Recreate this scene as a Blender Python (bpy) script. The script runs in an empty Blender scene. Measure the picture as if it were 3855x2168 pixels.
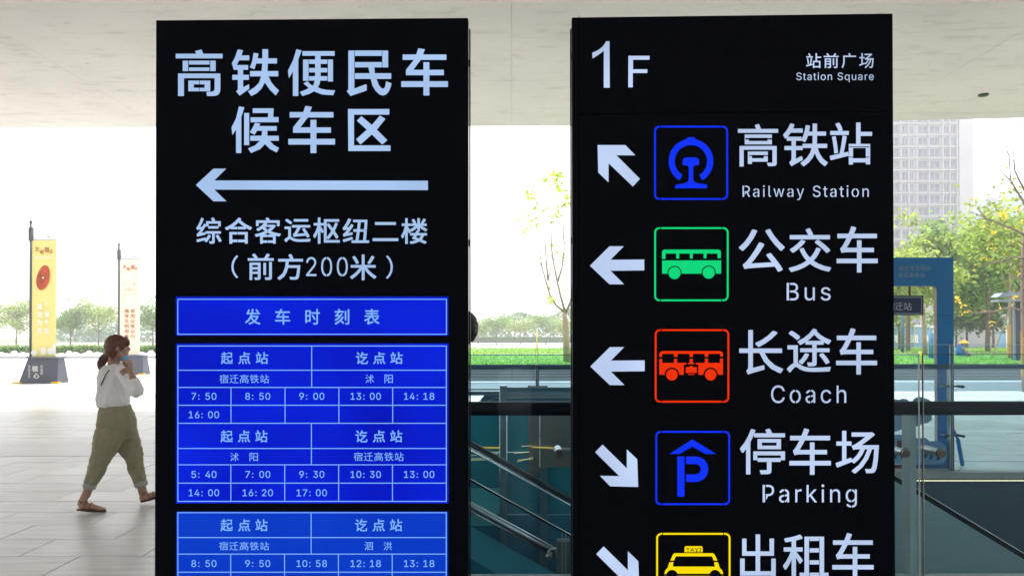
import bpy, math, random, json
from mathutils import Vector, Matrix, Euler
rnd = random.Random(11)
SC = bpy.context.scene
COL = SC.collection

# ------------------------------------------------------------------ camera, sky, sun, exposure
F_PX, CX, CY, W_PX, H_PX = 2784.0, 1927.5, 1245.0, 3855.0, 2168.0
CAM_LOC = Vector((0.0, 0.0, 1.6))
CAM_ROT = Matrix.Rotation(math.radians(90 + 0.40), 3, 'X') @ Matrix.Rotation(math.radians(-0.06), 3, 'Z')
cam = bpy.data.objects.new('camera', bpy.data.cameras.new('camera'))
COL.objects.link(cam)
cam.matrix_world = Matrix.Translation(CAM_LOC) @ CAM_ROT.to_4x4()
cam.data.sensor_width = 36.0
cam.data.lens = 36.0 * F_PX / W_PX
cam.data.shift_y = (CY - H_PX / 2) / W_PX
cam.data.clip_start = 0.05
cam.data.clip_end = 3000
SC.camera = cam

SUN_EL, SUN_AZ = math.radians(60), math.radians(14)      # sun beyond the plaza, a little to the right
world = bpy.data.worlds.new('World'); SC.world = world; world.use_nodes = True
wn, wl = world.node_tree.nodes, world.node_tree.links
wn.clear()
wo = wn.new('ShaderNodeOutputWorld'); wb = wn.new('ShaderNodeBackground')
sky = wn.new('ShaderNodeTexSky'); sky.sky_type = 'NISHITA'; sky.sun_disc = False
sky.sun_elevation = SUN_EL; sky.sun_rotation = SUN_AZ
sky.air_density = 1.0; sky.dust_density = 5.0; sky.ozone_density = 1.0
mixw = wn.new('ShaderNodeMix'); mixw.data_type = 'RGBA'; mixw.inputs[0].default_value = 0.85
mixw.inputs[7].default_value = (8.6, 8.7, 8.9, 1)       # thin bright overcast veil over the clear sky
wl.new(sky.outputs[0], mixw.inputs[6]); wl.new(mixw.outputs[2], wb.inputs[0])
wb.inputs[1].default_value = 0.10
wl.new(wb.outputs[0], wo.inputs[0])

sun = bpy.data.objects.new('sun', bpy.data.lights.new('sun', 'SUN'))
sun.data.energy = 2.3; sun.data.angle = math.radians(14); sun.data.color = (1.0, 0.955, 0.89)
sd = Vector((math.sin(SUN_AZ) * math.cos(SUN_EL), math.cos(SUN_AZ) * math.cos(SUN_EL), math.sin(SUN_EL)))
sun.rotation_euler = sd.to_track_quat('Z', 'Y').to_euler()
sun.location = (10, 60, 60)
COL.objects.link(sun)
SC.view_settings.view_transform = 'Standard'; SC.view_settings.look = 'None'
EXPO = 1.64
SC.view_settings.exposure = EXPO; SC.view_settings.gamma = 1.0
SC.view_settings.use_curve_mapping = False
SC.render.engine = 'CYCLES'
SC.cycles.max_bounces = 8; SC.cycles.diffuse_bounces = 4; SC.cycles.glossy_bounces = 4
SC.cycles.transparent_max_bounces = 16; SC.cycles.volume_bounces = 0
SC.cycles.sample_clamp_indirect = 6
SC.cycles.use_denoising = True

# ------------------------------------------------------------------ helpers
def ray(px, py):
    return (CAM_ROT @ Vector(((px - CX) / F_PX, (CY - py) / F_PX, -1.0))).normalized()
def P(px, py, D):
    d = ray(px, py)
    return CAM_LOC + d * (D / d.y)
def on_plane(px, py, p0, n):
    d = ray(px, py)
    return CAM_LOC + d * ((p0 - CAM_LOC).dot(n) / d.dot(n))
def G(px, py, z=0.0):
    d = ray(px, py)
    return CAM_LOC + d * ((z - CAM_LOC.z) / d.z)

MATS = {}
def mat(name, color=(0.5, 0.5, 0.5), rough=0.6, metal=0.0, spec=0.5, emit=None, estr=1.0, var=0.0, scale=5.0,
        bump=0.0, bscale=40.0, trans=0.0, island=0.0, sub=0.0, stretch=(1, 1, 1)):
    if name in MATS: return MATS[name]
    m = bpy.data.materials.new(name); m.use_nodes = True
    nt = m.node_tree; N, L = nt.nodes, nt.links
    b = N['Principled BSDF']
    b.inputs['Base Color'].default_value = (*color, 1)
    b.inputs['Roughness'].default_value = rough
    b.inputs['Metallic'].default_value = metal
    b.inputs['Specular IOR Level'].default_value = spec
    m.diffuse_color = (*color, 1)
    if emit:
        b.inputs['Emission Color'].default_value = (*emit, 1)
        b.inputs['Emission Strength'].default_value = estr * 2 ** -EXPO
    last = None
    if var or bump:
        tc = N.new('ShaderNodeTexCoord'); mp = N.new('ShaderNodeMapping'); mp.inputs['Scale'].default_value = stretch
        L.new(tc.outputs['Object'], mp.inputs[0])
    if var:
        nz = N.new('ShaderNodeTexNoise'); nz.inputs['Scale'].default_value = scale; nz.inputs['Detail'].default_value = 6
        L.new(mp.outputs[0], nz.inputs[0])
        rp = N.new('ShaderNodeMapRange'); rp.inputs[1].default_value = 0.25; rp.inputs[2].default_value = 0.75
        rp.inputs[3].default_value = 1 - var; rp.inputs[4].default_value = 1 + var
        L.new(nz.outputs[0], rp.inputs[0])
        hs = N.new('ShaderNodeVectorMath'); hs.operation = 'SCALE'; hs.inputs[0].default_value = color
        L.new(rp.outputs[0], hs.inputs['Scale']); last = hs.outputs[0]
        L.new(last, b.inputs['Base Color'])
    if island:
        ge = N.new('ShaderNodeNewGeometry'); r2 = N.new('ShaderNodeMapRange')
        r2.inputs[3].default_value = 1 - island; r2.inputs[4].default_value = 1 + island
        L.new(ge.outputs['Random Per Island'], r2.inputs[0])
        h2 = N.new('ShaderNodeVectorMath'); h2.operation = 'SCALE'; h2.inputs[0].default_value = color
        if last: L.new(last, h2.inputs[0])
        L.new(r2.outputs[0], h2.inputs['Scale']); last = h2.outputs[0]
        L.new(last, b.inputs['Base Color'])
    if bump:
        n2 = N.new('ShaderNodeTexNoise'); n2.inputs['Scale'].default_value = bscale; n2.inputs['Detail'].default_value = 5
        L.new(mp.outputs[0], n2.inputs[0])
        bp = N.new('ShaderNodeBump'); bp.inputs['Strength'].default_value = bump; bp.inputs['Distance'].default_value = 0.02
        L.new(n2.outputs[0], bp.inputs['Height']); L.new(bp.outputs[0], b.inputs['Normal'])
    if trans:                                            # thin leaf: lets light through from behind
        tr = N.new('ShaderNodeBsdfTranslucent'); mx = N.new('ShaderNodeMixShader'); mx.inputs[0].default_value = trans
        tr.inputs[0].default_value = (color[0] * 1.5, color[1] * 1.4, color[2] * 0.9, 1)
        if last: 
            g2 = N.new('ShaderNodeVectorMath'); g2.operation = 'MULTIPLY'; g2.inputs[1].default_value = (1.5, 1.4, 0.9)
            L.new(last, g2.inputs[0]); L.new(g2.outputs[0], tr.inputs[0])
        out = N['Material Output']
        L.new(b.outputs[0], mx.inputs[1]); L.new(tr.outputs[0], mx.inputs[2]); L.new(mx.outputs[0], out.inputs[0])
    MATS[name] = m
    return m

def glass_mat(name, tint, refl=0.06, rough=0.02):
    m = bpy.data.materials.new(name); m.use_nodes = True
    N, L = m.node_tree.nodes, m.node_tree.links; N.clear()
    out = N.new('ShaderNodeOutputMaterial'); t = N.new('ShaderNodeBsdfTransparent'); t.inputs[0].default_value = (*tint, 1)
    g = N.new('ShaderNodeBsdfGlossy'); g.inputs[0].default_value = (0.9, 0.95, 1, 1); g.inputs[1].default_value = rough
    lw = N.new('ShaderNodeLayerWeight'); lw.inputs[0].default_value = 0.35
    mr = N.new('ShaderNodeMapRange'); mr.inputs[3].default_value = refl; mr.inputs[4].default_value = 0.24
    mx = N.new('ShaderNodeMixShader')
    L.new(lw.outputs['Fresnel'], mr.inputs[0]); L.new(mr.outputs[0], mx.inputs[0])
    L.new(t.outputs[0], mx.inputs[1]); L.new(g.outputs[0], mx.inputs[2]); L.new(mx.outputs[0], out.inputs[0])
    return m

def mesh_obj(name, verts, faces, m, parent=None, smooth=False, origin=None):
    """one mesh object; verts are world positions, stored relative to the thing's base"""
    o0 = origin if origin is not None else Vector((0, 0, 0))
    me = bpy.data.meshes.new(name)
    me.from_pydata([tuple(Vector(v) - o0) for v in verts], [], faces)
    ms = m if isinstance(m, (list, tuple)) else [m]
    for x in ms: me.materials.append(x)
    if smooth:
        me.polygons.foreach_set('use_smooth', [True] * len(me.polygons))
    me.update()
    o = bpy.data.objects.new(name, me); COL.objects.link(o)
    if parent is not None: o.parent = parent
    return o

class MB:
    def __init__(s): s.v, s.f, s.mi = [], [], []
    def add(s, vs, fs, mi=0):
        n = len(s.v); s.v += [tuple(v) for v in vs]; s.f += [tuple(i + n for i in f) for f in fs]; s.mi += [mi] * len(fs); return s
    def box(s, x0, x1, y0, y1, z0, z1, mi=0):
        vs = [(x0, y0, z0), (x1, y0, z0), (x1, y1, z0), (x0, y1, z0), (x0, y0, z1), (x1, y0, z1), (x1, y1, z1), (x0, y1, z1)]
        return s.add(vs, [(0, 3, 2, 1), (4, 5, 6, 7), (0, 1, 5, 4), (1, 2, 6, 5), (2, 3, 7, 6), (3, 0, 4, 7)], mi)
    def hexa(s, a, b, off, mi=0):
        """prism: closed polygon a (list of points) extruded by vector off"""
        n = len(a); off = Vector(off); a = [Vector(p) for p in a]
        fs = [tuple(range(n)), tuple(range(2 * n - 1, n - 1, -1))] + [(i, i + n, (i + 1) % n + n, (i + 1) % n) for i in range(n)]
        return s.add(a + [p + off for p in a], fs, mi)
    def tube(s, pts, rads, n=8, cap=True, mi=0):
        pts = [Vector(p) for p in pts]
        if not isinstance(rads, (list, tuple)): rads = [rads] * len(pts)
        vs, fs = [], []
        ref = None
        for i, p in enumerate(pts):
            t = (pts[min(i + 1, len(pts) - 1)] - pts[max(i - 1, 0)])
            t = t.normalized() if t.length > 1e-9 else Vector((0, 0, 1))
            if ref is None: ref = Vector((0, 0, 1)) if abs(t.z) < 0.9 else Vector((1, 0, 0))
            a = (ref - t * ref.dot(t)).normalized(); b = t.cross(a); ref = a
            for k in range(n):
                th = 2 * math.pi * k / n
                vs.append(p + (a * math.cos(th) + b * math.sin(th)) * rads[i])
        for i in range(len(pts) - 1):
            for k in range(n):
                k2 = (k + 1) % n
                fs.append((i * n + k, i * n + k2, (i + 1) * n + k2, (i + 1) * n + k))
        if cap: fs += [tuple(range(n))[::-1], tuple(range((len(pts) - 1) * n, len(pts) * n))]
        return s.add(vs, fs, mi)
    def loft(s, rings, side=(1, 0, 0), n=16):
        """rings: (centre, r_side, r_other[, side]) ; closed elliptic sections along a path"""
        pts = [Vector(r[0]) for r in rings]; vs, fs = [], []
        for i, r in enumerate(rings):
            t = (pts[min(i + 1, len(pts) - 1)] - pts[max(i - 1, 0)]).normalized()
            sv = Vector(r[3] if len(r) > 3 else side)
            a = (sv - t * sv.dot(t)).normalized(); b = t.cross(a)
            for k in range(n):
                th = 2 * math.pi * k / n
                vs.append(pts[i] + a * (math.cos(th) * r[1]) + b * (math.sin(th) * r[2]))
        for i in range(len(pts) - 1):
            for k in range(n):
                k2 = (k + 1) % n
                fs.append((i * n + k, i * n + k2, (i + 1) * n + k2, (i + 1) * n + k))
        fs += [tuple(range(n))[::-1], tuple(range((len(pts) - 1) * n, len(pts) * n))]
        return s.add(vs, fs)
    def ball(s, c, rx, ry=None, rz=None, rot=None, n=16, m=10):
        ry = rx if ry is None else ry; rz = rx if rz is None else rz; c = Vector(c)
        vs, fs = [], []
        for i in range(1, m):
            ph = math.pi * i / m
            for k in range(n):
                th = 2 * math.pi * k / n
                v = Vector((rx * math.sin(ph) * math.cos(th), ry * math.sin(ph) * math.sin(th), rz * math.cos(ph)))
                if rot: v = rot @ v
                vs.append(c + v)
        top = Vector((0, 0, rz)); bot = Vector((0, 0, -rz))
        if rot: top, bot = rot @ top, rot @ bot
        vs += [c + top, c + bot]; T, B = len(vs) - 2, len(vs) - 1
        for i in range(m - 2):
            for k in range(n):
                k2 = (k + 1) % n
                fs.append((i * n + k, (i + 1) * n + k, (i + 1) * n + k2, i * n + k2))
        for k in range(n):
            k2 = (k + 1) % n
            fs.append((T, k, k2)); fs.append((B, (m - 2) * n + k2, (m - 2) * n + k))
        return s.add(vs, fs)
    def obj(s, name, m, parent=None, origin=None, smooth=False):
        o = mesh_obj(name, s.v, s.f, m, parent, smooth, origin)
        if isinstance(m, (list, tuple)) and len(m) > 1:
            o.data.polygons.foreach_set('material_index', s.mi)
        return o

def fused(mb, name, m, parent, origin, voxel=0.008, smooth=4):
    """one continuous skin grown from overlapping sections"""
    o = mb.obj(name + '_raw', m, None, origin)
    r = o.modifiers.new('r', 'REMESH'); r.mode = 'VOXEL'; r.voxel_size = voxel; r.use_smooth_shade = True
    if smooth:
        q = o.modifiers.new('s', 'SMOOTH'); q.factor = 0.5; q.iterations = smooth
    dg = bpy.context.evaluated_depsgraph_get(); dg.update()
    me = bpy.data.meshes.new_from_object(o.evaluated_get(dg))
    me.name = name
    bpy.data.objects.remove(o)
    if not me.materials: me.materials.append(m)
    o2 = bpy.data.objects.new(name, me); COL.objects.link(o2); o2.parent = parent
    return o2

def thing(name, label, cat, loc=(0, 0, 0), group=None):
    o = bpy.data.objects.new(name, None); COL.objects.link(o); o.location = loc
    o.empty_display_size = 0.1
    o['label'] = label; o['category'] = cat
    if group: o['group'] = group
    return o
def structure(o):
    o['kind'] = 'structure'; return o
def stuff(o, label=None, cat=None):
    o['kind'] = 'stuff'
    if label: o['label'] = label
    if cat: o['category'] = cat
    return o
def dup(root, loc, label):
    r = root.copy(); COL.objects.link(r); r.location = loc; r['label'] = label
    for ch in list(root.children):
        c = ch.copy(); COL.objects.link(c); c.parent = r
        for g in list(ch.children):
            d = g.copy(); COL.objects.link(d); d.parent = c
    return r

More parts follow.
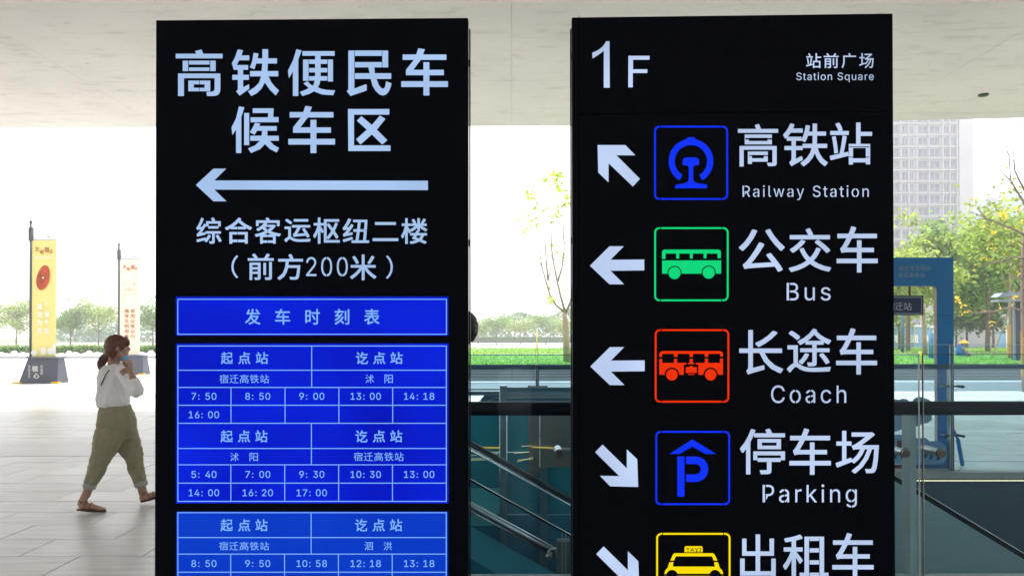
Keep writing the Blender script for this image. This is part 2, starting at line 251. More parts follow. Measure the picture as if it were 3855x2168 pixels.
# letter outlines (hundredth-em loops drawn point by point): advance, loops
GLYPHS = json.loads('''{"0":[453,[[[227,-7],[199,-5],[174,1],[151,11],[130,24],[111,41],[95,62],[80,86],[69,113],[60,144],[53,178],[49,214],[48,254],[49,294],[53,330],[60,364],[69,395],[81,422],[95,447],[112,467],[130,484],[151,498],[174,508],[200,514],[227,516],[254,514],[279,508],[302,498],[323,484],[342,467],[358,447],[372,422],[384,395],[393,364],[400,330],[404,294],[405,254],[404,214],[400,178],[393,144],[384,113],[373,86],[359,62],[342,41],[323,24],[302,11],[279,1],[254,-5]],[[227,50],[245,51],[261,56],[276,63],[290,74],[303,87],[313,103],[323,122],[330,144],[336,168],[340,194],[343,223],[344,254],[343,285],[340,314],[336,341],[330,365],[323,387],[313,405],[303,422],[290,435],[276,446],[261,453],[245,458],[227,460],[209,458],[192,453],[177,446],[163,435],[151,422],[140,405],[131,387],[123,365],[117,341],[113,314],[110,285],[109,254],[110,223],[113,194],[117,168],[123,144],[131,122],[140,103],[151,87],[163,74],[177,63],[192,56],[209,51]]]],"1":[453,[[[76,0],[76,55],[391,55],[391,0]],[[276,509],[276,0],[212,0],[212,448],[209,448],[86,358],[86,427],[198,509]]]],"2":[453,[[[64,0],[64,47],[234,229],[248,243],[261,257],[272,270],[282,282],[291,294],[299,305],[305,316],[311,327],[315,337],[318,348],[320,360],[320,371],[319,385],[317,397],[313,408],[308,419],[301,428],[293,436],[283,443],[273,449],[262,454],[250,457],[237,459],[224,460],[209,459],[196,457],[184,453],[172,447],[162,441],[153,433],[145,424],[139,413],[134,402],[130,390],[128,376],[127,362],[66,362],[67,384],[71,405],[77,424],[86,442],[98,459],[111,473],[126,486],[143,496],[162,505],[182,511],[203,514],[225,516],[247,514],[268,511],[288,505],[306,497],[323,486],[337,474],[350,461],[361,445],[370,428],[376,411],[380,392],[381,372],[380,358],[378,345],[375,331],[371,318],[365,304],[357,290],[347,275],[336,259],[322,241],[306,223],[288,202],[267,180],[153,60],[153,57],[389,57],[389,0]]]],"3":[453,[[[218,-7],[195,-6],[173,-3],[152,2],[133,10],[114,19],[98,30],[83,43],[70,57],[60,74],[52,91],[46,111],[44,132],[109,132],[111,119],[115,107],[120,97],[126,87],[134,78],[144,71],[154,64],[165,59],[178,55],[191,52],[204,50],[219,50],[234,51],[248,53],[262,56],[275,61],[287,67],[297,74],[307,83],[315,93],[321,104],[325,116],[328,130],[329,145],[328,158],[326,172],[322,184],[316,196],[308,207],[299,217],[288,226],[275,234],[260,240],[242,244],[223,247],[201,248],[157,248],[157,299],[288,448],[288,452],[70,452],[70,509],[372,509],[372,461],[211,278],[211,289],[239,290],[264,288],[287,284],[308,276],[327,265],[344,253],[359,239],[371,222],[381,205],[387,186],[392,166],[393,145],[392,123],[387,103],[380,84],[370,66],[358,50],[344,36],[327,23],[309,12],[288,4],[266,-2],[243,-6]]]],"4":[453,[[[40,105],[40,158],[247,509],[311,509],[109,166],[109,163],[413,163],[413,105]],[[282,0],[282,121],[282,146],[282,318],[343,318],[343,0]]]],"5":[453,[[[221,-7],[199,-6],[178,-2],[159,3],[140,11],[123,21],[108,32],[94,45],[83,60],[73,76],[66,93],[62,111],[60,130],[122,130],[124,119],[127,108],[132,98],[138,89],[145,80],[154,73],[163,66],[173,60],[184,56],[196,52],[208,50],[221,50],[236,51],[250,53],[264,58],[276,64],[288,72],[298,82],[307,92],[314,104],[320,117],[324,131],[327,146],[328,162],[327,178],[324,193],[320,208],[314,221],[306,233],[297,244],[286,254],[275,262],[262,269],[248,273],[233,276],[218,277],[205,276],[192,275],[180,272],[167,268],[156,264],[145,258],[136,252],[128,246],[67,253],[96,509],[366,509],[366,452],[151,452],[134,301],[136,301],[145,308],[155,315],[166,320],[178,325],[190,329],[203,331],[216,333],[229,334],[247,333],[263,330],[279,326],[294,321],[308,314],[321,306],[334,296],[345,285],[355,273],[364,260],[372,246],[379,231],[384,215],[388,199],[390,181],[391,163],[390,139],[385,117],[379,95],[369,76],[357,57],[343,41],[327,27],[309,15],[289,6],[268,-1],[245,-5]]]],"6":[453,[[[226,-7],[203,-5],[182,-1],[161,5],[142,15],[125,26],[109,40],[96,56],[84,74],[75,94],[69,115],[65,138],[64,162],[65,180],[68,199],[73,219],[80,239],[89,261],[102,285],[118,311],[137,340],[252,509],[322,509],[151,261],[145,261],[149,268],[154,275],[159,281],[165,288],[172,293],[179,299],[187,303],[196,307],[205,310],[214,312],[224,314],[235,314],[257,313],[278,309],[298,303],[316,295],[332,284],[346,271],[359,257],[370,240],[378,221],[384,201],[388,180],[389,157],[388,134],[384,112],[377,92],[368,73],[356,55],[343,39],[327,26],[310,14],[291,5],[271,-2],[249,-6]],[[226,48],[241,49],[254,52],[267,56],[279,63],[289,70],[299,79],[307,90],[314,101],[320,114],[324,128],[327,142],[327,157],[327,173],[324,187],[320,201],[314,213],[307,225],[299,235],[289,244],[279,251],[267,258],[254,262],[241,264],[226,265],[212,264],[198,262],[186,258],[174,252],[163,244],[153,235],[145,225],[138,214],[132,201],[128,188],[126,174],[125,158],[126,143],[128,128],[132,114],[138,102],[145,90],[153,79],[163,70],[174,63],[186,56],[198,52],[212,49]]]],"7":[453,[[[97,0],[323,448],[323,452],[62,452],[62,509],[391,509],[391,449],[165,0]]]],"8":[453,[[[226,-7],[201,-6],[178,-2],[156,3],[136,11],[117,21],[101,33],[86,47],[74,62],[64,78],[57,96],[53,115],[52,135],[53,151],[55,166],[59,181],[65,195],[72,208],[81,220],[90,231],[101,241],[113,249],[125,256],[139,261],[153,265],[153,267],[135,273],[119,282],[105,293],[93,308],[83,324],[76,342],[72,360],[70,380],[72,399],[75,417],[82,434],[90,450],[101,464],[114,477],[129,488],[146,498],[164,506],[184,511],[204,514],[226,516],[248,514],[269,511],[288,506],[306,498],[323,488],[337,477],[350,464],[361,450],[370,434],[377,417],[380,399],[382,380],[380,361],[376,342],[369,324],[359,308],[347,293],[333,282],[318,273],[300,267],[300,265],[314,261],[327,256],[339,249],[351,241],[362,231],[372,220],[380,208],[387,195],[393,181],[397,166],[400,151],[401,135],[399,115],[395,96],[388,78],[378,62],[366,47],[352,33],[335,21],[317,11],[296,3],[275,-2],[251,-6]],[[226,49],[243,50],[258,52],[272,55],[285,60],[296,66],[307,74],[315,82],[323,91],[329,102],[333,113],[336,126],[337,139],[336,152],[333,165],[329,177],[322,189],[314,199],[305,208],[295,216],[283,223],[270,228],[256,232],[242,234],[226,235],[211,234],[196,232],[182,228],[169,223],[157,216],[147,208],[138,199],[130,189],[123,177],[119,165],[116,152],[115,139],[116,126],[119,113],[123,102],[129,91],[136,82],[145,74],[156,66],[167,60],[180,55],[195,52],[210,50]],[[226,290],[239,290],[252,292],[263,296],[274,300],[284,306],[293,313],[300,321],[307,330],[312,341],[316,351],[318,363],[319,376],[318,388],[316,399],[313,410],[308,420],[301,429],[294,437],[285,444],[275,449],[264,454],[252,457],[240,459],[226,460],[213,459],[200,457],[188,454],[177,449],[167,444],[159,437],[151,429],[145,420],[139,410],[136,399],[134,388],[133,376],[134,363],[136,351],[139,341],[145,330],[151,321],[159,313],[168,306],[178,300],[189,296],[201,292],[213,290]]]],"9":[453,[[[226,516],[249,514],[271,510],[291,503],[310,494],[328,482],[343,468],[356,452],[368,434],[377,414],[384,393],[388,371],[389,347],[388,328],[385,309],[380,290],[373,270],[363,248],[350,224],[334,197],[315,168],[200,0],[130,0],[301,248],[307,248],[303,240],[299,234],[294,227],[287,221],[281,215],[273,210],[265,206],[257,202],[248,199],[238,196],[228,195],[218,195],[195,196],[175,199],[155,206],[137,214],[121,225],[106,237],[94,252],[83,269],[74,287],[68,307],[65,329],[64,352],[65,375],[69,397],[75,417],[85,436],[96,454],[110,469],[125,483],[143,494],[162,504],[182,510],[203,514]],[[226,460],[212,459],[199,457],[186,452],[174,446],[163,438],[154,429],[145,419],[138,407],[133,395],[129,381],[126,367],[125,352],[126,336],[129,322],[133,308],[138,295],[145,284],[154,274],[163,265],[174,257],[186,251],[199,247],[212,244],[226,243],[240,244],[254,247],[267,251],[279,257],[289,265],[299,273],[307,284],[314,295],[320,308],[324,321],[327,335],[327,350],[327,366],[324,381],[320,394],[314,407],[307,419],[299,429],[290,438],[279,446],[267,452],[254,457],[241,459]]]],":":[188,[[[95,-4],[86,-4],[78,-1],[70,3],[63,9],[57,16],[53,24],[50,32],[50,41],[50,50],[53,59],[57,66],[63,73],[70,79],[78,83],[86,86],[95,87],[104,86],[113,83],[121,79],[128,73],[134,66],[138,59],[140,50],[141,41],[140,32],[138,24],[134,16],[128,9],[121,3],[113,-1],[104,-4]],[[95,271],[86,272],[78,274],[70,278],[63,284],[57,291],[53,299],[50,307],[50,316],[50,325],[53,334],[57,342],[63,349],[70,354],[78,359],[86,361],[95,362],[104,361],[113,359],[121,354],[128,349],[134,342],[138,334],[140,325],[141,316],[140,307],[138,299],[134,291],[128,284],[121,278],[113,274],[104,272]]]],"F":[410,[[[60,0],[60,509],[369,509],[369,452],[125,452],[125,278],[346,278],[346,221],[125,221],[125,0]]]],"S":[447,[[[224,-9],[197,-8],[172,-4],[149,1],[128,9],[108,19],[91,31],[76,45],[64,60],[54,77],[46,96],[41,115],[38,137],[104,137],[107,123],[110,110],[116,98],[123,88],[132,79],[142,71],[154,64],[166,59],[180,55],[194,52],[209,50],[224,49],[241,50],[257,52],[272,55],[286,60],[299,66],[311,74],[321,82],[329,92],[336,102],[341,114],[345,126],[346,139],[345,151],[342,161],[338,171],[332,179],[325,186],[316,193],[307,199],[296,205],[284,209],[272,214],[259,218],[245,222],[184,239],[154,249],[128,260],[105,274],[86,289],[71,307],[60,326],[54,348],[52,372],[53,393],[58,413],[65,431],[75,448],[87,463],[102,476],[119,488],[138,498],[158,506],[180,511],[203,514],[227,516],[252,514],[275,511],[296,505],[316,498],[334,488],[351,476],[365,463],[377,449],[387,433],[394,415],[399,397],[401,378],[337,378],[334,396],[326,412],[316,426],[302,437],[286,447],[267,453],[247,457],[225,459],[209,458],[194,456],[180,452],[167,448],[156,442],[145,435],[136,427],[129,418],[123,409],[118,398],[116,387],[115,376],[116,363],[119,352],[124,342],[131,334],[139,326],[148,319],[158,313],[169,308],[180,304],[191,300],[202,296],[212,293],[264,279],[276,276],[287,272],[299,268],[312,264],[324,258],[336,252],[347,245],[359,238],[369,229],[379,220],[387,209],[395,198],[401,185],[405,171],[407,155],[408,139],[407,118],[403,99],[396,81],[386,64],[374,48],[360,34],[343,21],[323,11],[302,2],[278,-4],[252,-8]]]],"t":[227,[[[204,379],[204,327],[6,327],[6,379]],[[65,471],[126,471],[126,98],[127,86],[128,76],[132,68],[136,61],[142,56],[150,53],[159,51],[170,50],[185,51],[202,54],[213,2],[208,0],[203,-1],[198,-2],[192,-3],[186,-3],[180,-4],[174,-4],[168,-4],[145,-3],[125,2],[107,10],[92,21],[80,35],[72,52],[67,71],[65,93]]]],"a":[389,[[[160,-9],[142,-8],[126,-5],[110,-1],[94,5],[80,12],[68,22],[57,32],[48,45],[40,58],[35,73],[31,90],[30,108],[31,123],[34,138],[38,150],[43,161],[50,171],[58,179],[67,187],[78,193],[89,199],[100,203],[112,207],[125,211],[138,213],[152,216],[165,218],[178,220],[234,227],[244,228],[252,230],[259,232],[265,235],[270,238],[273,243],[275,248],[276,255],[276,257],[275,268],[273,279],[271,288],[267,297],[262,304],[256,311],[248,317],[240,322],[230,326],[220,329],[208,330],[196,331],[183,330],[171,329],[159,326],[149,322],[140,318],[132,313],[124,307],[118,301],[112,294],[107,288],[103,281],[100,274],[41,291],[48,308],[57,322],[67,335],[79,346],[91,355],[104,364],[118,370],[133,375],[148,379],[163,382],[179,384],[194,384],[204,384],[215,383],[227,382],[239,379],[251,376],[263,372],[275,367],[286,360],[296,353],[306,343],[315,333],[322,320],[329,306],[333,290],[336,272],[337,251],[337,0],[277,0],[277,52],[272,52],[269,45],[264,38],[258,32],[252,25],[244,18],[236,12],[226,6],[215,1],[203,-3],[190,-6],[176,-8]],[[170,45],[187,46],[202,49],[216,53],[228,59],[239,66],[248,74],[257,83],[263,93],[269,104],[272,115],[275,126],[276,138],[276,190],[273,188],[270,186],[265,184],[259,182],[253,180],[246,179],[239,177],[231,176],[200,171],[175,168],[165,166],[154,164],[144,162],[134,159],[125,155],[117,150],[110,145],[103,139],[98,132],[95,124],[93,115],[92,105],[92,95],[94,87],[98,79],[102,72],[107,66],[114,61],[121,56],[130,52],[139,49],[149,47],[159,46]]]],"i":[167,[[[53,0],[53,379],[114,379],[114,0]],[[84,443],[75,444],[67,446],[60,449],[54,455],[48,461],[44,468],[42,475],[41,483],[42,491],[44,499],[48,506],[54,512],[60,517],[67,521],[75,523],[84,524],[92,523],[100,521],[107,517],[114,512],[119,506],[123,499],[126,491],[126,483],[126,475],[123,468],[119,461],[114,455],[107,449],[100,446],[92,444]]]],"o":[415,[[[207,-8],[182,-7],[159,-2],[137,6],[117,16],[98,30],[82,46],[68,64],[56,85],[46,108],[40,133],[36,159],[34,187],[36,216],[40,243],[46,268],[56,291],[68,312],[82,330],[98,346],[117,360],[137,371],[159,378],[182,383],[207,384],[233,383],[256,378],[278,371],[299,360],[317,346],[333,330],[347,312],[359,291],[369,268],[376,243],[380,216],[381,187],[380,159],[376,133],[369,108],[359,85],[347,64],[333,46],[317,30],[299,16],[278,6],[256,-2],[233,-7]],[[207,46],[226,48],[242,51],[257,57],[270,66],[282,76],[292,89],[300,102],[307,117],[312,134],[316,151],[318,169],[319,187],[318,206],[316,224],[312,242],[307,258],[300,274],[292,287],[282,300],[270,310],[257,319],[242,325],[226,329],[207,330],[189,329],[173,325],[158,319],[145,310],[134,300],[124,287],[115,274],[108,258],[103,242],[99,224],[97,206],[96,187],[97,169],[99,151],[103,134],[108,117],[115,102],[124,89],[134,76],[145,66],[158,57],[173,51],[189,48]]]],"n":[410,[[[114,227],[114,0],[53,0],[53,379],[112,379],[112,287],[102,287],[112,312],[124,332],[137,349],[152,362],[169,372],[187,379],[207,383],[227,384],[246,383],[264,380],[280,376],[295,369],[309,360],[321,349],[332,336],[341,321],[348,304],[353,285],[356,264],[357,240],[357,0],[296,0],[296,235],[295,256],[290,275],[283,291],[273,304],[260,315],[246,323],[229,328],[210,329],[197,328],[184,326],[172,322],[161,317],[150,311],[141,303],[133,293],[126,283],[121,271],[117,257],[114,243]]]],"q":[424,[[[372,-143],[311,-143],[311,59],[306,59],[302,53],[298,46],[293,39],[287,31],[280,24],[272,17],[263,10],[252,4],[241,-1],[227,-5],[212,-7],[195,-8],[172,-7],[151,-2],[130,5],[111,16],[94,29],[79,45],[66,64],[55,84],[46,108],[39,133],[35,160],[34,189],[35,218],[39,245],[46,270],[55,293],[66,313],[79,332],[95,347],[112,361],[131,371],[151,378],[173,383],[196,384],[213,384],[228,381],[241,378],[253,373],[263,367],[272,360],[280,353],[287,346],[293,338],[298,331],[303,325],[307,319],[313,319],[313,379],[372,379]],[[205,47],[221,48],[236,51],[250,57],[263,65],[274,75],[284,86],[293,100],[299,115],[305,132],[309,150],[311,169],[312,189],[311,210],[309,229],[305,247],[300,263],[293,278],[284,291],[275,302],[263,312],[251,320],[237,325],[221,329],[205,330],[187,329],[172,325],[157,319],[145,311],[133,301],[124,290],[115,276],[108,261],[103,245],[99,227],[97,209],[96,189],[97,170],[99,151],[103,133],[109,117],[115,101],[124,88],[134,76],[145,66],[158,57],[172,51],[188,48]]]],"u":[410,[[[182,-5],[164,-4],[146,-1],[130,4],[115,11],[101,20],[89,31],[78,44],[69,59],[62,76],[57,95],[54,116],[53,139],[53,379],[114,379],[114,144],[115,123],[119,105],[127,89],[137,75],[150,64],[164,56],[181,52],[200,50],[213,51],[226,53],[238,57],[249,62],[259,69],[268,77],[276,86],[283,97],[289,109],[293,122],[295,137],[296,153],[296,379],[357,379],[357,0],[298,0],[298,92],[307,92],[297,67],[286,47],[272,30],[257,17],[240,7],[222,0],[203,-4]]]],"r":[259,[[[53,0],[53,379],[112,379],[112,321],[115,321],[122,335],[130,347],[140,358],[152,367],[166,375],[181,380],[196,384],[213,385],[229,384],[243,384],[243,322],[230,324],[224,325],[219,325],[213,326],[207,326],[194,325],[182,323],[170,319],[159,315],[149,309],[140,301],[132,293],[126,284],[121,273],[117,262],[114,250],[114,237],[114,0]]]],"e":[404,[[[212,-8],[185,-7],[161,-2],[138,6],[117,16],[98,30],[82,46],[68,64],[56,85],[46,108],[40,132],[35,159],[34,187],[35,215],[39,242],[46,267],[55,290],[67,311],[81,329],[97,346],[115,359],[135,370],[157,378],[180,383],[205,384],[221,384],[236,382],[251,379],[266,374],[280,368],[294,361],[307,351],[319,341],[331,329],[341,315],[350,299],[357,282],[363,263],[368,242],[370,219],[371,194],[371,169],[75,169],[75,221],[338,221],[310,202],[309,220],[307,237],[303,254],[298,269],[291,282],[283,294],[273,305],[263,314],[250,321],[237,326],[222,329],[205,330],[189,329],[173,326],[159,321],[146,313],[135,304],[125,294],[116,282],[109,270],[103,256],[99,241],[97,226],[96,211],[96,178],[97,157],[100,139],[104,122],[110,106],[118,92],[128,80],[139,70],[151,61],[165,55],[179,50],[195,47],[212,46],[224,47],[234,48],[244,50],[254,53],[263,56],[271,61],[278,66],[285,73],[292,80],[297,88],[302,96],[306,105],[365,91],[360,77],[353,63],[345,51],[335,39],[324,29],[311,19],[298,11],[283,4],[266,-1],[249,-5],[231,-7]]]],"R":[449,[[[60,0],[60,509],[236,509],[264,507],[290,504],[313,497],[333,489],[351,478],[367,465],[380,450],[390,433],[399,415],[405,395],[408,374],[409,352],[408,330],[405,309],[399,290],[390,271],[380,255],[367,240],[351,228],[333,217],[312,209],[289,203],[264,199],[236,198],[96,198],[96,255],[234,255],[252,256],[269,258],[284,262],[298,267],[309,273],[319,281],[327,290],[334,300],[339,312],[342,324],[344,338],[345,352],[344,367],[342,380],[339,393],[334,405],[327,415],[319,425],[309,433],[298,440],[284,445],[269,449],[252,451],[233,452],[125,452],[125,0]],[[353,0],[230,229],[303,229],[428,0]]]],"l":[189,[[[139,-2],[119,-1],[101,3],[86,10],[74,20],[65,33],[58,47],[54,65],[53,84],[53,509],[114,509],[114,99],[114,87],[115,77],[117,68],[120,62],[124,58],[130,54],[137,53],[146,52],[160,53],[170,54],[181,3],[162,-1],[156,-2],[151,-2],[145,-2]]]],"w":[567,[[[138,0],[23,379],[87,379],[133,214],[138,196],[143,177],[149,157],[154,137],[159,115],[165,91],[170,67],[175,41],[165,41],[170,66],[175,90],[180,113],[186,135],[191,156],[196,176],[201,195],[206,214],[252,379],[316,379],[362,214],[366,196],[371,176],[376,157],[382,136],[387,114],[392,91],[397,67],[402,41],[391,41],[397,66],[402,90],[408,113],[413,135],[418,156],[423,176],[429,195],[434,214],[480,379],[545,379],[429,0],[368,0],[319,172],[305,225],[301,239],[297,252],[294,266],[291,280],[277,338],[291,338],[277,280],[263,225],[259,211],[255,198],[252,185],[248,172],[199,0]]]],"y":[389,[[[47,-139],[61,-86],[71,-87],[80,-89],[88,-90],[96,-90],[104,-89],[111,-87],[118,-84],[124,-80],[130,-74],[136,-67],[141,-58],[146,-48],[151,-36],[163,-1],[17,379],[84,379],[165,155],[171,138],[177,121],[182,104],[187,87],[191,70],[196,53],[201,37],[206,21],[184,21],[188,37],[193,53],[198,70],[202,87],[207,104],[212,121],[218,138],[224,155],[305,379],[371,379],[204,-58],[198,-72],[191,-85],[184,-97],[177,-107],[168,-116],[159,-124],[150,-130],[139,-136],[128,-140],[117,-143],[104,-145],[91,-145],[84,-145],[77,-145],[71,-144],[65,-143],[59,-142],[54,-141],[51,-140]]]],"B":[456,[[[60,0],[60,509],[241,509],[266,508],[289,504],[310,499],[329,491],[345,481],[359,469],[371,456],[381,442],[388,426],[394,410],[397,392],[398,374],[397,358],[395,344],[392,331],[387,320],[380,310],[373,301],[365,293],[356,286],[347,280],[336,275],[326,270],[315,267],[315,262],[327,261],[339,257],[351,252],[363,245],[374,237],[385,227],[394,216],[402,203],[409,189],[414,173],[417,155],[418,136],[417,117],[413,100],[408,83],[400,67],[390,52],[377,39],[362,28],[344,18],[324,10],[301,4],[275,1],[247,0]],[[125,57],[245,57],[272,58],[296,63],[315,70],[330,80],[341,92],[349,105],[354,120],[355,137],[355,149],[352,161],[348,173],[342,184],[335,194],[327,203],[317,211],[306,218],[293,224],[279,228],[264,230],[248,231],[125,231]],[[125,285],[238,285],[252,286],[265,288],[277,291],[288,296],[299,302],[308,309],[316,317],[323,326],[329,337],[333,348],[335,359],[336,372],[334,388],[330,403],[323,417],[313,429],[299,439],[283,446],[263,450],[240,452],[125,452]]]],"s":[365,[[[182,-8],[163,-7],[145,-5],[128,-2],[112,3],[98,10],[84,18],[72,27],[62,38],[53,50],[45,63],[40,78],[36,94],[94,107],[99,92],[105,79],[114,69],[124,60],[136,54],[150,49],[165,46],[181,45],[200,46],[217,50],[232,55],[244,62],[255,71],[262,81],[267,91],[268,103],[267,112],[265,121],[260,129],[254,136],[246,142],[237,147],[225,151],[212,155],[149,170],[125,177],[104,186],[87,196],[72,208],[61,222],[53,237],[48,255],[47,274],[48,290],[51,305],[57,319],[65,332],[75,343],[87,354],[100,363],[115,370],[131,377],[149,381],[167,384],[187,384],[206,384],[223,381],[239,378],[254,372],[267,366],[279,358],[290,349],[299,339],[307,328],[314,316],[319,303],[324,290],[268,277],[264,288],[258,298],[251,307],[243,316],[232,323],[219,328],[205,331],[187,333],[171,332],[156,329],[143,324],[131,317],[121,308],[114,299],[110,289],[109,277],[110,267],[112,258],[117,250],[124,243],[133,237],[144,232],[157,227],[172,223],[229,209],[254,202],[275,194],[292,183],[306,171],[317,158],[325,142],[330,125],[331,107],[330,90],[326,75],[321,61],[312,47],[302,35],[290,24],[276,15],[260,6],[242,0],[223,-5],[203,-7]]]],"C":[510,[[[267,-7],[235,-5],[205,1],[177,11],[150,25],[126,42],[104,63],[86,88],[70,115],[57,146],[48,179],[42,215],[40,254],[42,293],[48,329],[57,362],[70,393],[86,421],[104,445],[126,466],[150,484],[177,498],[205,508],[235,514],[267,516],[286,515],[305,513],[323,509],[340,504],[357,498],[373,490],[388,481],[402,471],[415,460],[427,447],[438,433],[448,418],[456,402],[463,385],[469,367],[473,348],[408,348],[405,361],[401,373],[395,384],[389,395],[382,404],[375,413],[366,421],[357,428],[348,435],[337,440],[327,445],[315,449],[304,452],[292,454],[280,455],[267,456],[245,454],[223,450],[203,443],[184,432],[166,419],[150,403],[137,385],[125,364],[116,340],[109,314],[105,285],[103,254],[105,223],[109,194],[116,168],[125,145],[137,123],[151,105],[166,89],[184,76],[203,66],[223,59],[245,54],[267,53],[280,53],[292,55],[304,57],[315,60],[327,64],[337,69],[348,74],[357,81],[366,88],[375,96],[382,105],[389,114],[395,125],[401,136],[405,148],[408,160],[473,160],[469,142],[463,124],[457,107],[448,91],[438,76],[428,62],[416,49],[402,38],[388,28],[373,19],[357,11],[341,5],[323,0],[305,-4],[286,-6]]]],"c":[396,[[[207,-8],[182,-7],[159,-2],[137,6],[117,16],[98,30],[82,46],[68,64],[56,85],[46,108],[40,133],[36,159],[34,187],[36,216],[40,243],[46,268],[56,291],[68,312],[82,330],[98,346],[117,360],[137,371],[159,378],[182,383],[207,384],[221,384],[234,383],[247,380],[260,377],[272,373],[284,368],[295,362],[305,356],[315,349],[324,341],[332,332],[340,322],[347,312],[353,301],[358,289],[362,277],[303,262],[301,269],[298,276],[294,283],[290,289],[286,295],[281,301],[276,306],[270,311],[264,315],[257,319],[250,322],[242,325],[234,327],[226,329],[217,329],[207,330],[189,329],[173,325],[158,319],[145,310],[134,300],[124,287],[115,274],[108,258],[103,242],[99,224],[97,206],[96,187],[97,169],[99,151],[103,134],[108,117],[115,102],[124,89],[134,76],[145,66],[158,57],[173,51],[189,48],[207,46],[217,47],[226,48],[234,49],[243,52],[250,54],[258,58],[264,62],[271,66],[277,71],[282,76],[287,82],[292,89],[296,95],[299,102],[302,110],[304,117],[363,102],[359,90],[354,78],[348,67],[341,56],[334,46],[325,37],[316,29],[306,21],[296,15],[285,9],[273,4],[261,-1],[248,-4],[235,-6],[221,-8]]]],"h":[410,[[[114,227],[114,0],[53,0],[53,509],[114,509],[114,287],[102,287],[112,312],[124,332],[137,349],[152,362],[169,372],[187,379],[207,383],[227,384],[246,383],[264,380],[280,376],[295,369],[309,360],[321,349],[332,336],[341,321],[348,304],[353,285],[356,264],[357,240],[357,0],[296,0],[296,235],[295,256],[290,275],[283,291],[273,304],[260,315],[246,323],[229,328],[210,329],[197,328],[184,326],[172,322],[161,317],[150,311],[141,303],[133,293],[126,283],[121,271],[117,257],[114,243]]]],"P":[445,[[[60,0],[60,509],[235,509],[263,507],[289,503],[312,497],[332,487],[350,476],[366,462],[379,447],[390,430],[398,411],[404,391],[407,370],[409,348],[407,325],[404,304],[398,284],[390,265],[379,248],[366,233],[350,219],[332,207],[312,198],[289,191],[263,187],[235,186],[109,186],[109,242],[233,242],[252,243],[269,246],[284,250],[297,256],[308,264],[318,272],[327,282],[333,294],[338,306],[342,319],[344,333],[344,348],[344,362],[342,376],[338,389],[333,402],[326,413],[318,423],[308,431],[297,439],[284,444],[268,449],[251,451],[232,452],[125,452],[125,0]]]],"k":[381,[[[110,137],[110,212],[121,212],[284,379],[360,379],[184,199],[177,199]],[[53,0],[53,509],[114,509],[114,0]],[[294,0],[148,186],[191,229],[372,0]]]],"g":[425,[[[207,-151],[187,-150],[168,-148],[150,-144],[134,-140],[119,-134],[105,-127],[93,-119],[82,-110],[73,-101],[64,-91],[57,-80],[51,-69],[101,-41],[106,-47],[110,-53],[116,-59],[122,-66],[128,-72],[136,-78],[145,-83],[154,-88],[165,-92],[178,-95],[192,-97],[207,-97],[229,-96],[249,-92],[267,-85],[282,-75],[295,-62],[304,-47],[310,-28],[311,-6],[311,68],[306,68],[302,62],[298,56],[293,49],[287,41],[280,34],[272,28],[263,21],[252,16],[241,11],[227,8],[212,5],[195,5],[173,6],[152,10],[132,17],[113,27],[95,39],[80,53],[67,71],[55,90],[46,112],[39,136],[35,163],[34,191],[35,220],[39,246],[46,271],[55,293],[66,314],[80,332],[95,347],[112,361],[131,371],[152,378],[173,383],[196,384],[213,384],[228,382],[242,378],[253,373],[264,367],[273,360],[281,353],[288,346],[294,338],[299,331],[304,325],[308,319],[313,319],[313,379],[372,379],[372,-9],[371,-32],[367,-54],[360,-73],[350,-90],[338,-104],[324,-117],[308,-127],[291,-136],[271,-142],[251,-147],[229,-150]],[[205,59],[222,60],[237,63],[251,68],[264,75],[275,84],[285,95],[293,107],[300,121],[305,137],[309,154],[312,172],[312,193],[312,212],[309,231],[305,248],[300,264],[293,278],[285,291],[275,303],[264,312],[251,320],[237,325],[222,329],[205,330],[188,329],[172,325],[158,320],[145,312],[134,302],[124,290],[115,277],[109,262],[103,246],[99,229],[97,212],[96,193],[97,173],[99,155],[103,138],[109,123],[116,108],[124,96],[134,85],[145,76],[158,68],[172,63],[188,60]]]],"T":[449,[[[32,452],[32,509],[417,509],[417,452],[257,452],[257,0],[193,0],[193,452]]]],"A":[480,[[[16,0],[201,509],[276,509],[463,0],[395,0],[287,302],[282,317],[276,334],[270,352],[264,372],[257,394],[250,420],[241,447],[232,478],[245,478],[236,447],[228,419],[220,393],[213,371],[206,351],[201,333],[195,317],[191,302],[85,0]],[[110,142],[110,199],[370,199],[370,142]]]],"X":[474,[[[18,0],[217,284],[217,236],[29,509],[104,509],[178,400],[185,389],[192,379],[198,370],[204,361],[209,353],[214,345],[219,337],[223,329],[228,321],[233,312],[238,302],[243,292],[232,292],[252,329],[257,337],[261,345],[266,353],[272,361],[298,400],[374,509],[446,509],[259,239],[259,287],[456,0],[382,0],[292,129],[268,165],[263,173],[259,180],[254,188],[250,195],[245,203],[241,212],[236,221],[230,231],[244,231],[239,222],[235,213],[230,204],[225,196],[221,189],[216,181],[211,174],[206,166],[182,129],[91,0]]]],"I":[301,[[[31,0],[31,57],[118,57],[118,452],[31,452],[31,509],[269,509],[269,452],[183,452],[183,57],[269,57],[269,0]]]]}''')
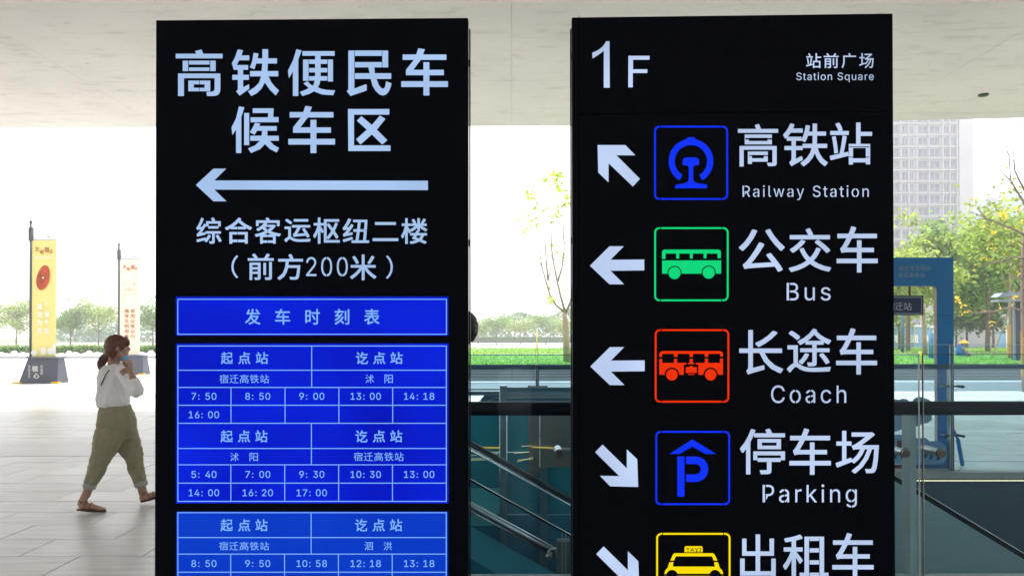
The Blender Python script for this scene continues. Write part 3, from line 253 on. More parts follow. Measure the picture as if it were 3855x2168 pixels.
# ---- flat shapes: loops in 2-D, holes by even-odd
def fill(loops):
    cu = bpy.data.curves.new('shape', 'CURVE'); cu.dimensions = '2D'; cu.fill_mode = 'BOTH'
    for lp in loops:
        sp = cu.splines.new('POLY'); sp.points.add(len(lp) - 1)
        for q, (x, y) in zip(sp.points, lp): q.co = (x, y, 0, 1)
        sp.use_cyclic_u = True
    o = bpy.data.objects.new('shape', cu); COL.objects.link(o)
    dg = bpy.context.evaluated_depsgraph_get(); dg.update()
    me = bpy.data.meshes.new_from_object(o.evaluated_get(dg))
    vs = [(v.co.x, v.co.y) for v in me.vertices]; fs = [tuple(p.vertices) for p in me.polygons]
    bpy.data.objects.remove(o); bpy.data.curves.remove(cu); bpy.data.meshes.remove(me)
    return vs, fs
_HAN = {}
def han_all(chars):
    """outlines of many Chinese characters at once"""
    todo = [c for c in dict.fromkeys(chars) if c not in _HAN]
    obs = []
    for c in todo:
        cu = bpy.data.curves.new('ch', 'FONT'); cu.body = c; cu.resolution_u = 3
        o = bpy.data.objects.new('ch', cu); COL.objects.link(o); obs.append((c, o, cu))
    dg = bpy.context.evaluated_depsgraph_get(); dg.update()
    for c, o, cu in obs:
        me = bpy.data.meshes.new_from_object(o.evaluated_get(dg))
        _HAN[c] = ([(v.co.x, v.co.y) for v in me.vertices], [tuple(p.vertices) for p in me.polygons])
        bpy.data.meshes.remove(me)
    for c, o, cu in obs:
        bpy.data.objects.remove(o); bpy.data.curves.remove(cu)
_LAT = {}
def lat(c):
    if c not in _LAT:
        adv, loops = GLYPHS[c]
        lps = [[(x / 1000, y / 1000) for x, y in lp] for lp in loops]
        ar = lambda l: sum(l[i][0] * l[(i + 1) % len(l)][1] - l[(i + 1) % len(l)][0] * l[i][1] for i in range(len(l))) / 2
        sg = 1 if ar(max(lps, key=lambda l: abs(ar(l)))) > 0 else -1
        outs = [l for l in lps if ar(l) * sg > 0]; holes = [l for l in lps if ar(l) * sg <= 0]
        bb = lambda l: (min(p[0] for p in l), min(p[1] for p in l), max(p[0] for p in l), max(p[1] for p in l))
        vs, fs = [], []
        for o_ in outs:                                  # strokes that overlap are filled one by one
            B = bb(o_); mine = [h for h in holes if bb(h)[0] > B[0] and bb(h)[1] > B[1] and bb(h)[2] < B[2] and bb(h)[3] < B[3]]
            v_, f_ = fill([o_] + mine); k = len(vs); vs += v_; fs += [tuple(i + k for i in q) for q in f_]
        _LAT[c] = (adv, vs, fs)
    return _LAT[c]

class Flat:
    """flat print on a plane. Shapes are laid out in picture measure and carried on to the plane by exact projection,
    then nudged off it by a hair so that no two lie in one plane."""
    def __init__(s, p0, n, lift): s.p0, s.n, s.lift, s.v, s.f, s.k = p0, n, lift, [], [], 0
    def put(s, vs, fs):
        k = s.lift + s.k * 0.00002; s.k += 1
        n0 = len(s.v)
        for (x, y) in vs: s.v.append(on_plane(x, y, s.p0, s.n) - s.n * k)
        s.f += [tuple(i + n0 for i in f) for f in fs]
    def poly(s, pts): s.put(*fill([pts]))
    def shape(s, loops): s.put(*fill(loops))
    def rect(s, x0, y0, x1, y1): s.put([(x0, y0), (x1, y0), (x1, y1), (x0, y1)], [(0, 1, 2, 3)])
    def han(s, c, x0, y0, x1, y1, w=0.0):
        han_all(c)
        vs, fs = _HAN[c]
        ax, bx = min(v[0] for v in vs), max(v[0] for v in vs); ay, by = min(v[1] for v in vs), max(v[1] for v in vs)
        sx = (x1 - x0) / (bx - ax + 2 * w); sy = (y1 - y0) / (by - ay + 2 * w)
        sh = [(0, 0)] if not w else [(-w, -w), (w, -w), (-w, w), (w, w), (0, -w), (0, w), (-w, 0), (w, 0)]
        for dx, dy in sh:
            s.put([(x0 + (v[0] + dx - ax + w) * sx, y1 - (v[1] + dy - ay + w) * sy) for v in vs], fs)
    def han_em(s, c, x, y, em, w=0.0):
        """em box with its lower left corner at x, y"""
        han_all(c); vs, fs = _HAN[c]
        sh = [(0, 0)] if not w else [(-w, -w), (w, -w), (-w, w), (w, w)]
        for dx, dy in sh: s.put([(x + (v[0] + dx) * em, y - (v[1] + dy) * em) for v in vs], fs)
    def latin(s, text, x0, x1, base, cap, track=0.0, weight=0.0):
        """text fitted between x0 and x1; cap = picture height of a capital (0.52 em here)"""
        sy = cap / 0.5078
        parts, x = [], 0.0; lo, hi = 1e9, -1e9
        for c in text:
            if c == ' ': x += 0.20 + track; continue
            adv, vs, fs = lat(c)
            parts.append((x, vs, fs, c)); lo = min(lo, x + min(v[0] for v in vs)); hi = max(hi, x + max(v[0] for v in vs))
            x += adv / 1000 + track
        sx = (x1 - x0) / (hi - lo)
        sh = [(0, 0)] if not weight else [(-weight, -weight), (weight, -weight), (-weight, weight), (weight, weight)]
        boxes = []
        for gx, vs, fs, c in parts:
            for dx, dy in sh: s.put([(x0 + (gx + v[0] + dx - lo) * sx, base - (v[1] + dy) * sy) for v in vs], fs)
            xa, xb = min(v[0] for v in vs), max(v[0] for v in vs); ya, yb = min(v[1] for v in vs), max(v[1] for v in vs)
            boxes.append((c, x0 + (gx + xa - lo) * sx, base - yb * sy, x0 + (gx + xb - lo) * sx, base - ya * sy))
        return boxes
    def obj(s, name, m, parent, origin):
        return mesh_obj(name, s.v, s.f, m, parent, False, origin)

def circ(cx, cy, r, a0=0, a1=360, n=32):
    return [(cx + r * math.cos(math.radians(a0 + (a1 - a0) * i / n)), cy + r * math.sin(math.radians(a0 + (a1 - a0) * i / n))) for i in range(n + (0 if a1 - a0 == 360 else 1))]
def A(pts, ox, oy, s): return [(ox + x / s, oy + y / s) for x, y in pts]

han_all('综合客运枢纽二楼（前方米）发车时刻表起点站讫宿迁高铁沭阳泗洪广场公交长途停出租市文明办享通堵一诺千金诚信为本使用筷勺倡导餐核心社会主义价值观')

# ------------------------------------------------------------------ materials
M_CONC = mat('concrete', (0.72, 0.70, 0.665), 0.85, var=0.06, scale=0.55, bump=0.25, bscale=6)
def concrete_detail(m):
    N, L = m.node_tree.nodes, m.node_tree.links
    b = N['Principled BSDF']; old = b.inputs['Base Color'].links[0].from_socket
    tc = N.new('ShaderNodeTexCoord'); mp = N.new('ShaderNodeMapping'); mp.inputs['Scale'].default_value = (0.9, 2.6, 1)
    L.new(tc.outputs['Object'], mp.inputs[0])
    nz = N.new('ShaderNodeTexNoise'); nz.inputs['Scale'].default_value = 1.7; nz.inputs['Detail'].default_value = 9; nz.inputs['Roughness'].default_value = 0.62
    L.new(mp.outputs[0], nz.inputs[0])
    cr = N.new('ShaderNodeValToRGB'); cr.color_ramp.elements[0].position = 0.30; cr.color_ramp.elements[0].color = (0.84, 0.84, 0.825, 1)
    cr.color_ramp.elements[1].position = 0.47; cr.color_ramp.elements[1].color = (1, 1, 1, 1)
    L.new(nz.outputs[0], cr.inputs[0])
    mu = N.new('ShaderNodeVectorMath'); mu.operation = 'MULTIPLY'
    L.new(old, mu.inputs[0]); L.new(cr.outputs[0], mu.inputs[1])
    n3 = N.new('ShaderNodeTexNoise'); n3.inputs['Scale'].default_value = 5.5; n3.inputs['Detail'].default_value = 3
    L.new(mp.outputs[0], n3.inputs[0])
    c3 = N.new('ShaderNodeValToRGB'); c3.color_ramp.elements[0].position = 0.24; c3.color_ramp.elements[0].color = (0.55, 0.54, 0.52, 1)
    c3.color_ramp.elements[1].position = 0.30; c3.color_ramp.elements[1].color = (1, 1, 1, 1)
    L.new(n3.outputs[0], c3.inputs[0])
    m2 = N.new('ShaderNodeVectorMath'); m2.operation = 'MULTIPLY'
    L.new(mu.outputs[0], m2.inputs[0]); L.new(c3.outputs[0], m2.inputs[1]); L.new(m2.outputs[0], b.inputs['Base Color'])
concrete_detail(M_CONC)
M_PAVE = mat('granite', (0.62, 0.605, 0.585), 0.55, var=0.06, scale=3.0, bump=0.15, bscale=60)
def paver_detail(m, w, d):
    N, L = m.node_tree.nodes, m.node_tree.links
    b = N['Principled BSDF']; old = b.inputs['Base Color'].links[0].from_socket
    ge = N.new('ShaderNodeNewGeometry'); sp = N.new('ShaderNodeSeparateXYZ'); L.new(ge.outputs['Position'], sp.inputs[0])
    def fl(sock, k, off=None):
        dv = N.new('ShaderNodeMath'); dv.operation = 'DIVIDE'; L.new(sock, dv.inputs[0]); dv.inputs[1].default_value = k
        f = N.new('ShaderNodeMath'); f.operation = 'FLOOR'
        if off:
            ad = N.new('ShaderNodeMath'); ad.operation = 'MULTIPLY_ADD'; ad.inputs[1].default_value = 0.5
            L.new(off, ad.inputs[0]); L.new(dv.outputs[0], ad.inputs[2]); L.new(ad.outputs[0], f.inputs[0])
        else: L.new(dv.outputs[0], f.inputs[0])
        return f.outputs[0]
    yy = fl(sp.outputs['Y'], d); xx = fl(sp.outputs['X'], w, yy)
    cb = N.new('ShaderNodeCombineXYZ'); L.new(xx, cb.inputs[0]); L.new(yy, cb.inputs[1])
    wn_ = N.new('ShaderNodeTexWhiteNoise'); wn_.noise_dimensions = '2D'; L.new(cb.outputs[0], wn_.inputs['Vector'])
    mr = N.new('ShaderNodeMapRange'); mr.inputs[3].default_value = 0.88; mr.inputs[4].default_value = 1.08
    L.new(wn_.outputs['Value'], mr.inputs[0])
    mp = N.new('ShaderNodeMapping'); mp.inputs['Scale'].default_value = (0.8, 7, 1); L.new(ge.outputs['Position'], mp.inputs[0])
    nz = N.new('ShaderNodeTexNoise'); nz.inputs['Scale'].default_value = 2.2; nz.inputs['Detail'].default_value = 5; L.new(mp.outputs[0], nz.inputs[0])
    m2 = N.new('ShaderNodeMapRange'); m2.inputs[1].default_value = 0.3; m2.inputs[2].default_value = 0.7; m2.inputs[3].default_value = 0.80; m2.inputs[4].default_value = 1.13
    L.new(nz.outputs[0], m2.inputs[0])
    mm = N.new('ShaderNodeMath'); mm.operation = 'MULTIPLY'; L.new(mr.outputs[0], mm.inputs[0]); L.new(m2.outputs[0], mm.inputs[1])
    sc_ = N.new('ShaderNodeVectorMath'); sc_.operation = 'SCALE'; L.new(old, sc_.inputs[0]); L.new(mm.outputs[0], sc_.inputs['Scale'])
    L.new(sc_.outputs[0], b.inputs['Base Color'])
    rr = N.new('ShaderNodeMapRange'); rr.inputs[3].default_value = 0.30; rr.inputs[4].default_value = 0.42
    L.new(wn_.outputs['Value'], rr.inputs[0]); L.new(rr.outputs[0], b.inputs['Roughness'])
PW, PD = 0.9, 0.45
paver_detail(M_PAVE, PW, PD)
M_JOINT = mat('joint_bed', (0.46, 0.45, 0.44), 0.9, var=0.1, scale=4)
M_BAND = mat('darker_granite', (0.40, 0.39, 0.37), 0.6, var=0.06, scale=3)
M_BLACK = mat('black_enamel', (0.003, 0.0035, 0.006), 0.5, spec=0.03, var=0.1, scale=2)
M_BLACK2 = mat('black_enamel_side', (0.006, 0.006, 0.008), 0.4, spec=0.06)
M_LIT = mat('lit_white_left', (0.02, 0.02, 0.02), 0.5, spec=0.04, emit=(0.392, 0.565, 0.871), estr=1.0)
M_LIT2 = mat('lit_white_right', (0.02, 0.02, 0.02), 0.5, spec=0.04, emit=(0.515, 0.640, 0.905), estr=1.0)
def uneven(m, amt=0.10, scale=4.0):
    N, L = m.node_tree.nodes, m.node_tree.links; b = N['Principled BSDF']
    tc = N.new('ShaderNodeTexCoord'); nz = N.new('ShaderNodeTexNoise'); nz.inputs['Scale'].default_value = scale; nz.inputs['Detail'].default_value = 1
    mr = N.new('ShaderNodeMapRange'); base = b.inputs['Emission Strength'].default_value
    mr.inputs[1].default_value = 0.3; mr.inputs[2].default_value = 0.7; mr.inputs[3].default_value = base * (1 - amt); mr.inputs[4].default_value = base * (1 + amt * .5)
    L.new(tc.outputs['Object'], nz.inputs[0]); L.new(nz.outputs[0], mr.inputs[0]); L.new(mr.outputs[0], b.inputs['Emission Strength'])
uneven(M_LIT, 0.10); uneven(M_LIT2, 0.16, 5.0)
M_CUT = mat('stencil_black', (0.002, 0.002, 0.003), 0.6, spec=0.02)
def lit_blue(name, a, b_):
    m = mat(name, (0.003, 0.003, 0.01), 0.5, spec=0.04, emit=a, estr=1.0)
    N, L = m.node_tree.nodes, m.node_tree.links
    tc = N.new('ShaderNodeTexCoord'); nz = N.new('ShaderNodeTexNoise'); nz.inputs['Scale'].default_value = 3.4; nz.inputs['Detail'].default_value = 1
    L.new(tc.outputs['Object'], nz.inputs[0])
    mx = N.new('ShaderNodeMix'); mx.data_type = 'RGBA'; mx.inputs[6].default_value = (*a, 1); mx.inputs[7].default_value = (*b_, 1)
    mr = N.new('ShaderNodeMapRange'); mr.inputs[1].default_value = 0.2; mr.inputs[2].default_value = 0.8
    L.new(nz.outputs[0], mr.inputs[0]); L.new(mr.outputs[0], mx.inputs[0])
    L.new(mx.outputs[2], N['Principled BSDF'].inputs['Emission Color'])
    return m
M_TBL = lit_blue('lit_blue_panel', (0.0, 0.004, 0.44), (0.001, 0.018, 0.80))
M_TBL2 = lit_blue('lit_blue_panel_low', (0.001, 0.032, 0.50), (0.0015, 0.050, 0.62))
M_LINE = mat('lit_pale_blue', (0.01, 0.02, 0.05), 0.5, spec=0.04, emit=(0.205, 0.445, 0.95), estr=1.0)
M_BLUE = mat('lit_blue', (0.01, 0.01, 0.03), 0.5, spec=0.04, emit=(0.0, 0.028, 0.93), estr=1.0)
M_GREEN = mat('lit_green', (0.01, 0.03, 0.02), 0.5, spec=0.04, emit=(0.0, 0.67, 0.19), estr=1.0)
M_RED = mat('lit_red', (0.03, 0.01, 0.005), 0.5, spec=0.04, emit=(0.83, 0.028, 0.0), estr=1.0)
M_YEL = mat('lit_yellow', (0.03, 0.03, 0.005), 0.5, spec=0.04, emit=(0.95, 0.72, 0.0), estr=1.0)
M_STEEL = mat('brushed_steel', (0.42, 0.43, 0.43), 0.32, metal=0.85, var=0.06, scale=30, stretch=(1, 1, 0.1))
M_DSTEEL = mat('dark_steel', (0.035, 0.042, 0.05), 0.32, metal=0.3, var=0.1, scale=4)
M_RAIL = mat('black_handrail', (0.004, 0.006, 0.011), 0.35, spec=0.10)
M_GLASS = glass_mat('tinted_glass', (0.85, 0.965, 1.0), 0.004)
M_GLASS_FAR = glass_mat('tinted_glass_far', (0.92, 0.98, 1.0), 0.004)
M_GEDGE = mat('glass_edge', (0.62, 0.70, 0.68), 0.2, spec=0.8)
M_LEDS = mat('led_glow', (0.5, 0.4, 0.2), 0.5, emit=(1.0, 0.84, 0.52), estr=1.3)

# ------------------------------------------------------------------ ground, plaza paving, pit
PX0, PX1, PY0, PY1, PITZ = -1.5, 8.0, 4.96, 8.62, -5.2
mb = MB()
BX, BY0, BY1 = 900, -60, 2200
for (x0, x1, y0, y1) in ((-BX, PX0, BY0, BY1), (PX1, BX, BY0, BY1), (PX0, PX1, BY0, PY0), (PX0, PX1, PY1, BY1)):
    n = len(mb.v); mb.add([(x0, y0, -0.012), (x1, y0, -0.012), (x1, y1, -0.012), (x0, y1, -0.012)], [(0, 1, 2, 3)])
ground = structure(mb.obj('ground', M_JOINT))

def paver_mesh():
    g, h, w, d = 0.0016, 0.012, PW, PD
    b = MB()
    x0, x1, y0, y1 = g, w - g, g, d - g; c = 0.004
    vs = [(x0, y0, -h), (x1, y0, -h), (x1, y1, -h), (x0, y1, -h), (x0 + c, y0 + c, 0), (x1 - c, y0 + c, 0), (x1 - c, y1 - c, 0), (x0 + c, y1 - c, 0)]
    b.add(vs, [(4, 5, 6, 7), (0, 1, 5, 4), (1, 2, 6, 5), (2, 3, 7, 6), (3, 0, 4, 7)])
    return b
pv = paver_mesh()
plaza = thing('plaza_pavement', 'pale granite plaza paving of long slabs', 'pavement'); del plaza['category']; structure(plaza)
paver_me = None; rest = MB(); count = 0
slots = []
for j in range(int(4.2 / PD), int(54.0 / PD)):
    y = j * PD; yc = y + PD / 2
    fy = F_PX / yc
    lo = -1.15 * CX / fy - 1.0; hi = 2050 / fy + 1.0
    if yc < 27: xr = (lo, hi)
    else: xr = (lo, -4.9)
    i0, i1 = math.floor(xr[0] / PW), math.ceil(xr[1] / PW)
    for i in range(i0, i1):
        x = i * PW - (0.5 * PW if j % 2 else 0)
        if x + PW > PX0 - 0.05 and x < PX1 + 0.05 and y + PD > PY0 - 0.1 and y < PY1 + 0.5: continue
        if x + PW > -5.0 and y + PD > 26.6: continue
        px = CX + (x + PW / 2) * fy
        seen = px < 640 or (px > 3330 and px < 3920 and yc > 8.5) or (1740 < px < 2180 and yc > 8.5)
        slots.append((not (px < 640), yc, x, y, seen))
slots.sort()
for hid, yc, x, y, seen in slots:
    if not seen and not (abs(x) < 4.5 and yc < 9): continue
    if count < 300 and seen and not hid and yc < 26:
        if paver_me is None:
            o = pv.obj('paver', M_PAVE, plaza); paver_me = o
        else:
            o = paver_me.copy(); COL.objects.link(o)
        o.location = (x, y, rnd.uniform(-0.0012, 0.0008)); count += 1
    else:
        z = rnd.uniform(-0.0012, 0.0008)
        rest.add([(a + x, b + y, c + z) for a, b, c in pv.v], pv.f)
# slabs under and beside the signs, out of the picture, run on as one sheet a hair lower
o = rest.obj('far_pavers', M_PAVE, plaza); stuff(o)
mb = MB()
for (x0, x1, y0, y1) in ((-60, PX0 - 0.12, -60, 54), (PX1 + 0.12, 60, -60, 26.6), (PX0 - 0.12, PX1 + 0.12, -60, PY0 - 0.12), (PX0 - 0.12, PX1 + 0.12, PY1 + 0.16, 26.6)):
    mb.add([(x0, y0, -0.007), (x1, y0, -0.007), (x1, y1, -0.007), (x0, y1, -0.007)], [(0, 1, 2, 3)])
structure(mb.obj('plaza_base', M_PAVE))
structure(MB().box(-60, -2.2, 9.9, 11.1, -0.006, 0.003).obj('paving_band', mat('mid_granite', (0.53, 0.52, 0.51), 0.4, var=0.06, scale=3)))
structure(MB().box(-4.5, 50, 21.3, 26.6, -0.006, 0.004).obj('dark_ground_strip', mat('dark_ground_strip', (0.05, 0.065, 0.085), 0.5, var=0.15, scale=1)))  # flat strip, darker and bluer than the slabs around it
for k, (y0, y1, h) in enumerate(((19.5, 20.9, 0.004), (25.55, 25.95, 0.005), (28.5, 28.7, 0.005), (32.8, 33.1, 0.005), (36.1, 36.35, 0.005), (44.0, 44.4, 0.005))):
    if y0 > 27: xr = (-60, -5.2)
    else: xr = (-60, 60)
    structure(MB().box(xr[0], xr[1], y0, y1, -0.006, h).obj('paving_band', M_BAND))
# kerb that closes the plaza
structure(MB().box(-90, -5.2, 53.9, 54.25, -0.01, 0.14).obj('kerb', mat('kerb_stone', (0.30, 0.30, 0.31), 0.7, var=0.1, scale=2)))
M_ROAD = mat('pale_concrete_road', (0.42, 0.36, 0.33), 0.85, var=0.08, scale=0.2)
structure(MB().add([(-400, 86, 0.0), (400, 86, 0.0), (400, 172, 0.0), (-400, 172, 0.0)], [(0, 1, 2, 3)]).obj('road', M_ROAD))
M_EARTH = mat('verge_soil', (0.16, 0.19, 0.10), 0.95, var=0.2, scale=0.3)
structure(MB().add([(-400, 54.3, -0.004), (400, 54.3, -0.004), (400, 86, -0.004), (-400, 86, -0.004)], [(0, 1, 2, 3)]).obj('verge', M_EARTH))
structure(MB().add([(-900, 172, 0.004), (900, 172, 0.004), (900, 900, 0.004), (-900, 900, 0.004)], [(0, 1, 2, 3)]).obj('field', mat('far_field', (0.13, 0.19, 0.08), 0.95, var=0.2, scale=0.1)))

# pit with slate walls
M_SLATE = mat('slate_wall', (0.06, 0.105, 0.14), 0.5, var=0.12, scale=1.2, bump=0.08, bscale=30)
M_TEALW = mat('teal_cladding', (0.025, 0.24, 0.30), 0.22, spec=0.6, var=0.12, scale=0.9)
pit = MB()
pit.add([(PX0, PY1, 0.0), (PX1, PY1, 0.0), (PX1, PY1, PITZ), (PX0, PY1, PITZ)], [(0, 1, 2, 3)])
pit.add([(PX0, PY0, 0.0), (PX0, PY1, 0.0), (PX0, PY1, PITZ), (PX0, PY0, PITZ)], [(0, 1, 2, 3)])
pit.add([(PX1, PY0, 0.0), (PX1, PY1, 0.0), (PX1, PY1, PITZ), (PX1, PY0, PITZ)], [(0, 1, 2, 3)])
pit.add([(PX0, PY0, 0.0), (PX1, PY0, 0.0), (PX1, PY0, PITZ), (PX0, PY0, PITZ)], [(0, 1, 2, 3)])
structure(pit.obj('pit_wall', M_SLATE))
structure(MB().add([(PX0, PY0, PITZ), (PX1, PY0, PITZ), (PX1, PY1, PITZ), (PX0, PY1, PITZ)], [(0, 1, 2, 3)]).obj('pit_floor', M_SLATE))
# coping stones round the far lip
cop = thing('coping', 'pale stone coping along the far lip of the stair pit', 'coping', (0, PY1, 0)); del cop['category']; structure(cop)
x = PX0; st0 = None
while x < PX1 - 0.05:
    w = min(1.2, PX1 - x)
    if st0 is None:
        st0 = MB().box(0.003, 1.197, -0.02, 0.15, -0.06, 0.012).obj('stone', mat('coping_stone', (0.42, 0.41, 0.39), 0.6, var=0.06, scale=4, bump=0.1), cop)
        st0.location = (x, 0, 0)
    else:
        c = st0.copy(); COL.objects.link(c); c.location = (x, 0, 0)
    x += 1.2
structure(MB().box(PX0, PX1, PY0 - 0.09, PY0, -0.05, 0.010).obj('near_coping', MATS['coping_stone']))

# ------------------------------------------------------------------ canopy: concrete soffit panels 7.5 m up
H = 7.5
def edge_y(x):
    pts = ((-60, 21.0), (-12, 20.9), (3, 20.74), (13, 20.12), (30, 18.4), (60, 15))
    for (a, ya), (b, yb) in zip(pts, pts[1:]):
        if a <= x <= b: return ya + (yb - ya) * (x - a) / (b - a)
    return 20
canopy = thing('canopy', 'pale board-marked concrete soffit over the square', 'canopy'); del canopy['category']; structure(canopy)
xs = [-39.6, -29.7, -19.8, -9.9, 0, 9.9, 19.8, 29.7, 39.6]
ys = [-10.4 + 2.5 * i for i in range(13)]      # ... 14.6, 17.1, 19.6
g = 0.003
for xa, xb in zip(xs, xs[1:]):
    cols = list(zip(ys, ys[1:])) + [(ys[-1], None)]
    for ya, yb in cols:
        if yb is not None:
            MB().box(xa + g, xb - g, ya + g, yb - g, H + rnd.uniform(0, 0.004), H + 0.2).obj('soffit_panel', M_CONC, canopy)
        else:
            n = 6; lo = [(xa + g, ya + g)] + [(xb - g, ya + g)] + [(xb - g - (xb - xa - 2 * g) * k / n, edge_y(xb - g - (xb - xa) * k / n)) for k in range(n + 1)]
            b = MB(); b.hexa([(x, y, H) for x, y in lo], None, (0, 0, 0.2)); b.obj('soffit_panel', M_CONC, canopy)
slab = MB()
poly = [(-39.6, -10.4), (39.6, -10.4)] + [(39.6 - 79.2 * k / 40, edge_y(39.6 - 79.2 * k / 40) - 0.02) for k in range(41)]
slab.hexa([(x, y, H + 0.03) for x, y in poly], None, (0, 0, 1.0)); slab.obj('roof_slab', mat('dark_gap_concrete', (0.45, 0.43, 0.40), 0.9), canopy)
# small round fitting let into the soffit
dl = thing('ceiling_downlight', 'small dark round fitting let into the pale concrete soffit', 'light fitting', (11.57, 18.1, H))
MB().tube([(11.57, 18.1, H - 0.03), (11.57, 18.1, H + 0.02)], 0.115, 20).obj('rim', M_DSTEEL, dl, dl.location)
MB().tube([(11.57, 18.1, H - 0.036), (11.57, 18.1, H - 0.031)], 0.07, 16).obj('lens', mat('dark_lens', (0.02, 0.02, 0.02), 0.1), dl, dl.location)
# unseen station front added behind the viewer to keep reflections dark
stn = thing('added_station_front', 'unseen front of dark glass bays added behind the viewer to darken reflections', 'building', (0, -24, 0))
M_DGLASS = mat('dark_glazing', (0.02, 0.025, 0.03), 0.15, spec=0.4)
MB().box(-39, 39, -27, -24.2, 0, 9).obj('wall', mat('added_front_wall', (0.12, 0.12, 0.12), 0.7, var=0.05, scale=1), stn, stn.location)
for i in range(13):
    x = -37.5 + i * 6
    MB().box(x, x + 5.5, -24.19, -24.05, 0.3, 6.6).obj('glazing', M_DGLASS, stn, stn.location)

# ------------------------------------------------------------------ totem signs
class Totem:
    def __init__(s, name, label, group, pl, pr, Dl, Dr, ytl, ytr):
        s.a = P(pl, ytl, Dl); s.b = P(pr, ytr, Dr)
        s.ztop = (s.a.z + s.b.z) / 2
        s.u = Vector((s.b.x - s.a.x, s.b.y - s.a.y, 0)).normalized()
        s.n = Vector((-s.u.y, s.u.x, 0)); s.n = -s.n if s.n.y < 0 else s.n       # away from the viewer
        s.p0 = Vector((s.a.x, s.a.y, 0)); s.w = (Vector((s.b.x, s.b.y, 0)) - s.p0).length
        s.t = thing(name, label, 'information sign', s.p0 + s.u * s.w / 2 + s.n * 0.06, group)
        s.o = Vector(s.t.location)
    def slab(s, name, u0, u1, n0, n1, z0, z1, m, bev=0.0):
        b = MB(); q = s.p0
        a = [q + s.u * u0 + s.n * n0, q + s.u * u1 + s.n * n0, q + s.u * u1 + s.n * n1, q + s.u * u0 + s.n * n1]
        b.hexa([Vector((p.x, p.y, z0)) for p in a], None, (0, 0, z1 - z0))
        o = b.obj(name, m, s.t, s.o)
        if bev:
            bv = o.modifiers.new('b', 'BEVEL'); bv.width = bev; bv.segments = 2
        return o
    def flat(s, lift=0.0006): return Flat(s.p0, s.n, lift)
    def end(s, f, name, m, parent=None): return f.obj(name, m, parent or s.t, s.o)

L_ = Totem('information_totem', 'black lit totem with waiting area wording above a blue timetable', 'black totem signs on the square', 587, 1762, 2.385, 2.370, 76.5, 69)
R_ = Totem('information_totem', 'black lit totem with arrows and coloured transport symbols beside each word', 'black totem signs on the square', 2153, 3361, 2.315, 2.289, 66, 52.5)
for T in (L_, R_):
    T.slab('front_panel', 0, T.w, 0.0, 0.030, 0.04, T.ztop, M_BLACK, 0.0015)
    T.slab('back_panel', 0.0085, T.w - 0.0085, 0.085, 0.105, 0.04, T.ztop - 0.001, M_BLACK2, 0.001)
    for e_ in (-0.0008, T.w - 0.0028): T.slab('edge_strip', e_, e_ + 0.0036, 0.084, 0.106, 0.04, T.ztop, M_BLACK2)
    for e_ in (0.0032, T.w - 0.0082):
        for zz in (0.3, 1.1, 1.9, 2.5): T.slab('strip_bracket', e_, e_ + 0.005, 0.09, 0.10, zz, zz + 0.02, M_BLACK2)
    T.slab('core', 0.05, T.w - 0.05, 0.031, 0.084, 0.0, T.ztop - 0.03, M_BLACK2)
    T.slab('foot', -0.03, T.w + 0.03, -0.05, 0.155, 0.0, 0.038, M_DSTEEL)

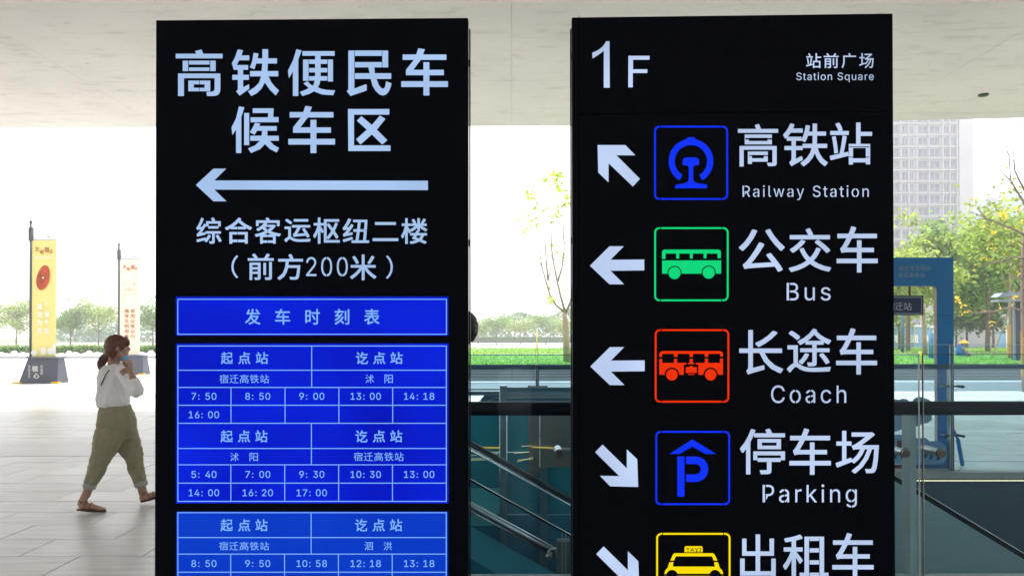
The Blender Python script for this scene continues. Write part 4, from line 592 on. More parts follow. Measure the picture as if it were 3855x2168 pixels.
# ---- left totem: title, drawn stroke by stroke (measured off the picture, crop origin 560,40)
S1 = 2.0702
def c1(pts): return A(pts, 560, 40, S1)
def c2(pts): return A(pts, 560, 740, S1)
S3 = 1.9903
def c3(pts): return A(pts, 560, 1440, S3)
CHE = [(2101,297),(2152,304),(2138,345),(2320,345),(2320,387),(2120,387),(2062,464),(2141,464),(2141,405),(2187,405),(2187,464),(2300,464),(2300,506),(2187,506),(2187,553),(2332,553),(2332,598),(2187,598),(2187,664),(2141,664),(2141,598),(1968,598),(1968,553),(2141,553),(2141,506),(2005,506),(2005,465),(2066,387),(1979,387),(1979,345),(2085,345)]
title = {
 'gao': [[(362,318),(412,306),(425,339),(576,339),(576,375),(211,375),(211,339),(370,339)], [(265,393),(308,393),(308,474),(265,474)], [(314,393),(474,393),(474,423),(314,423)], [(314,446),(474,446),(474,473),(314,473)],
   [(480,393),(522,393),(522,474),(480,474)], [(229,493),(559,493),(559,612),(556,636),(546,654),(530,664),(508,668),(455,668),(450,636),(495,634),(508,628),(514,615),(514,529),(275,529),(275,668),(229,668)],
   [(309,548),(394,548),(394,577),(352,577),(352,604),(394,604),(394,631),(309,631)], [(398,548),(480,548),(480,631),(398,631),(398,604),(436,604),(436,577),(398,577)]],
 'tie': [[(694,306),(735,312),(724,352),(784,352),(784,390),(706,390),(686,427),(775,427),(775,464),(736,464),(736,503),(781,503),(781,542),(736,542),(736,600),(782,576),(784,612),(709,665),(682,632),(695,618),(695,542),(652,542),(652,503),(695,503),(695,464),(663,464),(648,412),(672,370)],
   [(818,332),(856,338),(849,375),(886,375),(886,304),(931,304),(931,375),(1000,375),(1000,415),(928,415),(926,474),(1010,474),(1010,515),(934,515),(955,560),(985,597),(1016,625),(990,664),(945,620),(905,563),(880,610),(845,645),(800,668),(774,632),(825,600),(860,565),(876,515),(790,515),(790,474),(880,474),(885,415),(838,415),(824,460),(788,446),(806,400)]],
 'bian': [[(1152,303),(1192,314),(1166,385),(1166,668),(1124,668),(1124,478),(1093,530),(1085,472),(1125,390)],
   [(1198,319),(1449,319),(1449,355),(1340,355),(1340,384),(1392,384),(1392,418),(1340,418),(1340,450),(1392,450),(1392,484),(1340,484),(1340,514),(1392,514),(1392,548),(1337,548),(1332,575),(1318,600),(1345,612),(1385,620),(1453,624),(1438,662),(1350,656),(1288,632),(1250,652),(1198,668),(1178,637),(1225,618),(1248,606),(1205,570),(1237,553),(1262,578),(1282,588),(1294,548),(1250,548),(1250,514),(1297,514),(1297,484),(1250,484),(1250,450),(1297,450),(1297,418),(1250,418),(1250,384),(1297,384),(1297,355),(1198,355)],
   [(1203,384),(1246,384),(1246,550),(1203,550)], [(1397,384),(1436,384),(1436,555),(1397,555)]],
 'min': [[(1556,314),(1603,314),(1603,610),(1690,577),(1699,580),(1699,625),(1573,668),(1543,630),(1556,618)], [(1607,314),(1817,314),(1817,356),(1607,356)], [(1821,314),(1866,314),(1866,445),(1821,445)],
   [(1607,404),(1817,404),(1817,445),(1758,445),(1763,491),(1890,491),(1890,535),(1775,535),(1795,585),(1812,605),(1828,612),(1842,598),(1850,553),(1893,570),(1885,600),(1872,632),(1850,657),(1822,665),(1798,655),(1770,630),(1745,590),(1730,535),(1607,535),(1607,491),(1722,491),(1712,445),(1607,445)]],
 'che': [CHE],
 'hou': [[(704,748),(746,756),(722,830),(722,1112),(681,1112),(681,930),(652,972),(646,912),(680,845)], [(744,800),(783,800),(783,1050),(744,1050)],
   [(811,764),(974,764),(971,832),(1012,832),(1012,872),(794,872),(794,834),(929,834),(932,800),(811,800)],
   [(829,876),(869,882),(862,902),(998,902),(998,938),(925,938),(925,977),(1014,977),(1014,1016),(945,1016),(975,1050),(1016,1072),(998,1108),(945,1080),(906,1042),(870,1080),(798,1112),(774,1076),(830,1052),(866,1016),(792,1016),(792,977),(880,977),(885,938),(845,938),(825,970),(788,950),(810,915)]],
 'che2': [[(x - 880, y + 448) for x, y in CHE]],
 'qu': [[(1553,769),(1875,769),(1875,813),(1600,813),(1600,1052),(1884,1052),(1884,1096),(1556,1096)],
   [(1658,825),(1739,893),(1803,820),(1845,846),(1778,930),(1860,1012),(1820,1046),(1739,967),(1650,1046),(1616,1005),(1700,930),(1622,860)]]}
for key in title:
    f = L_.flat()
    for p in title[key]: f.poly(c1(p))
    L_.end(f, 'title_character', M_LIT)
f = L_.flat(); f.poly(c1([(368,1360),(505,1233),(604,1233),(512,1325),(2176,1327),(2176,1400),(512,1396),(606,1487),(505,1487)])); L_.end(f, 'arrow', M_LIT)
f = L_.flat(0.0009)
W1 = 0.012
for ch, x0, y0, x1, y1 in (('综',372,165,568,368),('合',595,165,806,368),('客',828,165,1030,368),('运',1058,175,1262,356),('枢',1283,165,1490,368),('纽',1512,172,1718,362),('二',1746,200,1946,348),('楼',1968,170,2172,370)):
    (a, b), (c, d) = c2([(x0, y0), (x1, y1)]); f.han(ch, a, b, c, d, W1)
L_.end(f, 'lettering', M_LIT)
f = L_.flat(0.0009)
for ch, x0, y0, x1, y1, w in (('（',645,458,698,636,0.004),('前',773,445,975,650,W1),('方',1005,448,1203,650,W1),('米',1570,452,1775,652,W1),('）',1850,460,1903,640,0.004)):
    (a, b), (c, d) = c2([(x0, y0), (x1, y1)]); f.han(ch, a, b, c, d, w)
for ch, x0, x1 in (('2',1228,1308),('0',1345,1430),('0',1467,1552)):
    (a, b), (c, d) = c2([(x0, 474), (x1, 620)]); f.latin(ch, a, c, d, d - b)
L_.end(f, 'lettering', M_LIT)
f = L_.flat(0.0025)                                     # bridges of the cut-out letters
for x0, y0, x1, y1 in ((692,165 + 60,696,368),(927,225,931,368),(1385,470,1390,492),(1385,603,1390,624),(1507,470,1512,492),(1507,603,1512,624),(1650,262,1705,265),(2068,262,2172,264)):
    (a, b), (c, d) = c2([(x0, y0), (x1, y1)]); f = L_.flat(0.0025); f.rect(a, b, c, d); L_.end(f, 'stencil_bridge', M_CUT)

def table(T, name, x0, y0, x1, y1, m, lines, label=None):
    p = T.flat(0.0012); p.rect(x0, y0, x1, y1); o = T.end(p, name, m)
    if label: o['label'] = label
    q = T.flat(0.0018)
    for (a, b, c, d) in lines: q.rect(a, b, c, d)
    T.end(q, 'grid_lines', M_LINE, o); return o
def hl(x0, x1, y, t=3.4): return (x0, y - t / 2, x1, y + t / 2)
def vl(x, y0, y1, t=3.4): return (x - t / 2, y0, x + t / 2, y1)
XL, XR = 670.8, 1680.5
(ax, ay), (bx, by) = c2([(213, 780), (2335, 1083)])
t1 = table(L_, 'timetable_heading', ax, ay, bx, by, M_TBL, [hl(XL - 2, XR + 2, 1126.5), hl(XL - 2, XR + 2, 1258.0), vl(XL - 0.5, 1126, 1258), vl(XR + 0.5, 1126, 1258)])
f = L_.flat(0.0026)
for ch, x0, x1 in (('发',753,873),('车',986,1105),('时',1222,1336),('刻',1450,1565),('表',1680,1800)):
    (a, b), (c, d) = c2([(x0, 875), (x1, 997)]); f.han(ch, a, b, c, d, 0.012)
L_.end(f, 'lettering', M_LINE, t1)
t2 = table(L_, 'timetable', 663, 1292.5, 1689, 1893.5, M_TBL,
  [hl(XL, XR, y) for y in (1302, 1393, 1457.6, 1524.6, 1592.3, 1686.8, 1748.2, 1817, 1885.5)] + [vl(XL, 1300.4, 1887), vl(XR, 1300.4, 1887), vl(1174, 1302, 1457), vl(1173, 1592, 1748)] +
  [vl(x, 1457.6, 1592) for x in (870.6, 1073.8, 1276.5, 1478.8)] + [vl(x, 1748, 1885.5) for x in (870, 1072.8, 1275.5, 1478)], 'blue backlit timetable of two routes')
t3 = table(L_, 'timetable', 664, 1923.8, 1687, 2560, M_TBL2,
  [hl(XL, XR, y) for y in (1928, 2021.5, 2083.5, 2151.5, 2220, 2312, 2374, 2443, 2512)] + [vl(XL, 1926.4, 2512), vl(XR - 0.5, 1926.4, 2512), vl(1172, 1928, 2083)] +
  [vl(x, 2083, 2220) for x in (869.5, 1072, 1274.5, 1477)], 'blue backlit timetable cut off below')
HEAD = 0.014
def headrow(T, par, cc, y0, y1, xs1, xs2):
    for word, xs in (('起点站', xs1), ('讫点站', xs2)):
        f = T.flat(0.0026)
        for ch, (x0, x1) in zip(word, xs):
            (a, b), (c, d) = cc([(x0, y0), (x1, y1)]); f.han(ch, a, b, c, d, HEAD)
        T.end(f, 'lettering', M_LINE, par)
headrow(L_, t2, c2, 1210, 1304, ((565, 658), (700, 795), (836, 933)), ((1615, 1710), (1750, 1845), (1884, 1980)))
headrow(L_, t2, c3, 355, 445, ((540, 632), (670, 762), (800, 893)), ((1549, 1640), (1680, 1772), (1810, 1901)))
headrow(L_, t3, c3, 1018, 1110, ((540, 632), (672, 763), (802, 893)), ((1547, 1638), (1678, 1770), (1808, 1900)))
def namerow(T, par, items):
    for word, x0, x1, y0, y1 in items:
        f = T.flat(0.0026)
        n = len(word); em_box = (x1 - x0) / (n - 1 + 0.90) if n > 1 else x1 - x0
        for i, ch in enumerate(word):
            if ch == ' ': continue
            f.han(ch, x0 + i * em_box, y0, x0 + i * em_box + em_box * 0.88, y1, 0.004)
        T.end(f, 'lettering', M_LINE, par)
namerow(L_, t2, (('宿迁高铁站', 827, 1015, 1409, 1442), ('沭 阳', 1377, 1480, 1409, 1442)))
namerow(L_, t2, (('沭 阳', 868, 973, 1703, 1735), ('宿迁高铁站', 1332, 1521, 1701, 1734)))
namerow(L_, t3, (('宿迁高铁站', 826, 1015, 2037, 2069), ('泗 洪', 1373, 1477, 2037, 2069)))
def times(T, par, yc, row, cc=(416, 819, 1223, 1627, 2027)):
    for xc, s in zip(cc, row):
        if not s: continue
        f = T.flat(0.0026)
        h, m_ = s.split(':')
        base = 1440 + (yc + 25) / S3; cap = 25.2
        dw = 21.5 / 1.0
        wh = dw * len(h) / 2 * 1.0
        # total width measured off the picture: 94 for one-digit hours, 114 for two
        tot = 94 if len(h) == 1 else 114; x0 = 560 + xc / S3 - tot / 2
        hw = 17.5 if len(h) == 1 else 40
        f.latin(h, x0, x0 + hw, base, cap, 0.02, 0.006)
        f.rect(x0 + hw + 8, base - 4.5, x0 + hw + 12.5, base); f.rect(x0 + hw + 8, base - 18, x0 + hw + 12.5, base - 13.5)
        f.latin(m_, x0 + tot - 41, x0 + tot, base, cap, 0.02, 0.006)
        T.end(f, 'lettering', M_LINE, par)
times(L_, t2, 101, ('7:50', '8:50', '9:00', '13:00', '14:18'))
times(L_, t2, 239, ('16:00', '', '', '', ''))
times(L_, t2, 685, ('5:40', '7:00', '9:30', '10:30', '13:00'))
times(L_, t2, 822, ('14:00', '16:20', '17:00', '', ''))
times(L_, t3, 1351, ('8:50', '9:50', '10:58', '12:18', '13:18'))

# ---- right totem
SR = 2.0125
def c4(p): return A(p, 2120, 30, SR)
def c5(p): return A(p, 2120, 750, SR)
def c6(p): return A(p, 2120, 1448, SR)
# frame seams: side stiles and the joint under the heading board
f = R_.flat(0.0004); f.rect(2178.5, 60, 2180.5, 3000); f.rect(3335, 58, 3337.5, 3000); R_.end(f, 'panel_seam', M_CUT)
(ax, ay), (bx, by) = c4([(120, 800), (2448, 787)])
hb = R_.slab('heading_board', (2181 - 2153) / 1208 * R_.w, (3334 - 2153) / 1208 * R_.w, -0.004, -0.0002, (on_plane(2700, 425, R_.p0, R_.n)).z, R_.ztop - 0.004, M_BLACK, 0.001)
lb = R_.slab('symbol_board', (2181 - 2153) / 1208 * R_.w, (3334 - 2153) / 1208 * R_.w, -0.004, -0.0002, 0.10, (on_plane(2700, 434, R_.p0, R_.n)).z, M_BLACK, 0.001)
LF = 0.0046
f = R_.flat(LF)
f.poly(c4([(220,345),(262,328),(292,305),(312,283),(325,259),(350,259),(352,610),(307,610),(307,330),(280,352),(250,372),(222,390)]))
f.poly(c4([(493,369),(654,369),(652,399),(528,399),(528,471),(637,471),(636,499),(526,499),(526,607),(492,607)]))
R_.end(f, 'lettering', M_LIT2, hb)
f = R_.flat(LF)
for ch, x0, x1 in (('站', 1837, 1950), ('前', 1970, 2082), ('广', 2105, 2214), ('场', 2238, 2347)):
    (a, b), (c, d) = c4([(x0, 350), (x1, 462)]); f.han(ch, a, b, c, d, 0.006)
(a, b), (c, d) = c4([(1762, 497), (2347, 553)])
br = f.latin('Station Square', a, c, d, d - b, 0.05)
R_.end(f, 'lettering', M_LIT2, hb)
def bridges(boxes, px):
    for c, x0, y0, x1, y1 in boxes:
        f = R_.flat(LF + 0.0022)
        w = x1 - x0
        if c in 'RBP': f.rect(x0 + w * 0.20, y0 - 1, x0 + w * 0.20 + px, y1 + 1)
        elif c in 'oag': f.rect(x0 + w * 0.5 - px / 2, y0 - 1, x0 + w * 0.5 + px / 2, y1 + 1)
        elif c in 'qe': f.rect(x0 + w * 0.62, y0 - 1, x0 + w * 0.62 + px, y1 + 1)
        else: continue
        R_.end(f, 'stencil_bridge', M_CUT, lb)
WR = 0.010
rows = (
 (c4, (('高',1321,885,1625,1205),('铁',1663,880,2000,1203),('站',2015,873,2335,1190)), 'Railway Station', 1356, 2310, 1350, 1434, 0.085),
 (c5, (('公',1328,228,1675,550),('交',1706,222,2026,552),('车',2067,208,2378,556)), 'Bus', 1690, 2022, 635, 766, 0.09),
 (c5, (('长',1331,990,1663,1325),('途',1692,980,2026,1310),('车',2063,977,2373,1326)), 'Coach', 1572, 2140, 1410, 1540, 0.09),
 (c6, (('停',1337,330,1677,675),('车',1710,328,2024,678),('场',2060,346,2387,668)), 'Parking', 1508, 2220, 755, 886, 0.085),
 (c6, (('出',1338,1128,1607,1460),('租',1662,1130,2006,1460),('车',2034,1118,2347,1462)), 'Taxi', 1690, 2030, 1530, 1660, 0.06))
for cc, hans, word, x0, x1, yt, yb, tr in rows:
    f = R_.flat(LF)
    for ch, a0, b0, a1, b1 in hans:
        (a, b), (c, d) = cc([(a0, b0), (a1, b1)]); f.han(ch, a, b, c, d, WR)
    R_.end(f, 'lettering', M_LIT2, lb)
    f = R_.flat(LF)
    (a, b), (c, d) = cc([(x0, yt), (x1, yb)])
    if word == 'Taxi': bx_ = f.latin('Ta', a, (a + c) / 2, d, d - b, tr)   # cut off below the picture
    else: bx_ = f.latin(word, a, c, d, d - b, tr)
    R_.end(f, 'lettering', M_LIT2, lb)
    bridges(bx_, 3.4 if word != 'Railway Station' else 2.6)
f = R_.flat(LF + 0.0022)
for cc, x0, y0, x1, y1 in ((c4,2160,1055,2312,1061),(c4,2160,1132,2312,1138),(c4,1376,992,1410,1003),(c4,1542,992,1576,1003),(c4,1404,1120,1436,1128),(c4,1515,1120,1548,1128),(c6,1858,1160,1862,1449),(c6,1932,1160,1936,1449),(c6,1337,1303,1452,1309),(c6,1490,1303,1610,1309)):
    (a, b), (c, d) = cc([(x0, y0), (x1, y1)]); f = R_.flat(LF + 0.0022); f.rect(a, b, c, d); R_.end(f, 'stencil_bridge', M_CUT, lb)
ARL = [(202,505),(350,358),(458,358),(358,460),(613,458),(613,540),(358,543),(460,645),(350,645)]
ADR = [(298,450),(481,630),(481,486),(560,562),(567,770),(355,765),(278,686),(424,688),(242,508)]
for cc, pts in ((c4, [(260,1043),(470,1043),(545,1120),(402,1120),(580,1298),(527,1356),(343,1180),(343,1325),(265,1250)]), (c5, ARL), (c5, [(x + 3, y + 761) for x, y in ARL]), (c6, ADR), (c6, [(x + 8, y + 769) for x, y in ADR])):
    f = R_.flat(LF); f.poly(cc(pts)); R_.end(f, 'arrow', M_LIT2, lb)
def frame(f, cc, x0, y0, x1, y1, t=14, r=40, g=7):
    gx0, gx1 = x0 + 48, x1 - 52
    def corner(cx, cy, a0, ra): return circ(cx, cy, ra, a0, a0 + 90, 8)
    def ring(ra): return None
    # two ends (U shapes) and two straight bars
    def pathside(sx):
        if sx < 0:
            out = [(gx0 - g / 2, y0)] + corner(x0 + r, y0 + r, 180, r)[::-1] + corner(x0 + r, y1 - r, 90, r)[::-1] + [(gx0 - g / 2, y1)]
            inn = [(gx0 - g / 2, y1 - t)] + corner(x0 + r, y1 - r, 90, r - t) + corner(x0 + r, y0 + r, 180, r - t) + [(gx0 - g / 2, y0 + t)]
        else:
            out = [(gx1 + g / 2, y0)] + corner(x1 - r, y0 + r, 270, r) + corner(x1 - r, y1 - r, 0, r) + [(gx1 + g / 2, y1)]
            inn = [(gx1 + g / 2, y1 - t)] + corner(x1 - r, y1 - r, 0, r - t)[::-1] + corner(x1 - r, y0 + r, 270, r - t)[::-1] + [(gx1 + g / 2, y0 + t)]
        return out + inn
    f.poly(cc(pathside(-1))); f.poly(cc(pathside(1)))
    for ya, yb in ((y0, y0 + t), (y1 - t, y1)): f.poly(cc([(gx0 + g / 2, ya), (gx1 - g / 2, ya), (gx1 - g / 2, yb), (gx0 + g / 2, yb)]))
# railway emblem
f = R_.flat(LF); frame(f, c4, 687, 897, 1247, 1457); fr = R_.end(f, 'symbol_frame', M_BLUE, lb); f = R_.flat(LF)
rc = (966, 1165)
f.poly(c4(circ(*rc, 169, 120 + 1, 420 - 1, 40) + circ(*rc, 122, 120 + 1, 420 - 1, 40)[::-1]))
f.poly(c4([(933,992),(940,984),(992,984),(998,992),(998,1010),(933,1010)]))
f.poly(c4([(903,1160),(910,1144),(930,1136),(1000,1136),(1020,1144),(1028,1160),(1028,1194),(990,1198),(983,1215),(983,1300),(990,1318),(1012,1330),(1088,1342),(1086,1369),(845,1369),(848,1345),(922,1330),(944,1318),(949,1300),(949,1215),(942,1198),(903,1194)]))
R_.end(f, 'railway_symbol', M_BLUE, lb)
# bus
f = R_.flat(LF); frame(f, c5, 688, 214, 1251, 773); R_.end(f, 'symbol_frame', M_GREEN, lb); f = R_.flat(LF)
f.poly(c5([(747,453),(747,398),(755,388),(768,383),(1172,383),(1185,387),(1192,398),(1192,448),(1167,448),(1167,413),(1084,413),(1084,449),(1062,449),(1062,413),(980,413),(980,450),(958,450),(958,413),(877,413),(877,451),(855,451),(855,413),(774,413),(774,453)]))
def body(x0, y0, x1, y1, wheels, ra):
    pts = [(x0, y0), (x1, y0), (x1, y1)]
    for wx, wy in sorted(wheels, reverse=True):
        a = math.degrees(math.asin(min(1, (y1 - wy) / ra)))
        pts += circ(wx, wy, ra, a, -180 - a, 20)
    return pts + [(x0, y1)]
f.poly(c5(body(748, 465, 1194, 565, [(842, 560), (1100, 557)], 54)))
for wx, wy in ((842, 560), (1100, 557)): f.poly(c5(circ(wx, wy, 46)))
R_.end(f, 'bus_symbol', M_GREEN, lb)
# coach
f = R_.flat(LF); frame(f, c5, 692, 984, 1256, 1538); R_.end(f, 'symbol_frame', M_RED, lb); f = R_.flat(LF)
f.poly(c5([(727,1193),(727,1168),(735,1156),(748,1149),(1185,1149),(1200,1155),(1208,1168),(1208,1190),(1187,1190),(1187,1170),(1097,1170),(1097,1192),(1070,1192),(1070,1170),(980,1170),(980,1193),(955,1193),(955,1170),(865,1170),(865,1193),(837,1193),(837,1170),(748,1170),(748,1193)]))
f.poly(c5([(727,1208),(748,1208),(748,1238),(838,1238),(838,1208),(862,1208),(862,1238),(932,1238),(932,1250),(912,1250),(912,1328)] + circ(822, 1328, 55, 0, -180, 20) + [(727,1328)]))
f.poly(c5([(956,1208),(980,1208),(980,1238),(990,1238),(990,1248),(944,1248),(944,1238),(956,1238)]))
f.poly(c5([(1208,1206),(1186,1206),(1186,1238),(1096,1238),(1096,1206),(1071,1206),(1071,1238),(1002,1238),(1002,1250),(1022,1250),(1022,1328)] + circ(1115, 1328, 55, 180, 360, 20) + [(1208,1328)]))
f.poly(c5([(927,1270),(955,1270),(955,1262),(981,1262),(981,1270),(1010,1270),(1010,1314),(927,1314)]))
f.poly(c5([(944,1323),(992,1323),(992,1329),(944,1329)]))
for wx, wy in ((822, 1328), (1115, 1328)): f.poly(c5(circ(wx, wy, 43)))
R_.end(f, 'coach_symbol', M_RED, lb)
# parking
f = R_.flat(LF); frame(f, c6, 697, 347, 1262, 907); R_.end(f, 'symbol_frame', M_BLUE, lb); f = R_.flat(LF)
f.poly(c6([(977,411),(1156,521),(1075,521),(977,466),(880,521),(804,521)]))
f.poly(c6([(863,540),(917,540),(917,843),(863,843)]))
f.poly(c6([(930,540)] + circ(1001, 636, 96, -90, 90, 18) + [(930,732),(930,675)] + circ(1001, 636, 39, 90, -90, 12) + [(930,598)]))
R_.end(f, 'parking_symbol', M_BLUE, lb)
# taxi
f = R_.flat(LF); frame(f, c6, 703, 1117, 1265, 1677); R_.end(f, 'symbol_frame', M_YEL, lb); f = R_.flat(LF)
f.poly(c6([(917,1263),(918,1225),(926,1217),(1046,1217),(1054,1225),(1054,1263)]))
f.poly(c6([(810,1326),(830,1280),(840,1270),(1132,1270),(1145,1280),(1166,1326),(1138,1326),(1125,1294),(852,1294),(838,1326)]))
f.poly(c6([(803,1338),(834,1338),(829,1371),(1147,1371),(1141,1338),(1171,1338),(1183,1380),(1203,1400),(1210,1428)] + circ(1148, 1440, 44, -20, -160, 12) + circ(823, 1440, 44, -20, -160, 12) + [(764,1428),(772,1400),(790,1380)]))
f.poly(c6([(764,1442),(778,1442),(780,1490),(1196,1490),(1198,1442),(1210,1442),(1210,1540),(1150,1540),(1150,1510),(820,1510),(820,1540),(764,1540)]))
f.poly(c6([(862,1442),(1110,1442),(1110,1452),(862,1452)]))
R_.end(f, 'taxi_symbol', M_YEL, lb)
f = R_.flat(LF + 0.001); (a, b), (c, d) = c6([(930, 1231), (1044, 1259)]); f.latin('TAXI', a, c, d, d - b, 0.01, 0.01); R_.end(f, 'lettering', M_CUT, lb)

# ------------------------------------------------------------------ glass balustrades round the pit
def balustrade(name, label, Yg, Yr, Yp, joints, ztop, zrail, rrail, gm, post_w, post_d, zb, posts, clamps, x0, x1, gap, rail_m, clamp_r, big):
    t = thing(name, label, 'balustrade', ((x0 + x1) / 2, Yg, 0), 'glass balustrades round the stair pit'); o = Vector(t.location)
    js = [x0] + [j for j in joints if x0 < j < x1] + [x1]
    for a, b in zip(js, js[1:]):
        pn = MB(); xa, xb = a + gap / 2, b - gap / 2
        pn.box(xa, xb, Yg, Yg + 0.012, zb, ztop)
        pn.mi = [1, 1, 0, 1, 0, 1]
        gp = pn.obj('glass_panel', [gm, M_GEDGE], t, o)
        for xe0 in (xa, xb - 0.004): MB().box(xe0, xe0 + 0.004, Yg - 0.001, Yg + 0.013, zb, ztop).obj('edge_trim', mat('edge_trim', (0.55, 0.58, 0.56), 0.35, spec=0.6), gp, o)
        MB().box(xa, xb, Yg - 0.001, Yg + 0.013, ztop + 0.0005, ztop + 0.005).obj('top_trim', M_DSTEEL if big else M_GEDGE, gp, o)
    MB().tube([(x0, Yr, zrail), (x1, Yr, zrail)], rrail, 20).obj('handrail', rail_m, t, o, True)
    for px_ in posts:
        b = MB().box(px_ - post_w / 2, px_ + post_w / 2, Yp, Yp + post_d, zb if big else 0.012, zrail)
        p = b.obj('post', mat('near_post', (0.40, 0.42, 0.39), 0.4, metal=0.25, var=0.08, scale=6) if big else MATS['post_steel'], t, o)
        for zc in clamps:
            for sx in (-1, 1):
                xe = px_ + sx * (0.115 if big else 0.10)
                c = MB()
                c.tube([(px_ + sx * post_w / 2, Yp + post_d / 2, zc), (xe, Yp + post_d / 2 - 0.0, zc)], 0.012 if big else 0.010, 8)
                c.tube([(xe, Yp + post_d / 2 + 0.02, zc), (xe, Yg - 0.028, zc)], clamp_r, 20)
                cl_ = c.obj('clamp', M_STEEL if big else M_DSTEEL, t, o, False)
                MB().tube([(xe, Yg - 0.0285, zc), (xe, Yg - 0.034, zc)], clamp_r * 0.9, 20).obj('disc', mat('disc_steel', (0.12, 0.11, 0.10), 0.3, metal=0.7), cl_, o)
                MB().tube([(xe, Yg - 0.010, zc), (xe, Yg - 0.016, zc)], clamp_r * 1.12, 20).obj('washer', M_RAIL, cl_, o)
    return t
mat('post_steel', (0.16, 0.18, 0.19), 0.4, metal=0.6, var=0.05, scale=10)
mat('post_steel', (0.16, 0.18, 0.19), 0.4, metal=0.6, var=0.05, scale=10)
near = balustrade('glass_balustrade', 'nearer tinted glass balustrade with thick black handrail behind the totems', 4.80, 4.90, 4.905,
    (0.505, 2.655, 4.82), 1.475, 1.12, 0.047, M_GLASS, 0.042, 0.10, -0.35, (0.42, 2.655, 4.9), (0.84,), -1.55, 7.4, 0.022, M_RAIL, 0.027, True)
far_ = balustrade('glass_balustrade', 'farther tinted glass balustrade with steel plate posts beyond the stair pit', 8.70, 8.74, 8.72,
    (0.29, 5.165), 1.49, 1.232, 0.030, M_GLASS_FAR, 0.034, 0.085, 0.03, (0.30, 2.72, 5.19), (1.0, 0.42), -1.5, 7.6, 0.018, mat('far_rail', (0.06, 0.095, 0.13), 0.4, metal=0.2), 0.016, False)
# the post behind the right totem stands left of the seam: keep both discs clear of it

# LED line under the far coping: every lamp a small warm bead
led = thing('led_strip', 'warm string of small square lamps under the far lip of the stair pit', 'light strip', (3.2, PY1, -0.09))
MB().box(0.9, PX1 - 0.05, PY1 - 0.018, PY1 - 0.002, -0.102, -0.064).obj('channel', M_DSTEEL, led, led.location)
bead = None
for i in range(150):
    x = 3.4 + i * 0.0262
    if i in (103, 104, 105) or x > PX1 - 0.1: continue
    if bead is None:
        bead = MB().box(-0.0055, 0.0055, -0.012, 0, -0.008, 0.008).obj('lamp', M_LEDS, led)
        bead.location = Vector((x, PY1 - 0.019, -0.082)) - led.location
    else:
        c = bead.copy(); COL.objects.link(c); c.location = Vector((x, PY1 - 0.019, -0.082)) - led.location

# ------------------------------------------------------------------ escalator and stair down to the right
esc = thing('escalator', 'dark escalator with black handrails descending into the pit between the totems', 'escalator', (0, 6.4, 0)); eo = Vector(esc.location)
def line_at(x0, y0, x1, y1, D, ext0=0.0, ext1=0.0):
    a, b = P(x0, y0, D), P(x1, y1, D); d = (b - a)
    return a - d * ext0, b + d * ext1
def incl(D, x0, y0, x1, y1, e0, e1): return line_at(x0, y0, x1, y1, D, e0, e1)
# rail pair A
for D, (xa, ya, xb, yb), r, mm, nm in ((5.9, (1770, 1668, 2160, 1888), 0.022, M_DSTEEL, 'handrail'), (5.9, (1770, 1690, 2160, 1908), 0.012, mat('highlight_steel', (0.92, 0.95, 0.97), 0.22, metal=0.9), 'rail_edge'),
                                    (5.7, (1770, 1806, 2160, 2022), 0.009, M_RAIL, 'handrail'), (5.7, (1770, 1802, 2160, 2018), 0.005, mat('highlight_steel', (0.92, 0.95, 0.97), 0.22, metal=0.9), 'rail_edge'),
                                    (5.5, (1770, 1888, 2098, 2066), 0.0055, mat('highlight_steel', (0.92, 0.95, 0.97), 0.22, metal=0.9), 'rail_edge'), (5.5, (1770, 1903, 2098, 2085), 0.024, M_STEEL, 'handrail'), (5.5, (1770, 1922, 2098, 2098), 0.008, mat('highlight_steel', (0.92, 0.95, 0.97), 0.22, metal=0.9), 'rail_edge')):
    ext1 = 1.6 if D > 5.6 else 0.0
    a, b = incl(D, xa, ya, xb, yb, 0.75 if D > 5.6 else 0.9, ext1)
    MB().tube([a, b], r, 12).obj(nm, mm, esc, eo, True)  # thin bright tubes carry steel lines and the rails' sky highlights as shapes
# inclined glass sides under rails A and B
for D, pa, pb in ((5.91, (1770, 1690), (2160, 1908)), (5.71, (1770, 1815), (2160, 2030))):
    a, b = incl(D, *pa, *pb, 0.6, 1.6)
    q = MB(); q.hexa([a, b, b - Vector((0, 0, 1.0)), a - Vector((0, 0, 1.0))], None, (0, 0.010, 0)); q.obj('side_glass', M_GLASS_FAR, esc, eo)
# dark truss cladding under the glass
a, b = incl(5.95, 1770, 2100, 2160, 2318, 0.6, 1.8)
q = MB(); q.hexa([a, b, b - Vector((0, 0, 0.6)), a - Vector((0, 0, 0.6))], None, (0, 0.9, 0)); q.obj('truss', MATS['teal_cladding'], esc, eo)
# hooked rail end and end post
c0 = P(2098, 2080, 5.5)
hk = [P(2064, 2092, 5.42), P(2066, 2072, 5.42), P(2078, 2066, 5.44), P(2100, 2065, 5.5)]
MB().tube(hk, 0.011, 10).obj('rail_end', M_STEEL, esc, eo, True)
MB().tube([P(2066, 2096, 5.40), P(2070, 2082, 5.46)], [0.024, 0.02], 14).obj('rail_cap', M_STEEL, esc, eo, True)
pa, pb = P(2098, 2035, 5.35), P(2144, 2035, 5.35)
MB().box(pa.x, pb.x, 5.35, 5.42, -2.2, pa.z).obj('end_post', MATS['post_steel'], esc, eo)
MB().box(pa.x - 0.002, pb.x - 0.004, 5.33, 5.345, P(0, 2038, 5.35).z, P(0, 2027, 5.35).z).obj('clamp', M_STEEL, esc, eo)
for px_ in (2116, 2130):
    p = P(px_, 2000, 5.33); MB().box(p.x - 0.0015, p.x + 0.0015, 5.328, 5.336, -2.0, p.z).obj('glass_edge', M_GEDGE, esc, eo)

